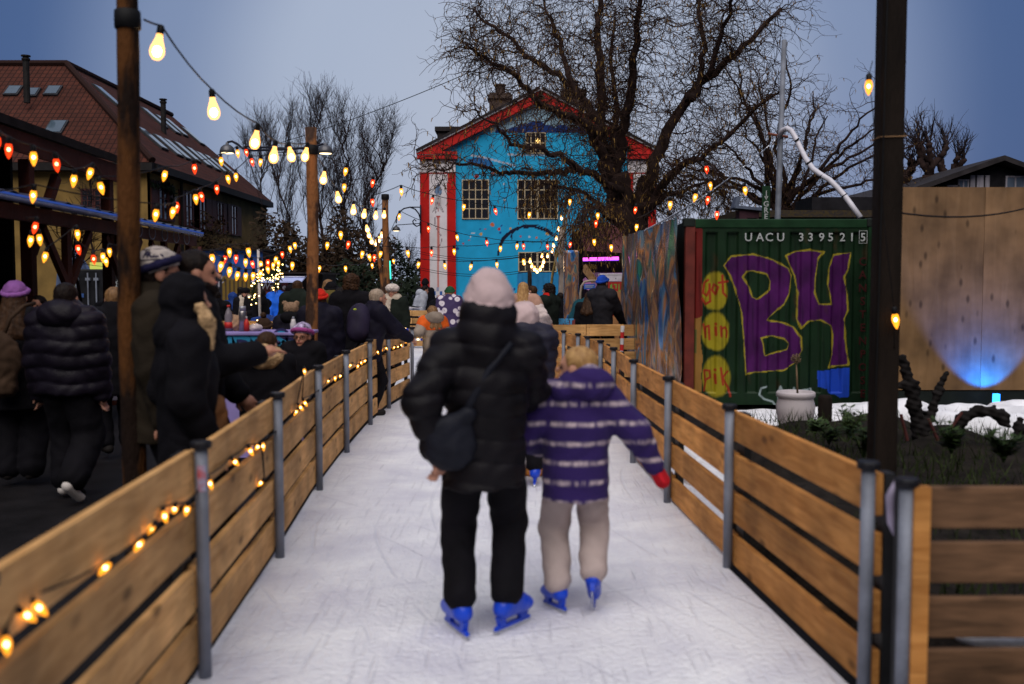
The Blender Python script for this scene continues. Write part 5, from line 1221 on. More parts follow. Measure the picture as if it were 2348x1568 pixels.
# pollarded stumps at the right
def pollard(seed, u, d, vb, vt, label):
    T = Tree(seed); x = X(u, d); zt = Z(vt, d); zb = Z(vb, d)
    l, rs = T.limb([(x, d, -.06), (x+.05, d, zb*.6), (x, d, zb)], .26, .20, 9)
    for i in range(4):
        a = i*1.57+T.r.uniform(-.4, .4); dd = Vector((math.cos(a)*.55, math.sin(a)*.4, 1)).normalized(); q = [Vector((x, d, zb))]
        for k in range(3): q.append(q[-1]+(dd+Vector((T.r.gauss(0, .15), 0, 0)))*(zt-zb)*.16)
        l2, r2 = T.limb(q, .13, .10, 7); T.twigs(l2[-3:], r2[-3:], 7, (zt-zb)*.55, .028, .18, .05, 1, 0, .7, .7, 4)
    return T.build('pollard_tree', label, group='pollarded trees behind the hoarding', tw=TWIG2)
pollard(41, 2120, 36, 400, 245, 'pollarded bare tree between the mast and the dark gable, tallest of the stumps')
pollard(42, 2172, 38, 420, 290, 'pollarded bare tree nearest the dark gable roof')
pollard(43, 2068, 37, 420, 300, 'pollarded bare tree half hidden behind the dark mast')
# dark evergreen hedges
def hedge(seed, u0, u1, d, vt, depth, label, c):
    T = random.Random(seed); x0, x1, zt = X(u0, d), X(u1, d), Z(vt, d); mb = MB(); st = MB()
    n = int((x1-x0)*zt*170)
    for _ in range(n):
        x = T.uniform(x0, x1); h_ = zt*(.82+.18*math.sin(x*1.9+seed)+.08*math.sin(x*5.3)); z = h_*T.random()**.7; y = d+T.uniform(-.5, .5)*depth*(1-.3*z/zt)
        a, b_ = T.uniform(0, 6.28), T.uniform(-1, 1); e = Vector((math.cos(a), math.sin(a), b_)).normalized(); f = e.orthogonal().normalized(); s = T.uniform(.06, .16); p = Vector((x, y, z))
        mb.add([p-e*s, p+f*s*.5, p+e*s, p-f*s*.5], [(0, 1, 2, 3)])
    for i in range(int((x1-x0)/.7)+1):
        x = x0+.35+i*.7; st.tube([(x, d, -.06), (x+T.uniform(-.2, .2), d, zt*.75)], [.05, .02], 5)
    root = thing('hedge', (0, 0, 0), label, 'hedge', 'dark hedges behind the rink'); st.build('stems', BARKD, root); mb.build('foliage', c, root); return root
HG = mat('dark_evergreen', (.010, .016, .008), .8, .5, 2); HB = mat('brown_hedge_leaf', (.030, .018, .010), .85, .5, 2)
hedge(1, 735, 960, 40, 596, 3, 'dark evergreen hedge between the crowd and the blue house', HG)
hedge(2, 560, 800, 46, 520, 4, 'tall brown leafless hedge behind the waffle stall', HB)
hedge(3, 690, 968, 60, 548, 4, 'far dark hedge below the slim bare trees', HG)
hedge(4, 440, 900, 47, 490, 5, 'high tangled brown hedge filling the gap below the bare trees', HB)
# thin pale trunks in front of the house
def thin_trunk(u0, v0, u1, v1, d, r, m, label, name='young_tree'):
    root = thing(name, (0, 0, 0), label, 'tree' if name == 'young_tree' else 'pole'); mb = MB(); a, b = P(u1, v1, d), P(u0, v0, d); a = Vector((a.x, d, -.05)); k = 8
    mb.tube([a.lerp(b, i/k)+Vector((.03*math.sin(i*1.3+u0), 0, 0)) for i in range(k+1)], [r*(1.15-.4*i/k) for i in range(k+1)], 9); mb.build('trunk', m, root, True)
    if name == 'young_tree':
        br = MB(); t_ = random.Random(int(u0))
        for i in range(4):
            p = a.lerp(b, .45+.14*i); q = p+Vector((t_.uniform(-.6, .6), t_.uniform(-.3, .3), t_.uniform(.5, 1.0))); br.tube([p, p.lerp(q, .5)+Vector((0, 0, .08)), q], [r*.4, r*.25, r*.08], 5)
        br.build('branches', m, root, True)
    return root
thin_trunk(1290, 520, 1284, 700, 23, .10, mat('pale_plane_bark', (.30, .24, .20), .8, .4, 3), 'pale smooth tree trunk left of the foil column')
thin_trunk(1300, 455, 1239, 715, 26, .035, mat('yellowish_pole', (.30, .21, .06), .7, .3), 'thin leaning yellowish pole carrying bulbs before the blue door', 'light_pole')
thin_trunk(1212, 607, 1213, 700, 27, .07, mat('dark_pole', (.03, .022, .02), .8), 'short dark pole in front of the blue door', 'light_pole')
thin_trunk(868, 545, 878, 690, 18.2, .035, BARK, 'thin crooked pole leaning on the third timber pole', 'light_pole')
cb = MB(); a, b = P(1112, 150, 24), P(560, 350, 30)
cb.tube([a.lerp(b, i/12)-Vector((0, 0, .5*4*(i/12)*(1-i/12)*.3)) for i in range(13)], .010, 5); tag(cb.build('wire', CABLE), 'single thin overhead wire crossing the sky from the willow', 'wire')
for v0, v1, lab in ((575, 560, 'upper of two thin wires looping across the mural'), (612, 596, 'lower of two thin wires looping across the mural')):
    cb = MB(); a, b = P(955, v0, 30), P(1300, v1, 27)
    for o_ in (0, .06): cb.tube([a.lerp(b, i/14)-Vector((0, 0, .6*4*(i/14)*(1-i/14)*.5+o_)) for i in range(15)], .009, 4)
    tag(cb.build('wire', CABLE), lab, 'wire')
cb = MB(); a, b = P(2030, 483, 7.2), P(2420, 455, 9.5); cb.tube([a.lerp(b, i/10)-Vector((0, 0, .10*4*(i/10)*(1-i/10))) for i in range(11)], .007, 5); tag(cb.build('wire', CABLE), 'black cable sagging from the dark mast across the plywood', 'wire')
# ------------------------------------------------------------------ planter, snow, pot
SOIL = mat('dark_soil', (.014, .011, .009), .95, .5, 6, .8, 30)
def soil_pts():
    vs, fs = [], []; nx, ny = 46, 40
    for j in range(ny+1):
        for i in range(nx+1):
            y = 3.75+j/ny*7.0; x0 = 1.0; 
            for (xa, ya), (xb, yb) in zip(RP, RP[1:]):
                if ya <= y <= yb: x0 = xa+(xb-xa)*(y-ya)/(yb-ya)
            if y < RP[0][1]: x0 = RP[0][0]
            x0 += .34+(.25 if y > 7 else 0); x = x0+(6.5-x0)*(i/nx)**1.3
            e = min(1, i/4)*min(1, (ny-j)/5)*min(1, (j+1)/3)
            z = -.05+e*(.30+.05*math.sin(x*3+y)+.04*math.sin(x*7-y*5)+.03*math.sin(y*9+x*2)); vs.append((x, y, z))
    for j in range(ny):
        for i in range(nx): a = j*(nx+1)+i; fs.append((a, a+1, a+nx+2, a+nx+1))
    return vs, fs
mb = MB(); mb.add(*soil_pts()); so2 = mb.build('planting_soil', SOIL, None, True); so2['kind'] = 'structure'
gr = MB(); t_ = random.Random(5)
for _ in range(5200):
    y = t_.uniform(3.8, 10.3); x = t_.uniform(1.75, 6.3)
    if x < 2.2 and y > 6: continue
    h_ = t_.uniform(.05, .2); a = t_.uniform(0, 6.28); e = Vector((math.cos(a), math.sin(a), 0))*.006; b_ = Vector((x, y, .22)); tp = b_+Vector((t_.gauss(0, .06), t_.gauss(0, .06), h_))
    gr.add([b_-e, b_+e, tp], [(0, 1, 2)])
tag(gr.build('rough_grass', mat('dull_grass', (.024, .034, .010), .8, .5, 6)), kind='stuff')
def leafy(u, v, d, h_, n, label, seed, c):
    T = random.Random(seed); p0 = P(u, v, d); root = thing('plant', (p0.x, d, p0.z), label, 'plant', 'green plants in the planter'); st = MB(); lf = MB()
    for i in range(n):
        a = T.uniform(0, 6.28); dr = Vector((math.cos(a)*.5, math.sin(a)*.5, 1)).normalized()*h_*T.uniform(.6, 1.1); st.tube([(0, 0, 0), dr*.5+Vector((0, 0, .02)), dr], [.006, .005, .003], 4)
        for k in range(14):
            q = dr*T.uniform(.25, 1.05); b_ = T.uniform(0, 6.28); o = Vector((math.cos(b_), math.sin(b_), T.uniform(-.1, .5)))*T.uniform(.05, .10); w_ = o.cross(Vector((0, 0, 1))).normalized()*.016
            lf.add([q, q+o*.5+w_, q+o, q+o*.5-w_], [(0, 1, 2, 3)])
    st.build('stems', c, root); lf.build('leaves', c, root)
PG = mat('planter_leaf', (.045, .075, .018), .65, .4, 8); PG2 = mat('dark_planter_leaf', (.024, .042, .012), .65, .4, 8)
leafy(1945, 1010, 8.0, .30, 12, 'bright green bushy plant between the pot and the dark mast', 3, PG)
leafy(1868, 995, 8.8, .14, 12, 'low green rosette plant at the foot of the white pot', 4, PG)
leafy(1900, 1020, 8.2, .16, 10, 'small dark leafy plant in front of the timber stump', 6, PG2)
leafy(1978, 1050, 7.2, .22, 10, 'dark leafy plant right beside the mast foot', 8, PG2)
leafy(2180, 1040, 6.6, .22, 14, 'straggling dark plant behind the corner fence', 9, PG2)
leafy(2300, 1060, 6.0, .20, 14, 'straggling dark plant at the right edge of the planter', 10, PG2)
# snow strip and rings
def snow(name, prims, label, k=.12, h=.04, kind=None):
    o = blob(name, prims, h, SNOW, None, k=k, mod=lambda x, y, z: .012*np.sin(x*9+np.sin(y*7))*np.sin(y*11+x*3)); tag(o, label, 'snow' if not kind else None, kind=kind); return o
T = random.Random(3); pr = []
for i in range(26):
    u = 1700+i*16; d = 12.5+T.uniform(-.15, .15); p = P(u, 965, d); pr.append(('e', (p.x, d, -.06 if u > 1900 else -.12), (.28, .30, T.uniform(.10, .17)) if u > 1900 else (.3, .5, .08)))
snow('snow_bank', pr, 'strip of heaped snow along the foot of the green container')
ringp = []
def ring(cx, cy, rx, ry, z, r, a0, a1, n=14):
    out = []
    for i in range(n):
        a, b = [a0+(a1-a0)*(i+q)/n for q in (0, 1)]; out.append(('c', (cx+rx*math.cos(a), cy+ry*math.sin(a), z), (cx+rx*math.cos(b), cy+ry*math.sin(b), z), r, r))
    return out
c = P(2270, 950, 9.8); snow('snow_heap', ring(c.x, 9.9, .50, .40, .26, .11, 0, 6.3)+ring(c.x, 9.9, .52, .42, .10, .15, 0, 6.3)+[('e', (c.x, 10, .05), (.45, .4, .14))], 'rounded ring-shaped snow heap below the blue lamp', .1)
c = P(2360, 930, 10.6); snow('snow_heap', [('e', (c.x+.1, 10.7, .1), (.5, .4, .16))]+ring(c.x+.1, 10.6, .42, .36, .22, .11, 0, 6.3), 'second snow heap cut off by the right edge of the picture', .1)
c = P(2085, 965, 11.2); snow('snow_heap', [('e', (c.x, 11.2, .1), (.35, .3, .24)), ('e', (c.x-.4, 11.3, .1), (.3, .3, .2))], 'small snow lump just right of the dark mast', .1)
c = P(1640, 985, 9.3); snow('snow_bank', [('e', (c.x, 9.3, 0), (.28, 1.0, .10)), ('e', (X(1610, 8.4), 8.3, 0), (.2, .5, .09))], 'low snow drift against the outer side of the right fence', .08)
snow('snow_bank', [('e', (2.05, 3.9, .24), (.30, .12, .06)), ('e', (2.3, 3.95, .24), (.25, .14, .06))], 'low snow patch seen through the slats of the dark corner fence', .05, .02)
pt = thing('flower_pot', (X(1827, 10.6), 10.6, 0), 'large pale glazed pot holding a bare dead stem', 'pot'); zb = Z(985, 10.6); z1 = Z(897, 10.6)
POT = mat('pale_glazed_pot', (.48, .43, .44), .45, .1, 3); hh_ = z1-zb; rr = .200
mb = MB(); mb.lathe([(rr*.72, zb-.12), (rr*.80, zb), (rr*1.0, zb+hh_*.45), (rr*1.02, zb+hh_*.62), (rr*.93, zb+hh_*.80), (rr*.93, zb+hh_*.84), (rr*1.02, zb+hh_*.87), (rr*1.02, zb+hh_*.97), (rr*.96, z1), (rr*.86, z1-.01), (rr*.84, z1-.06), (.01, z1-.06)], n=28); mb.build('pot', POT, pt, True)
mb = MB(); mb.lathe([(rr*.83, z1-.055), (rr*.5, z1-.035), (.01, z1-.03)], n=18); mb.build('soil', SOIL, pt, True)
ds = thing('dead_plant', (X(1829, 10.6), 10.6, z1-.05), 'single bare dead stem with a knotted top standing in the pale pot', 'plant'); zk = Z(822, 10.6)-z1+.05
STM = mat('dry_stem', (.16, .105, .06), .8, .3); mb = MB(); mb.tube([(.01, 0, 0), (.0, 0, zk*.5), (-.01, 0, zk-.04)], [.012, .010, .007], 8); mb.build('stem', STM, ds, True)
kn = MB(); T = random.Random(9)
for i in range(26):
    a = [Vector((T.gauss(0, 1), T.gauss(0, 1), T.gauss(0, 1))).normalized()*.055 for _ in range(3)]; kn.tube([Vector((-.012, 0, zk))+q for q in a], .0035, 4)
kn.build('knot', STM, ds)
sb = MB(); p = P(1890, 980, 10); sb.lathe([(.075, -.2), (.070, 0), (.072, Z(908, 10)-.02), (.060, Z(906, 10))], (p.x, 10, 0), 12); tag(sb.build('timber_stump', MAST, None, True), 'short dark round timber stump beside the pale pot', 'stump')
# driftwood sculptures behind the mast
DRIFT = mat('black_driftwood', (.012, .010, .010), .85, .4, 5); RSTICK = mat('red_brown_stick', (.06, .014, .012), .7, .3)
def drift(name, tubes, label, m=DRIFT, d=8.6):
    pr = []
    for pts, r0, r1 in tubes:
        k = len(pts)-1
        for i in range(k): pr.append(('c', P(*pts[i], d), P(*pts[i+1], d), r0+(r1-r0)*i/k, r0+(r1-r0)*(i+1)/k))
    tag(blob(name, pr, .014, m, None, k=.04, mod=lambda x, y, z: .010*np.sin(x*60)*np.sin(z*55+y*30)+.006*np.sin(z*130+x*40)), label, 'driftwood', 'dark driftwood in the planter')
drift('driftwood', [([(2112, 1040), (2108, 985), (2095, 930), (2085, 880), (2068, 822)], .07, .04), ([(2085, 880), (2062, 885)], .04, .03), ([(2108, 985), (2130, 960), (2150, 900), (2168, 855)], .05, .025), ([(2095, 930), (2105, 880)], .03, .02)], 'branching black driftwood standing just right of the mast')
drift('driftwood', [([(2190, 1000), (2205, 960), (2240, 942), (2275, 945), (2300, 968)], .05, .035), ([(2275, 945), (2300, 950), (2312, 975)], .04, .02)], 'arched black driftwood in front of the snow rings', d=8.3)
drift('driftwood', [([(2340, 1010), (2335, 985), (2338, 965)], .05, .03)], 'short black driftwood stub at the right edge', d=8.3)
for a, b, lab in (((2080, 1010), (2065, 950), 'short red-brown stick leaning towards the mast'), ((2170, 995), (2205, 945), 'longer red-brown stick leaning towards the arched driftwood'), ((2150, 1010), (2128, 960), 'red-brown stick between the two pieces of driftwood')):
    mb = MB(); mb.tube([P(*a, 8.0), P(*b, 8.0)], [.014, .012], 7); tag(mb.build('stick', RSTICK), lab, 'stick')
# striped barrier tape post by the foil container
st = MB(); p = P(1423, 800, 12.6); z0, z1_ = .0, Z(747, 12.6); n_ = 14
for i in range(n_): st.tube([(p.x-.02+.04*i/n_, 12.6, z0+(z1_-z0)*i/n_), (p.x-.02+.04*(i+1)/n_, 12.6, z0+(z1_-z0)*(i+1)/n_)], .024, 8, True, i % 2)
tag(st.build('striped_post', [RED_ := mat('signal_red', (.5, .02, .02), .5), mat('signal_white', (.6, .58, .58), .5)]), 'thin red and white striped post at the corner of the foil container', 'post')
# ------------------------------------------------------------------ stalls and yard furniture on the left
BEAM = mat('red_brown_beam', (.055, .014, .009), .7, .3, 3, .3, 20); DKROOF = mat('dark_stall_roof', (.016, .012, .012), .85, .3)
BACK = mat('dark_stall_boards', (.010, .008, .008), .9, .4, 3)
sx = -5.55
st = thing('timber_stall', (0, 0, 0), 'dark timber stall with a sloping roof and red-brown fascia at the left edge', 'stall')
mb = MB(); mb.prism([(sx+.1, 7.5, 3.42), (sx+.1, 14.1, 3.30), (sx-3.4, 14.1, 4.3), (sx-3.4, 7.5, 4.4)], (0, 0, .10)); fixn(mb.build('roof', DKROOF, st))
mb = MB(); mb.prism([(sx+.06, 7.5, 3.18), (sx+.06, 14.05, 3.05), (sx+.06, 14.05, 3.29), (sx+.06, 7.5, 3.41)], (-.04, 0, 0)); fixn(mb.build('fascia', BEAM, st))
for y in (9.5, 11.6, 13.9):
    mb = MB(); mb.box((sx-.13, y-.07, -.06), (sx+.0, y+.07, 3.07)); bevel(mb.build('post', BEAM, st), .01)
    mb = MB(); mb.bar((sx-.06, y+.07, 2.0), (sx-.06, y+.75, 2.95), .11, .09, (0, -1, 1)); mb.build('brace', BEAM, st)
mb = MB(); mb.box((sx-3.3, 7.6, -.06), (sx-3.2, 14.0, 4.2)); mb.box((sx-3.2, 13.9, -.06), (sx-1.4, 13.97, 3.6)); mb.build('back_wall', BACK, st)
mb = MB(); mb.box((sx-.9, 8.2, -.06), (sx-.4, 10.9, 1.05)); mb.box((sx-.95, 8.1, 1.052), (sx-.3, 11.0, 1.10)); bevel(mb.build('counter', BEAM, st), .01)
gc = thing('canopy', (0, 0, 0), 'low plastic canopy with a blue lit front gutter under the stall roof', 'canopy')
ga, gb = P(-30, 441, 9.3), P(462, 538, 17.5)
GBLUE = emis('blue_strip_light', (.07, .16, .70), .28); mb = MB(); mb.tube([ga, ga.lerp(gb, .5), gb], .036, 10); mb.build('gutter', mat('pale_plastic_gutter', (.16, .21, .38), .25, .15, spec=.9), gc, True)
mb = MB(); mb.tube([ga+Vector((.03, 0, .028)), gb+Vector((.03, 0, .028))], .012, 6); mb.build('strip_light', GBLUE, gc)
vs = []; nn_ = 120
for i in range(nn_+1):
    t = i/nn_; p = ga.lerp(gb, t); w_ = .022*math.sin(t*nn_*.9)
    vs += [(p.x, p.y, p.z+.05+w_), (p.x-2.2, p.y, p.z+.38+w_)]
mb = MB(); mb.add(vs, [(2*i, 2*i+2, 2*i+3, 2*i+1) for i in range(nn_)]); sol = mb.build('corrugated_sheet', mat('smoky_plastic', (.05, .05, .08), .3, .2), gc); sm_ = sol.modifiers.new('thickness', 'SOLIDIFY'); sm_.thickness = .006
mb = MB(); mb.bar(ga+Vector((-.12, 0, -.12)), gb+Vector((-.12, 0, -.12)), .16, .07); mb.build('beam', BEAM, gc)
for t in (.30, .55, .80, .985):
    p = ga.lerp(gb, t); mb = MB(); mb.box((p.x-.24, p.y-.06, -.06), (p.x-.12-.045, p.y+.06, p.z-.05)); mb.build('post', BEAM, gc)
    for s in (-1, 1):
        mb = MB(); mb.bar((p.x-.19, p.y+s*.06, p.z-.85), (p.x-.19, p.y+s*.62, p.z-.22), .09, .06, (0, -s, 1)); mb.build('brace', BEAM, gc)
for t in (.50, .58, .66, .74, .82, .90):
    p = ga.lerp(gb, t); mb = MB(); k = 12; mb.tube([(p.x-.05, p.y+.13*math.cos(i*6.283/k), p.z-.10+.10*math.sin(i*6.283/k)) for i in range(k+1)], .007, 5, False); mb.build('hook_ring', GALV, gc)
# black container with lettering
kc = thing('storage_container', (0, 0, 0), 'black container with white lettering and door bars behind the people at the left', 'container'); d = 22.0
kx0, kx1, kz = X(143, d), X(345, d), Z(617, d); BLK = mat('black_container_paint', (.012, .012, .014), .45, .3)
mb = MB(); mb.box((kx0, d, -.06), (kx1, d+2.4, kz)); bevel(mb.build('body', BLK, kc), .03)
for u in (176, 203, 222, 256):
    mb = MB(); x = X(u, d-.05); mb.tube([(x, d-.05, .1), (x, d-.05, kz-.08)], .018, 8); mb.box((x-.05, d-.07, kz-.25), (x+.05, d-.004, kz-.19)); mb.box((x-.03, d-.08, .55), (x+.22, d-.06, .60)); mb.build('lock_bar', GALV, kc)
lettering('FAMU 01676', .125, WLET, kc, (X(238, d)+.35, d-.012, Z(643, d)), bold=.002); lettering('22G2', .125, WLET, kc, (X(258, d)+.15, d-.012, Z(653, d)), bold=.002); 
mb = MB(); mb.box((X(153, d), d-.02, Z(658, d)), (X(176, d), d-.004, Z(644, d))); mb.build('notice', mat('pale_green_notice', (.20, .28, .16), .6, .3), kc)
mb = MB(); mb.box((X(187, d), d-.02, Z(682, d)), (X(194, d), d-.004, Z(673, d))); mb.build('notice', mat('blue_notice', (.03, .08, .25), .6), kc)
ks = thing('lit_sign', (X(238, d), d+.2, kz), 'small glowing yellow-green sign with white letters on top of the black container', 'sign')
mb = MB(); w_ = X(275, d)-X(238, d); mb.box((-w_, -.04, 0), (w_, .06, Z(601, d)-kz)); bevel(mb.build('panel', emis('sign_glow', (.55, .60, .12), .75), ks), .01)
lettering('KPAE', .15, emis('sign_letters', (1, .98, .8), 2.2), ks, (w_*.55, -.046, (Z(601, d)-kz)/2), bold=.006)
tn = thing('tent', (X(175, 27), 27, -.06), 'small blue-grey peaked tent with a tree shadow mottled into its canvas behind the black container', 'tent'); zt = Z(556, 27)
mb = MB(); mb.add([(-.5, -.5, 0), (.5, -.5, 0), (.5, .5, 0), (-.5, .5, 0), (-.34, -.34, zt*.72), (.34, -.34, zt*.72), (.34, .34, zt*.72), (-.34, .34, zt*.72), (0, 0, zt)], [(0, 1, 5, 4), (1, 2, 6, 5), (2, 3, 7, 6), (3, 0, 4, 7), (4, 5, 8), (5, 6, 8), (6, 7, 8), (7, 4, 8)]); mb.build('canvas', mat('blue_grey_canvas', (.08, .11, .20), .8, .7, 3), tn)  # strong mottling puts a tree's shadow into the canvas colour
mb = MB(); mb.tube([(0, 0, zt-.05), (0, 0, zt+.12)], .02, 6); mb.build('pole', GALV, tn)
for sd_, u, d, vt, lab in ((51, 180, 15.5, 520, 'thin bare young tree in front of the black container'), (52, 215, 26, 400, 'bare young tree against the yellow wall at the left')):
    T = Tree(sd_); x = X(u, d); zt = Z(vt, d); l, rs = T.limb([(x, d, -.06), (x+.05, d, zt*.4), (x-.03, d, zt*.7), (x, d, zt)], .05, .015, 6); T.twigs(l[8:], rs[8:], 16, .9, .010, .2, .02, 1, 0, .9, .3, 3); T.build('young_tree', lab, tw=TWIG2)
# red and blue bin, A-board
bn = thing('bin', (X(217, 11.9), 11.9, -.06), 'red post-shaped bin with small stars and blue bands by the leaning board', 'bin'); RB = mat('red_bin', (.30, .022, .012), .5, .2); BB = mat('blue_bin_band', (.012, .05, .32), .5, .2)
mb = MB(); mb.lathe([(.165, 0), (.165, .13), (.150, .14)], n=24); mb.build('base', BB, bn, True)
mb = MB(); mb.lathe([(.150, .14), (.165, .16), (.165, .24), (.150, .26), (.145, .64), (.150, .66)], n=24); mb.build('body', RB, bn, True)
mb = MB(); mb.lathe([(.146, .66), (.152, .67), (.152, .80), (.146, .81)], n=24); mb.build('band', BB, bn, True)
mb = MB(); mb.lathe([(.150, .81), (.168, .82), (.168, .90), (.12, .96), (.01, .985)], n=24); mb.build('lid', RB, bn, True)
GOLD = mat('gold_star_paint', (.45, .25, .05), .5); smb = MB()
for a in (-1.9, -1.4, -1.0):
    for z in (.36, .52):
        c = Vector((.150*math.cos(a), .150*math.sin(a), z)); t = Vector((-math.sin(a), math.cos(a), 0))
        for k in range(4): b_ = k*math.pi/4; smb.bar(c-(t*math.cos(b_)+Vector((0, 0, math.sin(b_))))*.028, c+(t*math.cos(b_)+Vector((0, 0, math.sin(b_))))*.028, .006, .006, Vector((math.cos(a), math.sin(a), 0)))
smb.build('stars', GOLD, bn)
ab = thing('sandwich_board', (X(250, 12.6), 12.6, -.06), 'grey tubular sandwich board with a pale poster leaning beside the red bin', 'sign board'); LG = mat('grey_tube', (.30, .31, .35), .4, .2, metal=.5)
for s, y in ((1, 0), (-1, .45)):
    mb = MB(); mb.tube([(-.20, -.28+y if s > 0 else y-.0, 0), (-.12, .10 if s > 0 else .14, .92), (-.08, .11, .98), (.12, .11, .98), (.16, .10 if s > 0 else .14, .92), (.08+.16, -.28+y if s > 0 else y, 0)], .016, 8); mb.build('leg_frame', LG, ab, True)
mb = MB(); mb.obox((.02, -.07, .55), (.15, 0, 0), (0, .13, .31), (0, .008, -.003)); mb.build('board', mat('grey_board', (.12, .11, .15), .6, .2), ab)
mb = MB(); mb.obox((.03, -.056-.006, .65), (.09, 0, 0), (0, .065, .155), (0, .006, -.0025)); mb.build('poster', mat('pale_poster', (.34, .31, .38), .6, .35, 14), ab)
# lavender counter with graffiti
cd_ = 9.6; ctr = thing('counter', (0, 0, 0), 'lavender painted counter with blue graffiti letters behind the brown haired child', 'counter')
LAV = mat('lavender_paint', (.25, .20, .46), .7, .2, 3); xa, xb, zt = X(486, cd_), X(694, cd_), Z(762, cd_)
mb = MB(); mb.box((xa, cd_, -.05), (xb, cd_+.06, zt-.03)); mb.build('front', LAV, ctr); mb = MB(); mb.box((xa-.03, cd_-.03, zt-.03), (xb+.03, cd_+.62, zt)); bevel(mb.build('top', LAV, ctr), .008)
mb = MB(); mb.box((xa, cd_+.062, -.05), (xb, cd_+.56, zt-.032)); mb.build('carcass', BACK, ctr)
IND = mat('indigo_spray', (.018, .018, .09), .7, .2); CYN = mat('cyan_spray', (.02, .22, .40), .7, .2)
for i, (ch, u, v) in enumerate((('P', 503, 800), ('A', 529, 800), ('D', 558, 800), ('E', 590, 800), ('S', 644, 782), ('O', 634, 822), ('A', 652, 812), ('L', 676, 812))):
    p = P(u, v, cd_); sz = .34 if ch != 'S' else .24
    lettering(ch, sz, IND, ctr, (p.x, cd_-.004, p.z), bold=.030, extrude=.001); lettering(ch, sz, CYN, ctr, (p.x, cd_-.007, p.z), bold=.006, extrude=.001)
def bottle(u, d, z, prof, m, label, cap=None, cat='bottle', name='bottle', band=None):
    r_ = thing(name, (X(u, d), d, z), label, cat, None); mb = MB(); mb.lathe(prof, n=16); mb.build('body', m, r_, True)
    if cap: c, (r, a, b) = cap; mb = MB(); mb.lathe([(r, a), (r, b), (r*.8, b+.004)], n=12); mb.build('cap', c, r_, True)
    if band: c, (r, a, b) = band; mb = MB(); mb.lathe([(r, a), (r, b)], n=16); mb.build('paper_band', c, r_, True)
REDP = mat('red_plastic', (.42, .02, .015), .45); COLA = mat('clear_plastic_bottle', (.16, .14, .16), .15, .2)
bottle(524, cd_+.25, zt, [(.040, 0), (.042, .06), (.038, .10), (.041, .15), (.028, .19), (.014, .225), (.014, .235)], COLA, 'clear soft drink bottle with a red band on the lavender counter', (REDP, (.017, .236, .255)), band=(REDP, (.0425, .03, .09)))
bottle(556, cd_+.22, zt, [(.037, 0), (.038, .19), (.030, .205)], mat('brushed_steel_flask', (.30, .28, .28), .3, .2, metal=.9), 'brushed steel vacuum flask on the lavender counter', (LG, (.033, .206, .245)), 'flask', 'flask')
bottle(565, cd_+.2, zt, [(.026, 0), (.027, .085), (.018, .10), (.007, .125)], REDP, 'small red sauce bottle with a white nozzle next to the flask', (mat('white_nozzle', (.6, .58, .56), .5), (.007, .126, .145)))
bottle(672, cd_+.25, zt, [(.030, 0), (.031, .07), (.022, .095), (.018, .12)], mat('white_tub_plastic', (.5, .47, .46), .5), 'white squeeze bottle at the right end of the lavender counter', (LG, (.012, .121, .14)))
pb = blob('paper_bag', [('e', (X(541, cd_+.3), cd_+.3, zt+.075), (.12, .07, .085)), ('plane', (0, 0, zt+.004), (0, 0, -1))], .01, mat('kraft_paper', (.33, .20, .12), .8, .2, 8, .5, 20), None, mod=wrinkles(.008, 2.0)); tag(pb, 'crumpled brown paper bag lying on the lavender counter', 'paper bag')
rg = blob('cloth_bundle', [('e', (X(580, cd_+.25), cd_+.25, zt+.03), (.06, .05, .035)), ('e', (X(588, cd_+.25), cd_+.27, zt+.03), (.05, .05, .04)), ('plane', (0, 0, zt+.004), (0, 0, -1))], .008, mat('white_pink_cloth', (.5, .42, .42), .85, .3, 14), None, mod=wrinkles(.005, 3)); tag(rg, 'small white cloth bundle on the lavender counter beside the red sauce bottle', 'cloth')
# waffle stall and painted shed
d = 26.0; ws_ = thing('waffle_stall', (0, 0, 0), 'food stall with a white awning tinted as if lit blue and a dark red menu panel', 'stall')
xa, xb = X(588, d), X(732, d); mb = MB(); mb.box((xa, d+.5, -.06), (xb, d+2.5, Z(627, d))); mb.build('body', BACK, ws_)
mb = MB(); mb.box((xa-.1, d-.1, Z(628, d)), (xb+.1, d+2.6, Z(624, d))); mb.build('roof', DKROOF, ws_)
mb = MB(); za, zb = Z(630, d), Z(648, d-.5); mb.prism([(xa, d+.3, za), (xb-.35, d+.3, za), (xb-.35, d-.5, zb), (xa, d-.5, zb)], (0, 0, .03)); fixn(mb.build('awning', mat('blue_lit_awning', (.42, .48, .78), .6, .1), ws_))  # blue light on the white awning is put into its base colour
mb = MB(); mb.bar((xa, d-.1, (za+zb)/2-.0+.055), (xb-.35, d-.1, (za+zb)/2+.055), .02, .03); mb.build('awning_rail', mat('pale_rail', (.6, .6, .7), .4), ws_)
mb = MB(); mb.box((X(594, d), d+.44, Z(712, d)), (X(652, d), d+.49, Z(648, d))); mb.build('menu_panel', mat('dark_red_panel', (.075, .014, .014), .6, .3), ws_)
CHK = mat('chalk_letters', (.5, .47, .46), .7); 
for tx, u, v, sz in (('Waff', 617, 657, .24), ('H', 625, 664, .18), ('me', 644, 658, .20)):
    p = P(u, v, d+.43); lettering(tx, sz, CHK, ws_, tuple(p), shear=.12, bold=.004)
mb = MB(); p = P(620, 690, d+.43)
for i in range(5): mb.box((p.x-.27, d+.43, p.z+.2-i*.12), (p.x+.24-.06*(i % 3), d+.438, p.z+.25-i*.12))
mb.build('menu_lines', mat('menu_red_lines', (.28, .09, .07), .7, .4, 20), ws_)
mb = MB(); mb.box((X(652, d)+.02, d+.2, -.06), (xb-.3, d+.48, .95)); mb.build('counter', BEAM, ws_)
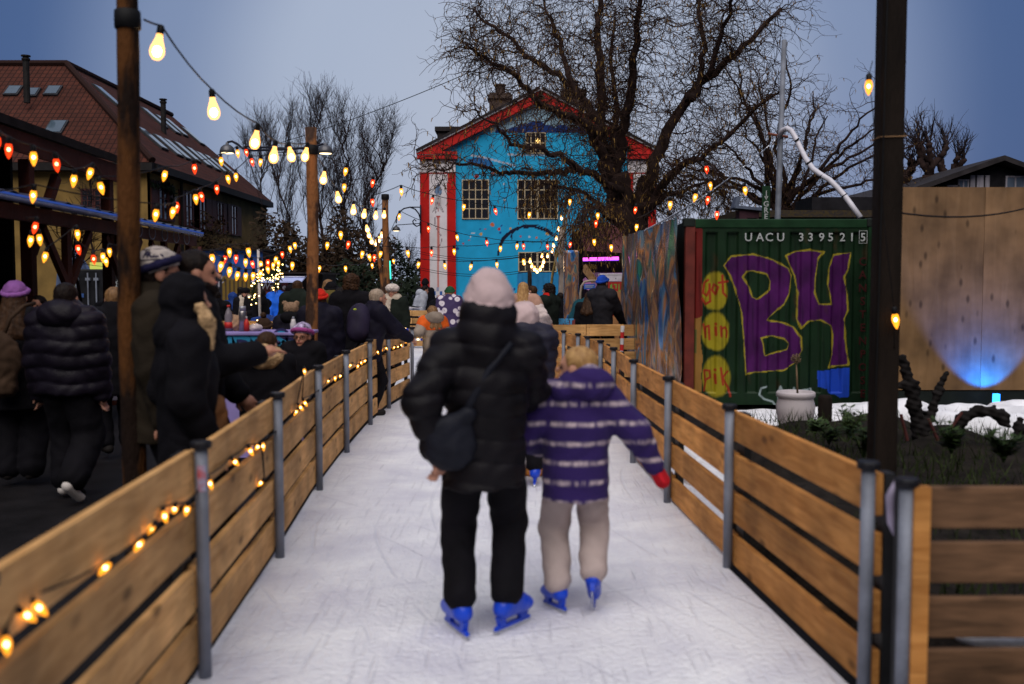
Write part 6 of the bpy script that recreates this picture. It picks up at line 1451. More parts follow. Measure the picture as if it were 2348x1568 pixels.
wp = MB(); x = X(595, 20); wp.tube([(X(597, 20), 20, -.06), (X(594, 20), 20, Z(571, 20))], .028, 8); tag(wp.build('white_pole', mat('white_pole_paint', (.50, .46, .44), .5), None, True), 'slim white pole standing in front of the waffle stall', 'pole')
# fairy light arch
fl = thing('fairy_light_arch', (0, 0, 0), 'greenery arch wound with tiny fairy lights beside the white pole', 'string lights'); fd_ = 19.5
ap = [P(u, v, fd_) for u, v in ((583, 692), (581, 670), (585, 650), (590, 638), (602, 633), (614, 637), (626, 633), (634, 624), (637, 612), (640, 620), (640, 635), (636, 648), (632, 662))]
mb = MB(); T = random.Random(2)
for a, b in zip(ap, ap[1:]):
    for _ in range(26):
        c = a.lerp(b, T.random()); v = Vector((T.gauss(0, 1), T.gauss(0, 1), T.gauss(0, 1))).normalized()*.11; mb.tube([c, c+v], [.014, .004], 3)
mb.build('greenery', mat('fir_green', (.012, .022, .012), .8), fl)
FAIRY = emis('fairy_light', (1.0, .62, .20), 9)
def fairy(parent, pts, n, spread, r, seed):
    T = random.Random(seed); b = MB(); b.lathe([(.0002, -r), (r*.8, -r*.6), (r, 0), (r*.8, r*.6), (.0002, r)], n=6); me = mesh_of(b, FAIRY)
    for i in range(n):
        t = (i+T.random())/n*(len(pts)-1); k = min(int(t), len(pts)-2); p = pts[k].lerp(pts[k+1], t-k)+Vector((T.gauss(0, spread), T.gauss(0, spread*.6)-.03, T.gauss(0, spread)))
        o = link('fairy_bulb', me, parent); o.location = p
fairy(fl, ap, 70, .055, .013, 3)
for pts, n, lab, sd_ in (([P(515, 728, 23.4), P(553, 724, 23.4)], 6, 'fairy lights along the short plank fence', 1), ([P(530, 742, 17.9), P(560, 752, 17.9), P(590, 744, 17.9), P(640, 747, 17.9)], 16, 'fairy lights drooping along the fence behind the purple counter', 2), ([P(930, 752, 16), P(944, 760, 15.4), P(958, 768, 15)], 8, 'fairy lights at the bend of the left fence', 3)):
    r_ = thing('fairy_lights', (0, 0, 0), lab, 'string lights', 'bulb strings on the fences'); mb = MB(); mb.tube(pts, .006, 4); mb.build('cable', CABLE, r_); fairy(r_, pts, n, .03, .014, sd_)
sm2 = thing('painted_shed', (0, 0, 0), 'blue shed wall covered in dripping yellow and white graffiti behind the crowd', 'shed'); d = 30.0
def shed(u, v, x, z):
    c = np.tile(np.array((.018, .07, .26)), (len(u), 1)); n = vnoise(x*2, z*2, 2, 21); n2 = vnoise(x*5, z, 3, 22); c *= (1+.5*n)[:, None]
    setc(c, (v > 633+7*n2) & (u > 507), (.16, .10, .02)); dr = (np.sin(u*1.35+.6*n2) > .45) & (v > 640+10*n2); setc(c, dr, (.03, .02, .02))
    setc(c, (v > 625) & (u < 510), (.012, .012, .02)); setc(c, (np.abs(np.sin(u*.32+n)*16+648-v) < 2.2) & (u < 512), (.35, .33, .38)); setc(c, (u > 525) & (u < 560) & (n2 > .35) & (v < 640), (.02, .14, .42))
    return c
paint_sheet('painted_wall', X(452, d), X(604, d), -.06, Z(575, d), d, .04, shed, attr_mat('graffiti_paint', .7), sm2)
mb = MB(); mb.box((X(452, d), d+.02, -.06), (X(604, d), d+3, Z(577, d))); mb.build('body', BACK, sm2); mb = MB(); mb.box((X(450, d), d-.15, Z(575, d)+.003), (X(606, d), d+3.1, Z(571, d))); mb.build('roof', DKROOF, sm2)
# small white tent roof over the pale fence, green glowing tube
wt = thing('small_tent', (X(925, 27), 27, -.06), 'small white slanted tent roof behind the pale slatted fence', 'tent'); z0, z1 = Z(709, 27), Z(697, 27)
mb = MB(); mb.prism([(-.38, -.5, z0), (.22, -.5, z1), (.55, -.5, z1-.04), (-.1, .6, z0)], (0, 0, .03)); fixn(mb.build('roof', mat('white_tent_cloth', (.6, .58, .62), .7), wt)); mb = MB(); mb.tube([(-.3, -.4, 0), (-.3, -.4, z0)], .02, 6); mb.tube([(.3, -.4, 0), (.3, -.4, z1)], .02, 6); mb.build('legs', LG, wt)
gt = thing('glow_tube', (X(896, 18.6), 18.6, Z(640, 18.6)), 'thin upright green glowing tube beside the third timber pole', 'lamp'); mb = MB(); h_ = Z(598, 18.6)-Z(640, 18.6); mb.tube([(0, 0, 0), (-.012, 0, h_)], .011, 8); mb.build('tube', emis('green_glow', (.04, .75, .48), 2.0), gt, True); mb = MB(); mb.tube([(.0, 0, -1.7), (0, 0, -.005)], .012, 6); mb.build('holder', DK, gt)
# ------------------------------------------------------------------ pink stage behind the far fence
d = 23.0; stg = thing('stage_shed', (0, 0, 0), 'open stage shed with a pink panel, crossed braces and magenta light', 'stage')
mb = MB(); mb.box((X(1322, d), d+2, -.06), (X(1470, d), d+2.2, Z(520, d))); mb.build('back_wall', mat('dark_violet_boards', (.020, .010, .022), .8, .4), stg)
mb = MB(); mb.prism([P(1340, 575, d+1), P(1328, 520, d+1), P(1390, 508, d+1), P(1430, 530, d+1), P(1430, 580, d+1)], (0, .1, 0)); fixn(mb.build('pink_panel', mat('salmon_pink_paint', (.42, .17, .17), .7, .2), stg))
mb = MB(); mb.prism([P(1345, 665, d+1.2), P(1352, 625, d+1.2), P(1430, 625, d+1.2), P(1430, 668, d+1.2)], (0, .1, 0)); fixn(mb.build('lilac_panel', mat('lilac_paint', (.42, .22, .44), .7, .2), stg))
mb = MB(); mb.tube([P(1336, 594.5, d), P(1418, 592, d)], .035, 8); mb.build('neon_tube', emis('magenta_neon', (1.0, .10, .85), 2.2), stg, True)
mb = MB(); mb.tube([P(1336, 596, d+.04), P(1418, 594.5, d+.04)], .03, 8); mb.build('violet_tube', emis('violet_neon', (.22, .06, 1.0), 1.2), stg, True)
def strut(a, b, w_, m, nm): mb = MB(); mb.bar(P(*a, d-.1), P(*b, d-.1), w_, .06, (0, 1, 0) if False else (0, 0, 1)); mb.build(nm, m, stg)
strut((1336, 610), (1363, 645), .16, mat('pale_brace', (.40, .22, .10), .7), 'brace'); strut((1336, 641), (1358, 664), .16, mat('pink_lit_brace', (.55, .22, .50), .6), 'brace'); strut((1329, 560), (1329, 720), .14, BACK, 'post')  # second brace: pink neon light is put into its base colour
mb = MB(); mb.box((X(1336, d), d-.02, Z(618, d)), (X(1364, d), d+.0, Z(606, d))); mb.build('name_board', BACK, stg)
for i, (tx, v) in enumerate((('S. MARIA', 609.5), ('PRESENT', 615))): lettering(tx, .085, mat('gold_letters', (.40, .24, .05), .6), stg, (X(1350, d), d-.026, Z(v, d)))
fr = thing('red_booth', (0, 0, 0), 'red and tan plywood booth with green and red scrawled letters by the foil container', 'booth'); d = 20.5
def booth(u, v, x, z):
    c = np.tile(np.array((.36, .17, .07)), (len(u), 1)); n = vnoise(x*3, z*3, 2, 31); c *= (1+.25*n)[:, None]; setc(c, v < 667+4*n, (.33, .022, .018))
    for pts in ([(1398,668),(1401,652),(1404,666)],[(1399,662),(1404,661)],[(1408,652),(1416,651)],[(1412,652),(1411,668)],[(1418,652),(1419,667),(1424,666)],[(1430,654),(1426,656),(1430,661),(1426,667)]): setc(c, seg_dist(u, v, pts) < .9, (.12, .36, .06))
    for pts in ([(1398,700),(1404,692),(1410,698)],[(1414,690),(1424,700)],[(1418,682),(1420,695)],[(1397,716),(1399,728)],[(1403,728),(1403,714),(1408,720),(1404,724)],[(1411,715),(1411,728),(1416,722),(1411,715)],[(1420,715),(1427,716),(1421,722),(1427,727)]): setc(c, seg_dist(u, v, pts) < 1.1, (.36, .03, .015))
    return c
paint_sheet('front', X(1393, d), X(1475, d), -.05, Z(646, d), d, .018, booth, attr_mat('booth_paint', .7), fr); mb = MB(); mb.box((X(1393, d), d+.01, -.05), (X(1475, d), d+1, Z(646, d))); mb.build('body', BACK, fr)
wb = thing('white_cooler', (X(1402, 20.6), 20.6, Z(646, 20.5)+.004), 'white oblong cool box standing on the red booth', 'cool box'); mb = MB(); mb.box((-.24, 0, 0), (.5, .5, .135)); bevel(mb.build('box', mat('white_box_plastic', (.55, .50, .56), .4), wb), .012); mb = MB(); mb.box((-.25, -.01, .136), (.51, .51, .165)); bevel(mb.build('lid', mat('white_lid_plastic', (.6, .55, .6), .4), wb), .01); mb = MB(); mb.lathe([(.01, 0), (.01, .012)], (.08, -.006, .06), 8); mb.build('latch', DK, wb)
hr_ = thing('handrail', (0, 0, 0), 'bent grey steel handrail beside the foil column', 'handrail'); mb = MB(); mb.tube([P(*q, 19) for q in ((1330, 740), (1330, 672), (1333, 655), (1340, 646), (1352, 643.5), (1368, 643.5))], .022, 8); mb.build('rail', mat('beige_rail', (.30, .24, .19), .5), hr_, True)
bs = thing('painted_board', (0, 0, 0), 'low red board with blue block letters along the top of the far fence', 'sign'); d = 17.9
mb = MB(); mb.box((X(1276, d), d, Z(748, d)), (X(1318, d), d+.03, Z(732, d))); mb.build('board', mat('dull_red_board', (.16, .03, .03), .7), bs); lettering('SRET', .13, mat('sky_blue_letters', (.06, .26, .50), .7), bs, (X(1296, d), d-.006, Z(737.5, d)), bold=.010)
st2 = thing('notice', (X(1351, 19.3), 19.3, Z(663, 19.3)), 'small blue notice plate hanging by the handrail', 'notice'); mb = MB(); mb.box((-.11, 0, 0), (.11, .012, .10)); mb.build('plate', mat('blue_plate', (.03, .09, .38), .5), st2); mb = MB(); mb.box((-.085, -.006, .062), (.085, -.001, .072)); mb.box((-.085, -.006, .036), (.06, -.001, .046)); mb.build('print', WLET, st2)
# skating aid and mitten
sa = thing('skating_aid', (X(1229, 8.6), 8.6, 0), 'yellow skating aid with a white and orange foot between the two front skaters', 'skating aid')
YP = mat('yellow_plastic', (.62, .29, .012), .4, .1)
b_ = blob('body', [('e', (0, 0, .42), (.20, .16, .30)), ('e', (0, -.02, .72), (.14, .13, .14)), ('c', (-.16, -.05, .60), (-.24, -.16, .78), .03, .025), ('c', (.16, -.05, .60), (.24, -.16, .78), .03, .025), ('plane', (0, 0, .16), (0, 0, -1))], .014, YP, sa)
mb = MB(); mb.lathe([(.19, .07), (.205, .09), (.20, .16), (.15, .19)], n=24); mb.build('foot', mat('white_plastic', (.62, .58, .58), .4), sa, True); mb = MB(); mb.lathe([(.20, .003), (.22, .02), (.22, .05), (.19, .069)], n=24); mb.build('base', mat('orange_plastic', (.55, .20, .03), .45), sa, True)
# ------------------------------------------------------------------ the people
PINKKNIT = cloth('pale_pink_knit', (.60, .45, .45), .9, .6, 160, .12, 9); PURPKNIT = cloth('purple_knit', (.24, .09, .30), .9, .6, 120)
BEIGE = cloth('beige_fleece', (.42, .34, .32), .9, .4, 120, .12); FURB = cloth('beige_fur', (.42, .27, .14), .95, .8, 60, .4, 20); WFUR = cloth('white_fur', (.62, .54, .50), .95, .8, 60, .2, 20)
REDC = cloth('red_knit', (.52, .022, .012), .9, .5, 140); REDSC = cloth('red_scarf_wool', (.50, .014, .010), .9, .5, 120); CREAM = cloth('cream_wool', (.5, .42, .34), .9, .5, 110)
BLUEJ = cloth('bright_blue_jacket', (.012, .11, .60), .5, .2); BLUEJ2 = cloth('deep_blue_jacket', (.010, .035, .16), .6, .2); WHITEC = cloth('off_white_puffer', (.60, .50, .48), .65, .2); TAN = cloth('tan_yoke', (.33, .19, .14), .75, .2)
GREYH = cloth('grey_sweatshirt', (.36, .38, .44), .85, .25); ORNG = cloth('orange_jacket', (.62, .10, .012), .7, .2); STONE = cloth('stone_grey_jacket', (.26, .21, .17), .8, .2); TEAL = cloth('teal_coat', (.008, .055, .075), .7, .2)
GREENK = cloth('dark_green_knit', (.018, .07, .030), .9, .5, 120); BROWNC = cloth('brown_fur_coat', (.045, .022, .012), .95, .6, 50, .4); DKGREYC = cloth('dark_grey_coat', (.017, .016, .020), .8); GRBROWN = cloth('grey_brown_coat', (.07, .052, .048), .8); NAVYK = cloth('navy_knit', (.02, .018, .06), .9, .5, 130); WHITEK = cloth('cream_knit', (.58, .50, .45), .9, .5, 130); SLATE = cloth('slate_puffer', (.022, .021, .036), .5, .2); REDM = cloth('red_mitten_wool', (.45, .012, .02), .9, .4, 120)
def stripe_mat():
    m, nt, b = nodes_of('purple_tie_dye_fleece'); N, L = nt.nodes.new, nt.links.new
    tc = N('ShaderNodeTexCoord'); sx_ = N('ShaderNodeSeparateXYZ'); L(tc.outputs['Object'], sx_.inputs[0])
    n = N('ShaderNodeTexNoise'); n.inputs['Scale'].default_value = 24; L(tc.outputs['Object'], n.inputs[0])
    a = N('ShaderNodeMath'); a.operation = 'MULTIPLY_ADD'; a.inputs[1].default_value = .016; L(n.outputs[0], a.inputs[0]); L(sx_.outputs[2], a.inputs[2])
    w_ = N('ShaderNodeMath'); w_.operation = 'PINGPONG'; w_.inputs[1].default_value = .0485; L(a.outputs[0], w_.inputs[0])
    mr = N('ShaderNodeMapRange'); mr.inputs['From Min'].default_value = .0; mr.inputs['From Max'].default_value = .018; mr.inputs['To Min'].default_value = 1; mr.inputs['To Max'].default_value = 0; L(w_.outputs[0], mr.inputs[0])
    mp = N('ShaderNodeMapping'); mp.inputs['Scale'].default_value = (30, 30, 4); L(tc.outputs['Object'], mp.inputs[0]); n2 = N('ShaderNodeTexNoise'); n2.inputs['Scale'].default_value = 1; L(mp.outputs[0], n2.inputs[0])
    r2 = N('ShaderNodeMapRange'); r2.inputs['From Min'].default_value = .32; r2.inputs['From Max'].default_value = .62; L(n2.outputs[0], r2.inputs[0])
    mu = N('ShaderNodeMath'); mu.operation = 'MULTIPLY'; L(mr.outputs[0], mu.inputs[0]); L(r2.outputs[0], mu.inputs[1])
    mx = N('ShaderNodeMix'); mx.data_type = 'RGBA'; mx.inputs['A'].default_value = (.019, .005, .088, 1); mx.inputs['B'].default_value = (.62, .50, .52, 1); L(mu.outputs[0], mx.inputs['Factor']); L(mx.outputs['Result'], b.inputs['Base Color']); b.inputs['Roughness'].default_value = .95
    bp = N('ShaderNodeBump'); bp.inputs['Strength'].default_value = .4; bp.inputs['Distance'].default_value = .02; n3 = N('ShaderNodeTexNoise'); n3.inputs['Scale'].default_value = 130; L(tc.outputs['Object'], n3.inputs[0]); L(n3.outputs[0], bp.inputs['Height']); L(bp.outputs[0], b.inputs['Normal']); return m
TIEDYE = stripe_mat()
def floral():
    m, nt, b = nodes_of('flower_print'); N, L = nt.nodes.new, nt.links.new
    tc = N('ShaderNodeTexCoord'); v = N('ShaderNodeTexVoronoi'); v.inputs['Scale'].default_value = 7.5; L(tc.outputs['Object'], v.inputs[0])
    rp = N('ShaderNodeValToRGB'); cr = rp.color_ramp; cr.interpolation = 'CONSTANT'; st = [(0, (.62, .55, .58)), (.10, (.40, .32, .40)), (.14, (.62, .56, .60)), (.40, (.45, .38, .48)), (.46, (.035, .018, .08))]
    while len(cr.elements) < len(st): cr.elements.new(.5)
    for e, (a, c) in zip(cr.elements, st): e.position = a; e.color = (*c, 1)
    L(v.outputs['Distance'], rp.inputs[0]); L(rp.outputs[0], b.inputs['Base Color']); b.inputs['Roughness'].default_value = .8; return m
FLORAL = floral()
C = lambda m, **k: dict(m=m, **k)
SK = ('skate', SKATEBLUE)
# --- the two skaters in front
woman, W_ = person(1108, 4.60, 1.665, 2, 'skater seen from behind in a pale pink knit hat and long black puffer coat', x=-.128, hh=.138, hy=14, side=1.5, h=.011,
    coat=C(BLACK2, hem=.425, t=1.06, w=1.12, flat=.78, band=.105, bamp=.016, wr=.006, collar=True, flare=.004), trou=(BLACK, 1.10), hat=('tall', PINKKNIT), hair=('short', BLONDE), shoes=SK,
    legs=((-.070, -.01), (.064, .02)), toe=(24, -40), armL=(-.135, -.050, .525), armR=(.12, .25, .60), poleL=(-.75, -.8, 0), poleR=(.6, -.6, -.1), curl=1.2, hands=True)
kid, K_ = person(1320, 4.93, 1.345, 0, 'blond child skater from behind in a purple striped fleece and beige trousers', x=.318, hh=.150, hy=72, hp=-6, h=.010, skin=SKIN,
    coat=C(TIEDYE, hem=.425, t=1.18, w=1.25, flat=.80, wr=.005), trou=(BEIGE, 1.22), hair=('short', BLONDE), shoes=SK, legs=((-.066, .0), (.066, -.03)), toe=(28, -8), lift=(0, .045), fp=(4, 40),
    armR=(.295, .03, .545), armL=(-.13, .10, .60), poleR=(.6, -.6, .1), poleL=(-.6, -.6, -.2), mitt=(None, REDM))
kup = lambda v: tuple(K_['up'](v)); kh = 1.345
blob('hood', [('e', kup((.048, -.065, .862)), (.088*kh, .062*kh, .066*kh)), ('e', kup((-.045, -.055, .838)), (.060*kh, .05*kh, .042*kh)), ('c', kup((.10, -.01, .845)), kup((.04, .06, .80)), .040*kh, .03*kh), ('c', kup((-.09, -.01, .83)), kup((-.03, .06, .80)), .036*kh, .03*kh)], .010, TIEDYE, kid, k=.05, mod=wrinkles(.007, 1.4))
bag = blob('shoulder_bag', [('e', (-.28, 4.46, .92), (.125, .055, .125)), ('c', (-.36, 4.45, .98), (-.19, 4.45, 1.06), .035, .035), ('plane', (0, 4.36, 0), (0, -1, 0))], .012, cloth('dark_grey_bag', (.009, .010, .016), .55, .2), None, k=.05, mod=wrinkles(.006, 1.5))
tag(bag, 'dark grey cloth bag hanging at the left hip of the skater in black', 'bag'); mb = MB(); mb.tube([(-.22, 4.46, 1.03), (-.18, 4.45, 1.12), (-.10, 4.46, 1.26), (.0, 4.47, 1.38)], [.022, .020, .016, .014], 8); mb.build('strap', bag.data.materials[0], bag, True)
person(1202, 8.0, 1.49, 3, 'stooping skater in a fluffy pale hood and slate puffer jacket beyond the skater in black', lean=5, h=.013, hh=.15, coat=C(SLATE, hem=.47, t=1.5, w=1.65, band=.085, bamp=.014), trou=(BLACK, 1.1), hat=('hood', PINKKNIT), hair=None, shoes=SK, armL=(-.10, .22, .54), armR=(.10, .22, .54), legs=((-.06, -.05), (.06, .02)))
# --- people at the left fence
fren, F_ = person(362, 5.75, 1.85, -72, 'man with glasses in a navy and white knit hat at the left fence', hh=.135, h=.012, skin=SKIN_WARM, coat=C(OLIVE if False else cloth('khaki_coat', (.018, .013, .008)), hem=.40, t=1.2, w=1.25), trou=(BLACK, 1.2), hat=('beanie', WHITEK, NAVYK), hair=('short', DARKHAIR), glasses=True, hp=-4, beard=None)
dkm, D_ = person(448, 5.95, 1.86, -80, 'dark haired bearded man in profile with his hand on the brown haired child', hh=.138, h=.012, skin=SKIN_WARM, coat=C(BLACK, hem=.38, t=1.2, w=1.2), trou=(BLACK, 1.2), hair=('short', DARKHAIR), hp=-3, armR=(.05, .19, .66), poleR=(.3, -.6, -1), armL=(-.1, .12, .52), beard=DARKHAIR, curl=.35)
person(424, 5.15, 1.69, -62, 'person in a long black coat, dark hood and beige fur trim at the left fence', hh=.132, h=.013, hy=-6, coat=C(BLACK, hem=.22, t=1.15, w=1.2, flare=.012), trou=(BLACK, 1.2), hat=('hood', BLACK), hair=('short', DARKHAIR), armL=(-.10, .06, .52), armR=(.12, .05, .50))
fur_ = blob('fur_collar', [('c', (X(472, 5.1), 5.02, 1.52), (X(490, 5.1), 5.0, 1.45), .032, .035), ('c', (X(490, 5.1), 5.0, 1.45), (X(494, 5.1), 5.0, 1.33), .035, .025)], .01, FURB, None, mod=wrinkles(.006, 4)); tag(fur_, 'beige fur scarf hanging down the front of the long black coat', 'scarf')
tb_ = blob('leather_bag', [('c', (-1.70, 5.15, 1.0), (-1.56, 5.2, 1.0), .06, .06), ('c', (-1.70, 5.15, .82), (-1.55, 5.2, .82), .085, .085), ('e', (-1.62, 5.17, .90), (.13, .08, .15))], .014, mat('tan_suede', (.16, .062, .018), .8, .3, 6, .4, 40), None, k=.05, mod=wrinkles(.008, 1.2)); tag(tb_, 'slouchy tan suede bag held above the left fence', 'bag')
mb = MB(); mb.tube([(-1.71, 5.13, 1.0), (-1.69, 5.1, 1.12), (-1.64, 5.1, 1.14), (-1.58, 5.14, 1.1), (-1.55, 5.18, 1.0)], .010, 6); mb.build('handle', tb_.data.materials[0], tb_, True)
person(612, 7.7, 1.28, -8, 'brown haired child with a pale fur trimmed hood under the man’s hand'.replace('’', "'"), hh=.150, h=.012, hy=-12, coat=C(BLACK, hem=.42, t=1.3, w=1.35), trou=(BLACK, 1.3), hair=('short', BROWNHAIR), hood=(FURB, 1.45))
band, N_ = person(693, 9.3, 1.27, 172, 'person in a striped knit hat facing the ice beside the second timber pole', hh=.165, h=.013, skin=SKIN_WARM, coat=C(BLACK, hem=.42, t=1.25, w=1.3), hat=('beanie', cloth('purple_white_knit', (.34, .28, .42), .9, .5, 130, .9, 30), cloth('magenta_knit', (.32, .06, .22), .9, .4, 120)), hair=('short', BROWNHAIR), glasses=True)
# --- strollers at the far left
tote, T_ = person(36, 8.3, 1.66, 8, 'stroller in a mauve knit hat with a tan bag at the left edge', h=.013, coat=C(BLACK, hem=.36, t=1.3, w=1.35), trou=(BLACK, 1.5), hat=('beanie', PURPKNIT), hair=('long', BROWNHAIR))
tt = blob('tote_bag', [('e', (X(8, 8.1), 8.02, 1.02), (.17, .09, .24)), ('c', (X(2, 8.1), 8.02, .80), (X(24, 8.1), 8.02, .80), .08, .08)], .015, mat('brown_canvas', (.040, .023, .014), .85, .3), None, k=.06, mod=wrinkles(.008, 1.3)); tag(tt, 'tan canvas shoulder bag on the back of the stroller in the mauve hat', 'bag'); mb = MB(); mb.tube([(X(15, 8.1), 8.03, 1.2), (X(30, 8.1), 8.05, 1.36), (X(52, 8.1), 8.12, 1.46), (X(60, 8.1), 8.25, 1.48)], .016, 6); mb.build('strap', tt.data.materials[0], tt, True)
person(152, 7.75, 1.66, -4, 'stroller from behind in a dark quilted jacket and pale soled trainers', h=.012, coat=C(cloth('plum_black_puffer', (.008, .006, .011), .45, .2), hem=.475, t=1.5, w=1.55, band=.11, bamp=.018), trou=(BLACK, 1.55), hair=('short', DARKHAIR), hood=(cloth('plum_black_puffer', (.008, .006, .011)), 1.3), shoes=('shoe', BLACK, WHITESOLE), legs=((-.06, .06), (.07, -.10)), lift=(0, .03), fp=(0, 38))
person(90, 11, 1.52, 176, 'dark haired person facing the camera between the two strollers', h=.016, coat=C(BLACK, hem=.42, t=1.2), hair=('short', DARKHAIR), skin=SKIN_WARM)
person(262, 9.6, 1.62, 30, 'dark figure in black half hidden behind the first timber pole', h=.016, coat=C(BLACK, hem=.35, t=1.4, w=1.4), hair=('short', DKBLONDE))
person(222, 13.5, 1.22, 0, 'small person in a brown hat by the sandwich board', h=.016, coat=C(GRBROWN, hem=.42, t=1.4, w=1.5), hat=('beanie', BROWNC), hair=('short', DARKHAIR))
person(250, 18, 1.52, 180, 'blond person standing before the lettering of the black container', h=.02, coat=C(BLACK, hem=.42, t=1.2), hair=('long', BLONDE))
# --- the crowd beyond the left fence
person(806, 13.4, 1.77, -5, 'tall brown haired man from behind in a dark jacket in the middle of the crowd', h=.015, coat=C(BLACK, hem=.42, t=1.25, w=1.25), hair=('curly', BROWNHAIR))
person(783, 14.3, 1.60, -62, 'dark haired youth in profile with lowered head before the tall man', h=.015, hp=-14, coat=C(BLACK, hem=.44, t=1.2), hair=('short', DARKHAIR))
person(760, 15.2, 1.66, 4, 'person from behind in an olive hooded parka and black hat', h=.015, coat=C(OLIVE, hem=.38, t=1.35, w=1.35), hat=('beanie', BLACK), hair=('short', DARKHAIR), hood=(OLIVE, 1.5))
person(753, 17, 1.72, -10, 'person with long wavy blond hair from behind the olive parka', h=.016, coat=C(BROWNC, hem=.42, t=1.2), hair=('long', DKBLONDE))
person(733, 12.1, 1.57, 4, 'person from behind in a bright red knit hat next to the second timber pole', h=.014, coat=C(NAVY, hem=.42, t=1.3, w=1.4), hat=('beanie', REDC), hair=('short', BROWNHAIR))
grey, G_ = person(846, 12.35, 1.60, -58, 'grey haired person with a backpack leaning on the left fence', h=.013, lean=10, hp=-10, hh=.14, coat=C(NAVY, hem=.42, t=1.25, w=1.25), hair=('short', GREYHAIR), armR=(.08, .30, .60), armL=(-.06, .26, .62), skin=SKIN)
bp_ = blob('backpack', [('e', (X(822, 12.2), 12.28, 1.16), (.16, .17, .24)), ('e', (X(818, 12.2), 12.2, 1.05), (.13, .12, .13))], .016, cloth('plum_backpack', (.022, .017, .038), .6), None, k=.06); tag(bp_, 'dark plum backpack worn by the grey haired person at the fence', 'backpack'); mb = MB(); mb.lathe([(.02, 0), (.022, .01), (.001, .02)], (X(814, 12.1), 12.08, 1.32), 8); mb.build('yellow_tag', mat('lime_tag', (.45, .55, .02), .5), bp_)
person(900, 17, 1.63, 170, 'person in a big white fur hat and cream scarf facing the camera', h=.015, coat=C(DKGREEN, hem=.38, t=1.2), hat=('fur', WFUR), hair=('long', BROWNHAIR), scarf=CREAM, glasses=True)
person(886, 14.4, 1.12, -60, 'small child in a beige fur hood behind the third timber pole', h=.014, hh=.165, coat=C(BROWNC, hem=.42, t=1.4, w=1.4), hat=('hood', FURB), hair=('short', DARKHAIR))
mit = blob('blue_glove', [('c', (X(918, 13.5), 13.45, 1.0), (X(930, 13.5), 13.6, 1.0), .045, .03), ('e', (X(914, 13.5), 13.4, 1.0), (.05, .05, .035))], .008, SKATEBLUE, None); tag(mit, 'bright blue glove lying on top of the left fence', 'glove')
person(683, 17, 1.70, -5, 'broad person in a dark green jacket from behind left of the second timber pole', h=.016, coat=C(DKGREEN, hem=.42, t=1.5, w=1.6), hair=('short', BROWNHAIR))
person(667, 20, 1.60, -70, 'person with long brown hair and a black helmet beside the bright blue jacket', h=.017, coat=C(BROWNC, hem=.36, t=1.3), hat=('helmet', BLACK), hair=('long', BROWNHAIR))
person(667, 14, 1.37, 10, 'child from behind in a beige hat with round bear ears', h=.014, hh=.16, coat=C(NAVY, hem=.42, t=1.45, w=1.5), hat=('bear', cloth('beige_teddy', (.22, .14, .09), .95, .7, 60)), hair=('short', BROWNHAIR), hood=(BLACK, 1.3))
person(604, 11.4, 1.24, 0, 'small child in a brown bobble hat behind the lavender counter', h=.014, hh=.165, coat=C(BROWNC, hem=.42, t=1.3, w=1.4), hat=('pompon', cloth('dark_brown_knit', (.04, .022, .014), .9, .5, 90)), hair=('short', DARKHAIR))
person(637, 24, 1.64, 176, 'person in a bright blue jacket and black cap facing the camera at the waffle stall', h=.018, hy=-30, coat=C(BLUEJ, hem=.46, t=1.3, w=1.3), hat=('cap', BLACK), hair=('short', DARKHAIR), armL=(-.08, .14, .52), armR=(.08, .14, .52))
person(563, 22, 1.54, 180, 'person in a fluffy dark helmet and pale scarf facing the camera', h=.017, coat=C(BLACK, hem=.42, t=1.3, w=1.35), hat=('fur', BLACK), hair=('short', DARKHAIR), scarf=CREAM)
person(534, 23.2, 1.42, 0, 'person from behind in a deep blue hooded jacket left of the pale scarf', h=.018, coat=C(BLUEJ2, hem=.42, t=1.35, w=1.4), hat=('hood', BLUEJ2), hair=None)
person(517, 21, 1.23, -40, 'blond child near the short plank fence with a red mitten', h=.016, hh=.165, coat=C(BROWNC, hem=.42, t=1.3, w=1.3), hair=('curly', DKBLONDE), mitt=(None, REDM), armR=(.12, .22, .62))
person(600, 20.3, 1.53, 70, 'dark clothed person half hidden by the white pole', h=.017, coat=C(BLACK, hem=.40, t=1.2), hair=('short', DARKHAIR), skin=SKIN_WARM, armR=(.06, .26, .66))
person(580, 18.6, 1.50, -88, 'skater in a deep blue jacket bent far over behind the fence', h=.016, lean=82, coat=C(BLUEJ2, hem=.49, t=1.5, w=1.5), trou=(BLACK, 1.2), hat=('beanie', BLUEJ2), hair=None, armL=(-.12, .35, .30), armR=(.12, .35, .30), shoes=SK)
person(498, 19, 1.50, 20, 'dark person in black beside the painted shed', h=.018, coat=C(BLACK, hem=.40, t=1.3, w=1.3), hair=('short', DARKHAIR))
person(552, 25.5, 1.55, 10, 'person in black from behind between the two blue jackets and the shed', h=.02, coat=C(BLACK, hem=.40, t=1.2), hair=('short', DARKHAIR))
person(716, 20, 1.66, 0, 'dark person mostly hidden behind the second timber pole and red hat', h=.02, coat=C(BLACK, hem=.40, t=1.2), hair=('short', DARKHAIR))
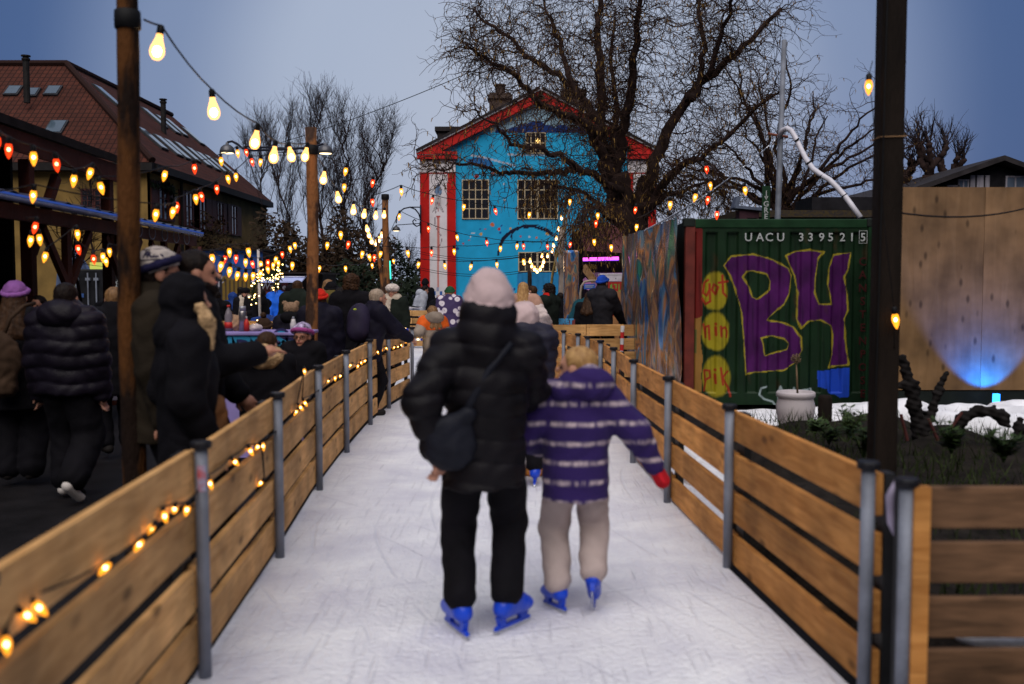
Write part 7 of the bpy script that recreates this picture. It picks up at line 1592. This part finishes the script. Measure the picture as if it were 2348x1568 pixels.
# --- skaters on the far ice
person(955, 27, 1.62, -70, 'skater in a pale grey hooded sweatshirt leaning forward on the far ice', h=.018, lean=20, coat=C(GREYH, hem=.46, t=1.35, w=1.35), trou=(BLACK, 1.2), hair=('short', DARKHAIR), hood=(GREYH, 1.2), shoes=SK, armL=(-.1, .16, .42), armR=(.16, .02, .40), legs=((-.06, -.14), (.06, .10)))
person(975, 31, 1.74, -10, 'skater in black with a pointed hat behind the grey sweatshirt', h=.02, coat=C(BLACK, hem=.42, t=1.2), hat=('tall', BLACK), hair=('short', DARKHAIR), shoes=SK)
person(988, 26, 1.42, -50, 'bald skater in black stooping towards the mural', h=.018, lean=28, coat=C(BLACK, hem=.46, t=1.35, w=1.3), hair=None, shoes=SK)
person(994, 15.2, 1.31, 28, 'child in an orange and grey jacket reaching for the end of the left fence', h=.013, hh=.155, lean=6, coat=C(STONE, hem=.44, t=1.3, w=1.35), yoke=ORNG, trou=(STONE, 1.2), hair=('long', DKBLONDE), hood=(STONE, 1.4), armL=(-.30, .10, .68), armR=(.14, .10, .55), mitt=(BLACK, None), shoes=SK, poleL=(-.3, -.6, -.6))
person(1030, 21, 1.57, -8, 'skater in a dark green hat and a white flower print jacket', h=.015, hh=.145, lean=5, coat=C(FLORAL, hem=.42, t=1.5, w=1.55), hat=('beanie', GREENK), hair=('long', DKBLONDE), shoes=SK)
person(1199, 16.5, 1.67, -4, 'skater with long blond hair in a cream puffer jacket with a tan yoke', h=.013, coat=C(WHITEC, yk=.755, hem=.42, t=1.28, w=1.30, band=.095, bamp=.012), yoke=TAN, trou=(BEIGE, 1.1), hair=('long', BLONDE), shoes=SK, armR=(.245, .05, .60), armL=(-.14, .03, .47), poleR=(.1, -1, -.3), poleL=(-.2, -1, 0), hands=True)
person(1150, 20, 1.62, -30, 'person in a dark plum hat partly hidden behind the cream puffer jacket', h=.018, coat=C(DKGREYC, hem=.42, t=1.2), hat=('beanie', NAVYK), hair=('short', DARKHAIR))
person(1221, 20.5, 1.60, 62, 'short haired man in a grey-brown coat looking left', h=.018, coat=C(GRBROWN, hem=.40, t=1.2), hair=('short', BROWNHAIR))
scf, S_ = person(1258, 17.75, 1.64, 58, 'person with curly dark hair and a long red scarf leaning on the far fence', h=.014, coat=C(DKGREEN, hem=.38, t=1.35, w=1.35), hair=('curly', DARKHAIR), scarf=REDSC, armL=(-.06, .24, .63), armR=(.06, .18, .55), hy=10)
person(1284, 22, 1.44, 40, 'dark haired man in a black jacket by the foil column', h=.018, coat=C(BLACK, hem=.42, t=1.2), hair=('short', DARKHAIR))
person(1333, 18.7, 1.60, -30, 'person in a teal coat with curly dark hair bending over by the handrail', h=.016, lean=34, coat=C(TEAL, hem=.40, t=1.4, w=1.5), hair=('curly', DARKHAIR))
person(1348, 18.1, 1.50, -20, 'person with long brown hair in a black jacket beside the blue cap', h=.016, lean=6, coat=C(BLACK, hem=.42, t=1.2), hair=('long', BROWNHAIR))
person(1380, 18.0, 1.78, -38, 'tall man in a dark grey coat and bright blue cap with a pale patch', h=.014, coat=C(DKGREYC, hem=.40, t=1.25, w=1.2), hat=('beanie', cloth('blue_cap_cloth', (.012, .06, .40), .8, .3)), hair=('short', DARKHAIR), armR=(.10, .25, .50), mitt=(None, BLACK), armL=(-.12, .12, .46))
# lettering on the knit hat, pale knit crown
def hat_band(P_, txt):
    root = fren; hh_ = P_['hh']; hd = P_['hd']
    def on(a, zz, lift=1.02):
        k = math.sqrt(max(.05, 1-((zz-.20)/.45)**2))*lift; return hd((.44*k*math.cos(a), -.07+.50*k*math.sin(a), zz))
    for z0 in (.335, .575):
        mb = MB(); n = 40; mb.tube([on(2*math.pi*i/n, z0) for i in range(n+1)], .0035, 6, False); mb.build('knit_stripe', NAVYK, root, True)
    me = text_mesh(txt, .20, bold=.010, extrude=.0); me.materials.clear(); me.materials.append(NAVYK)
    for v in me.vertices:
        v.co = on(v.co.x*2.3-.15, .455+v.co.y, 1.03)
    link('hat_lettering', me, root)
hat_band(F_, 'FREN')
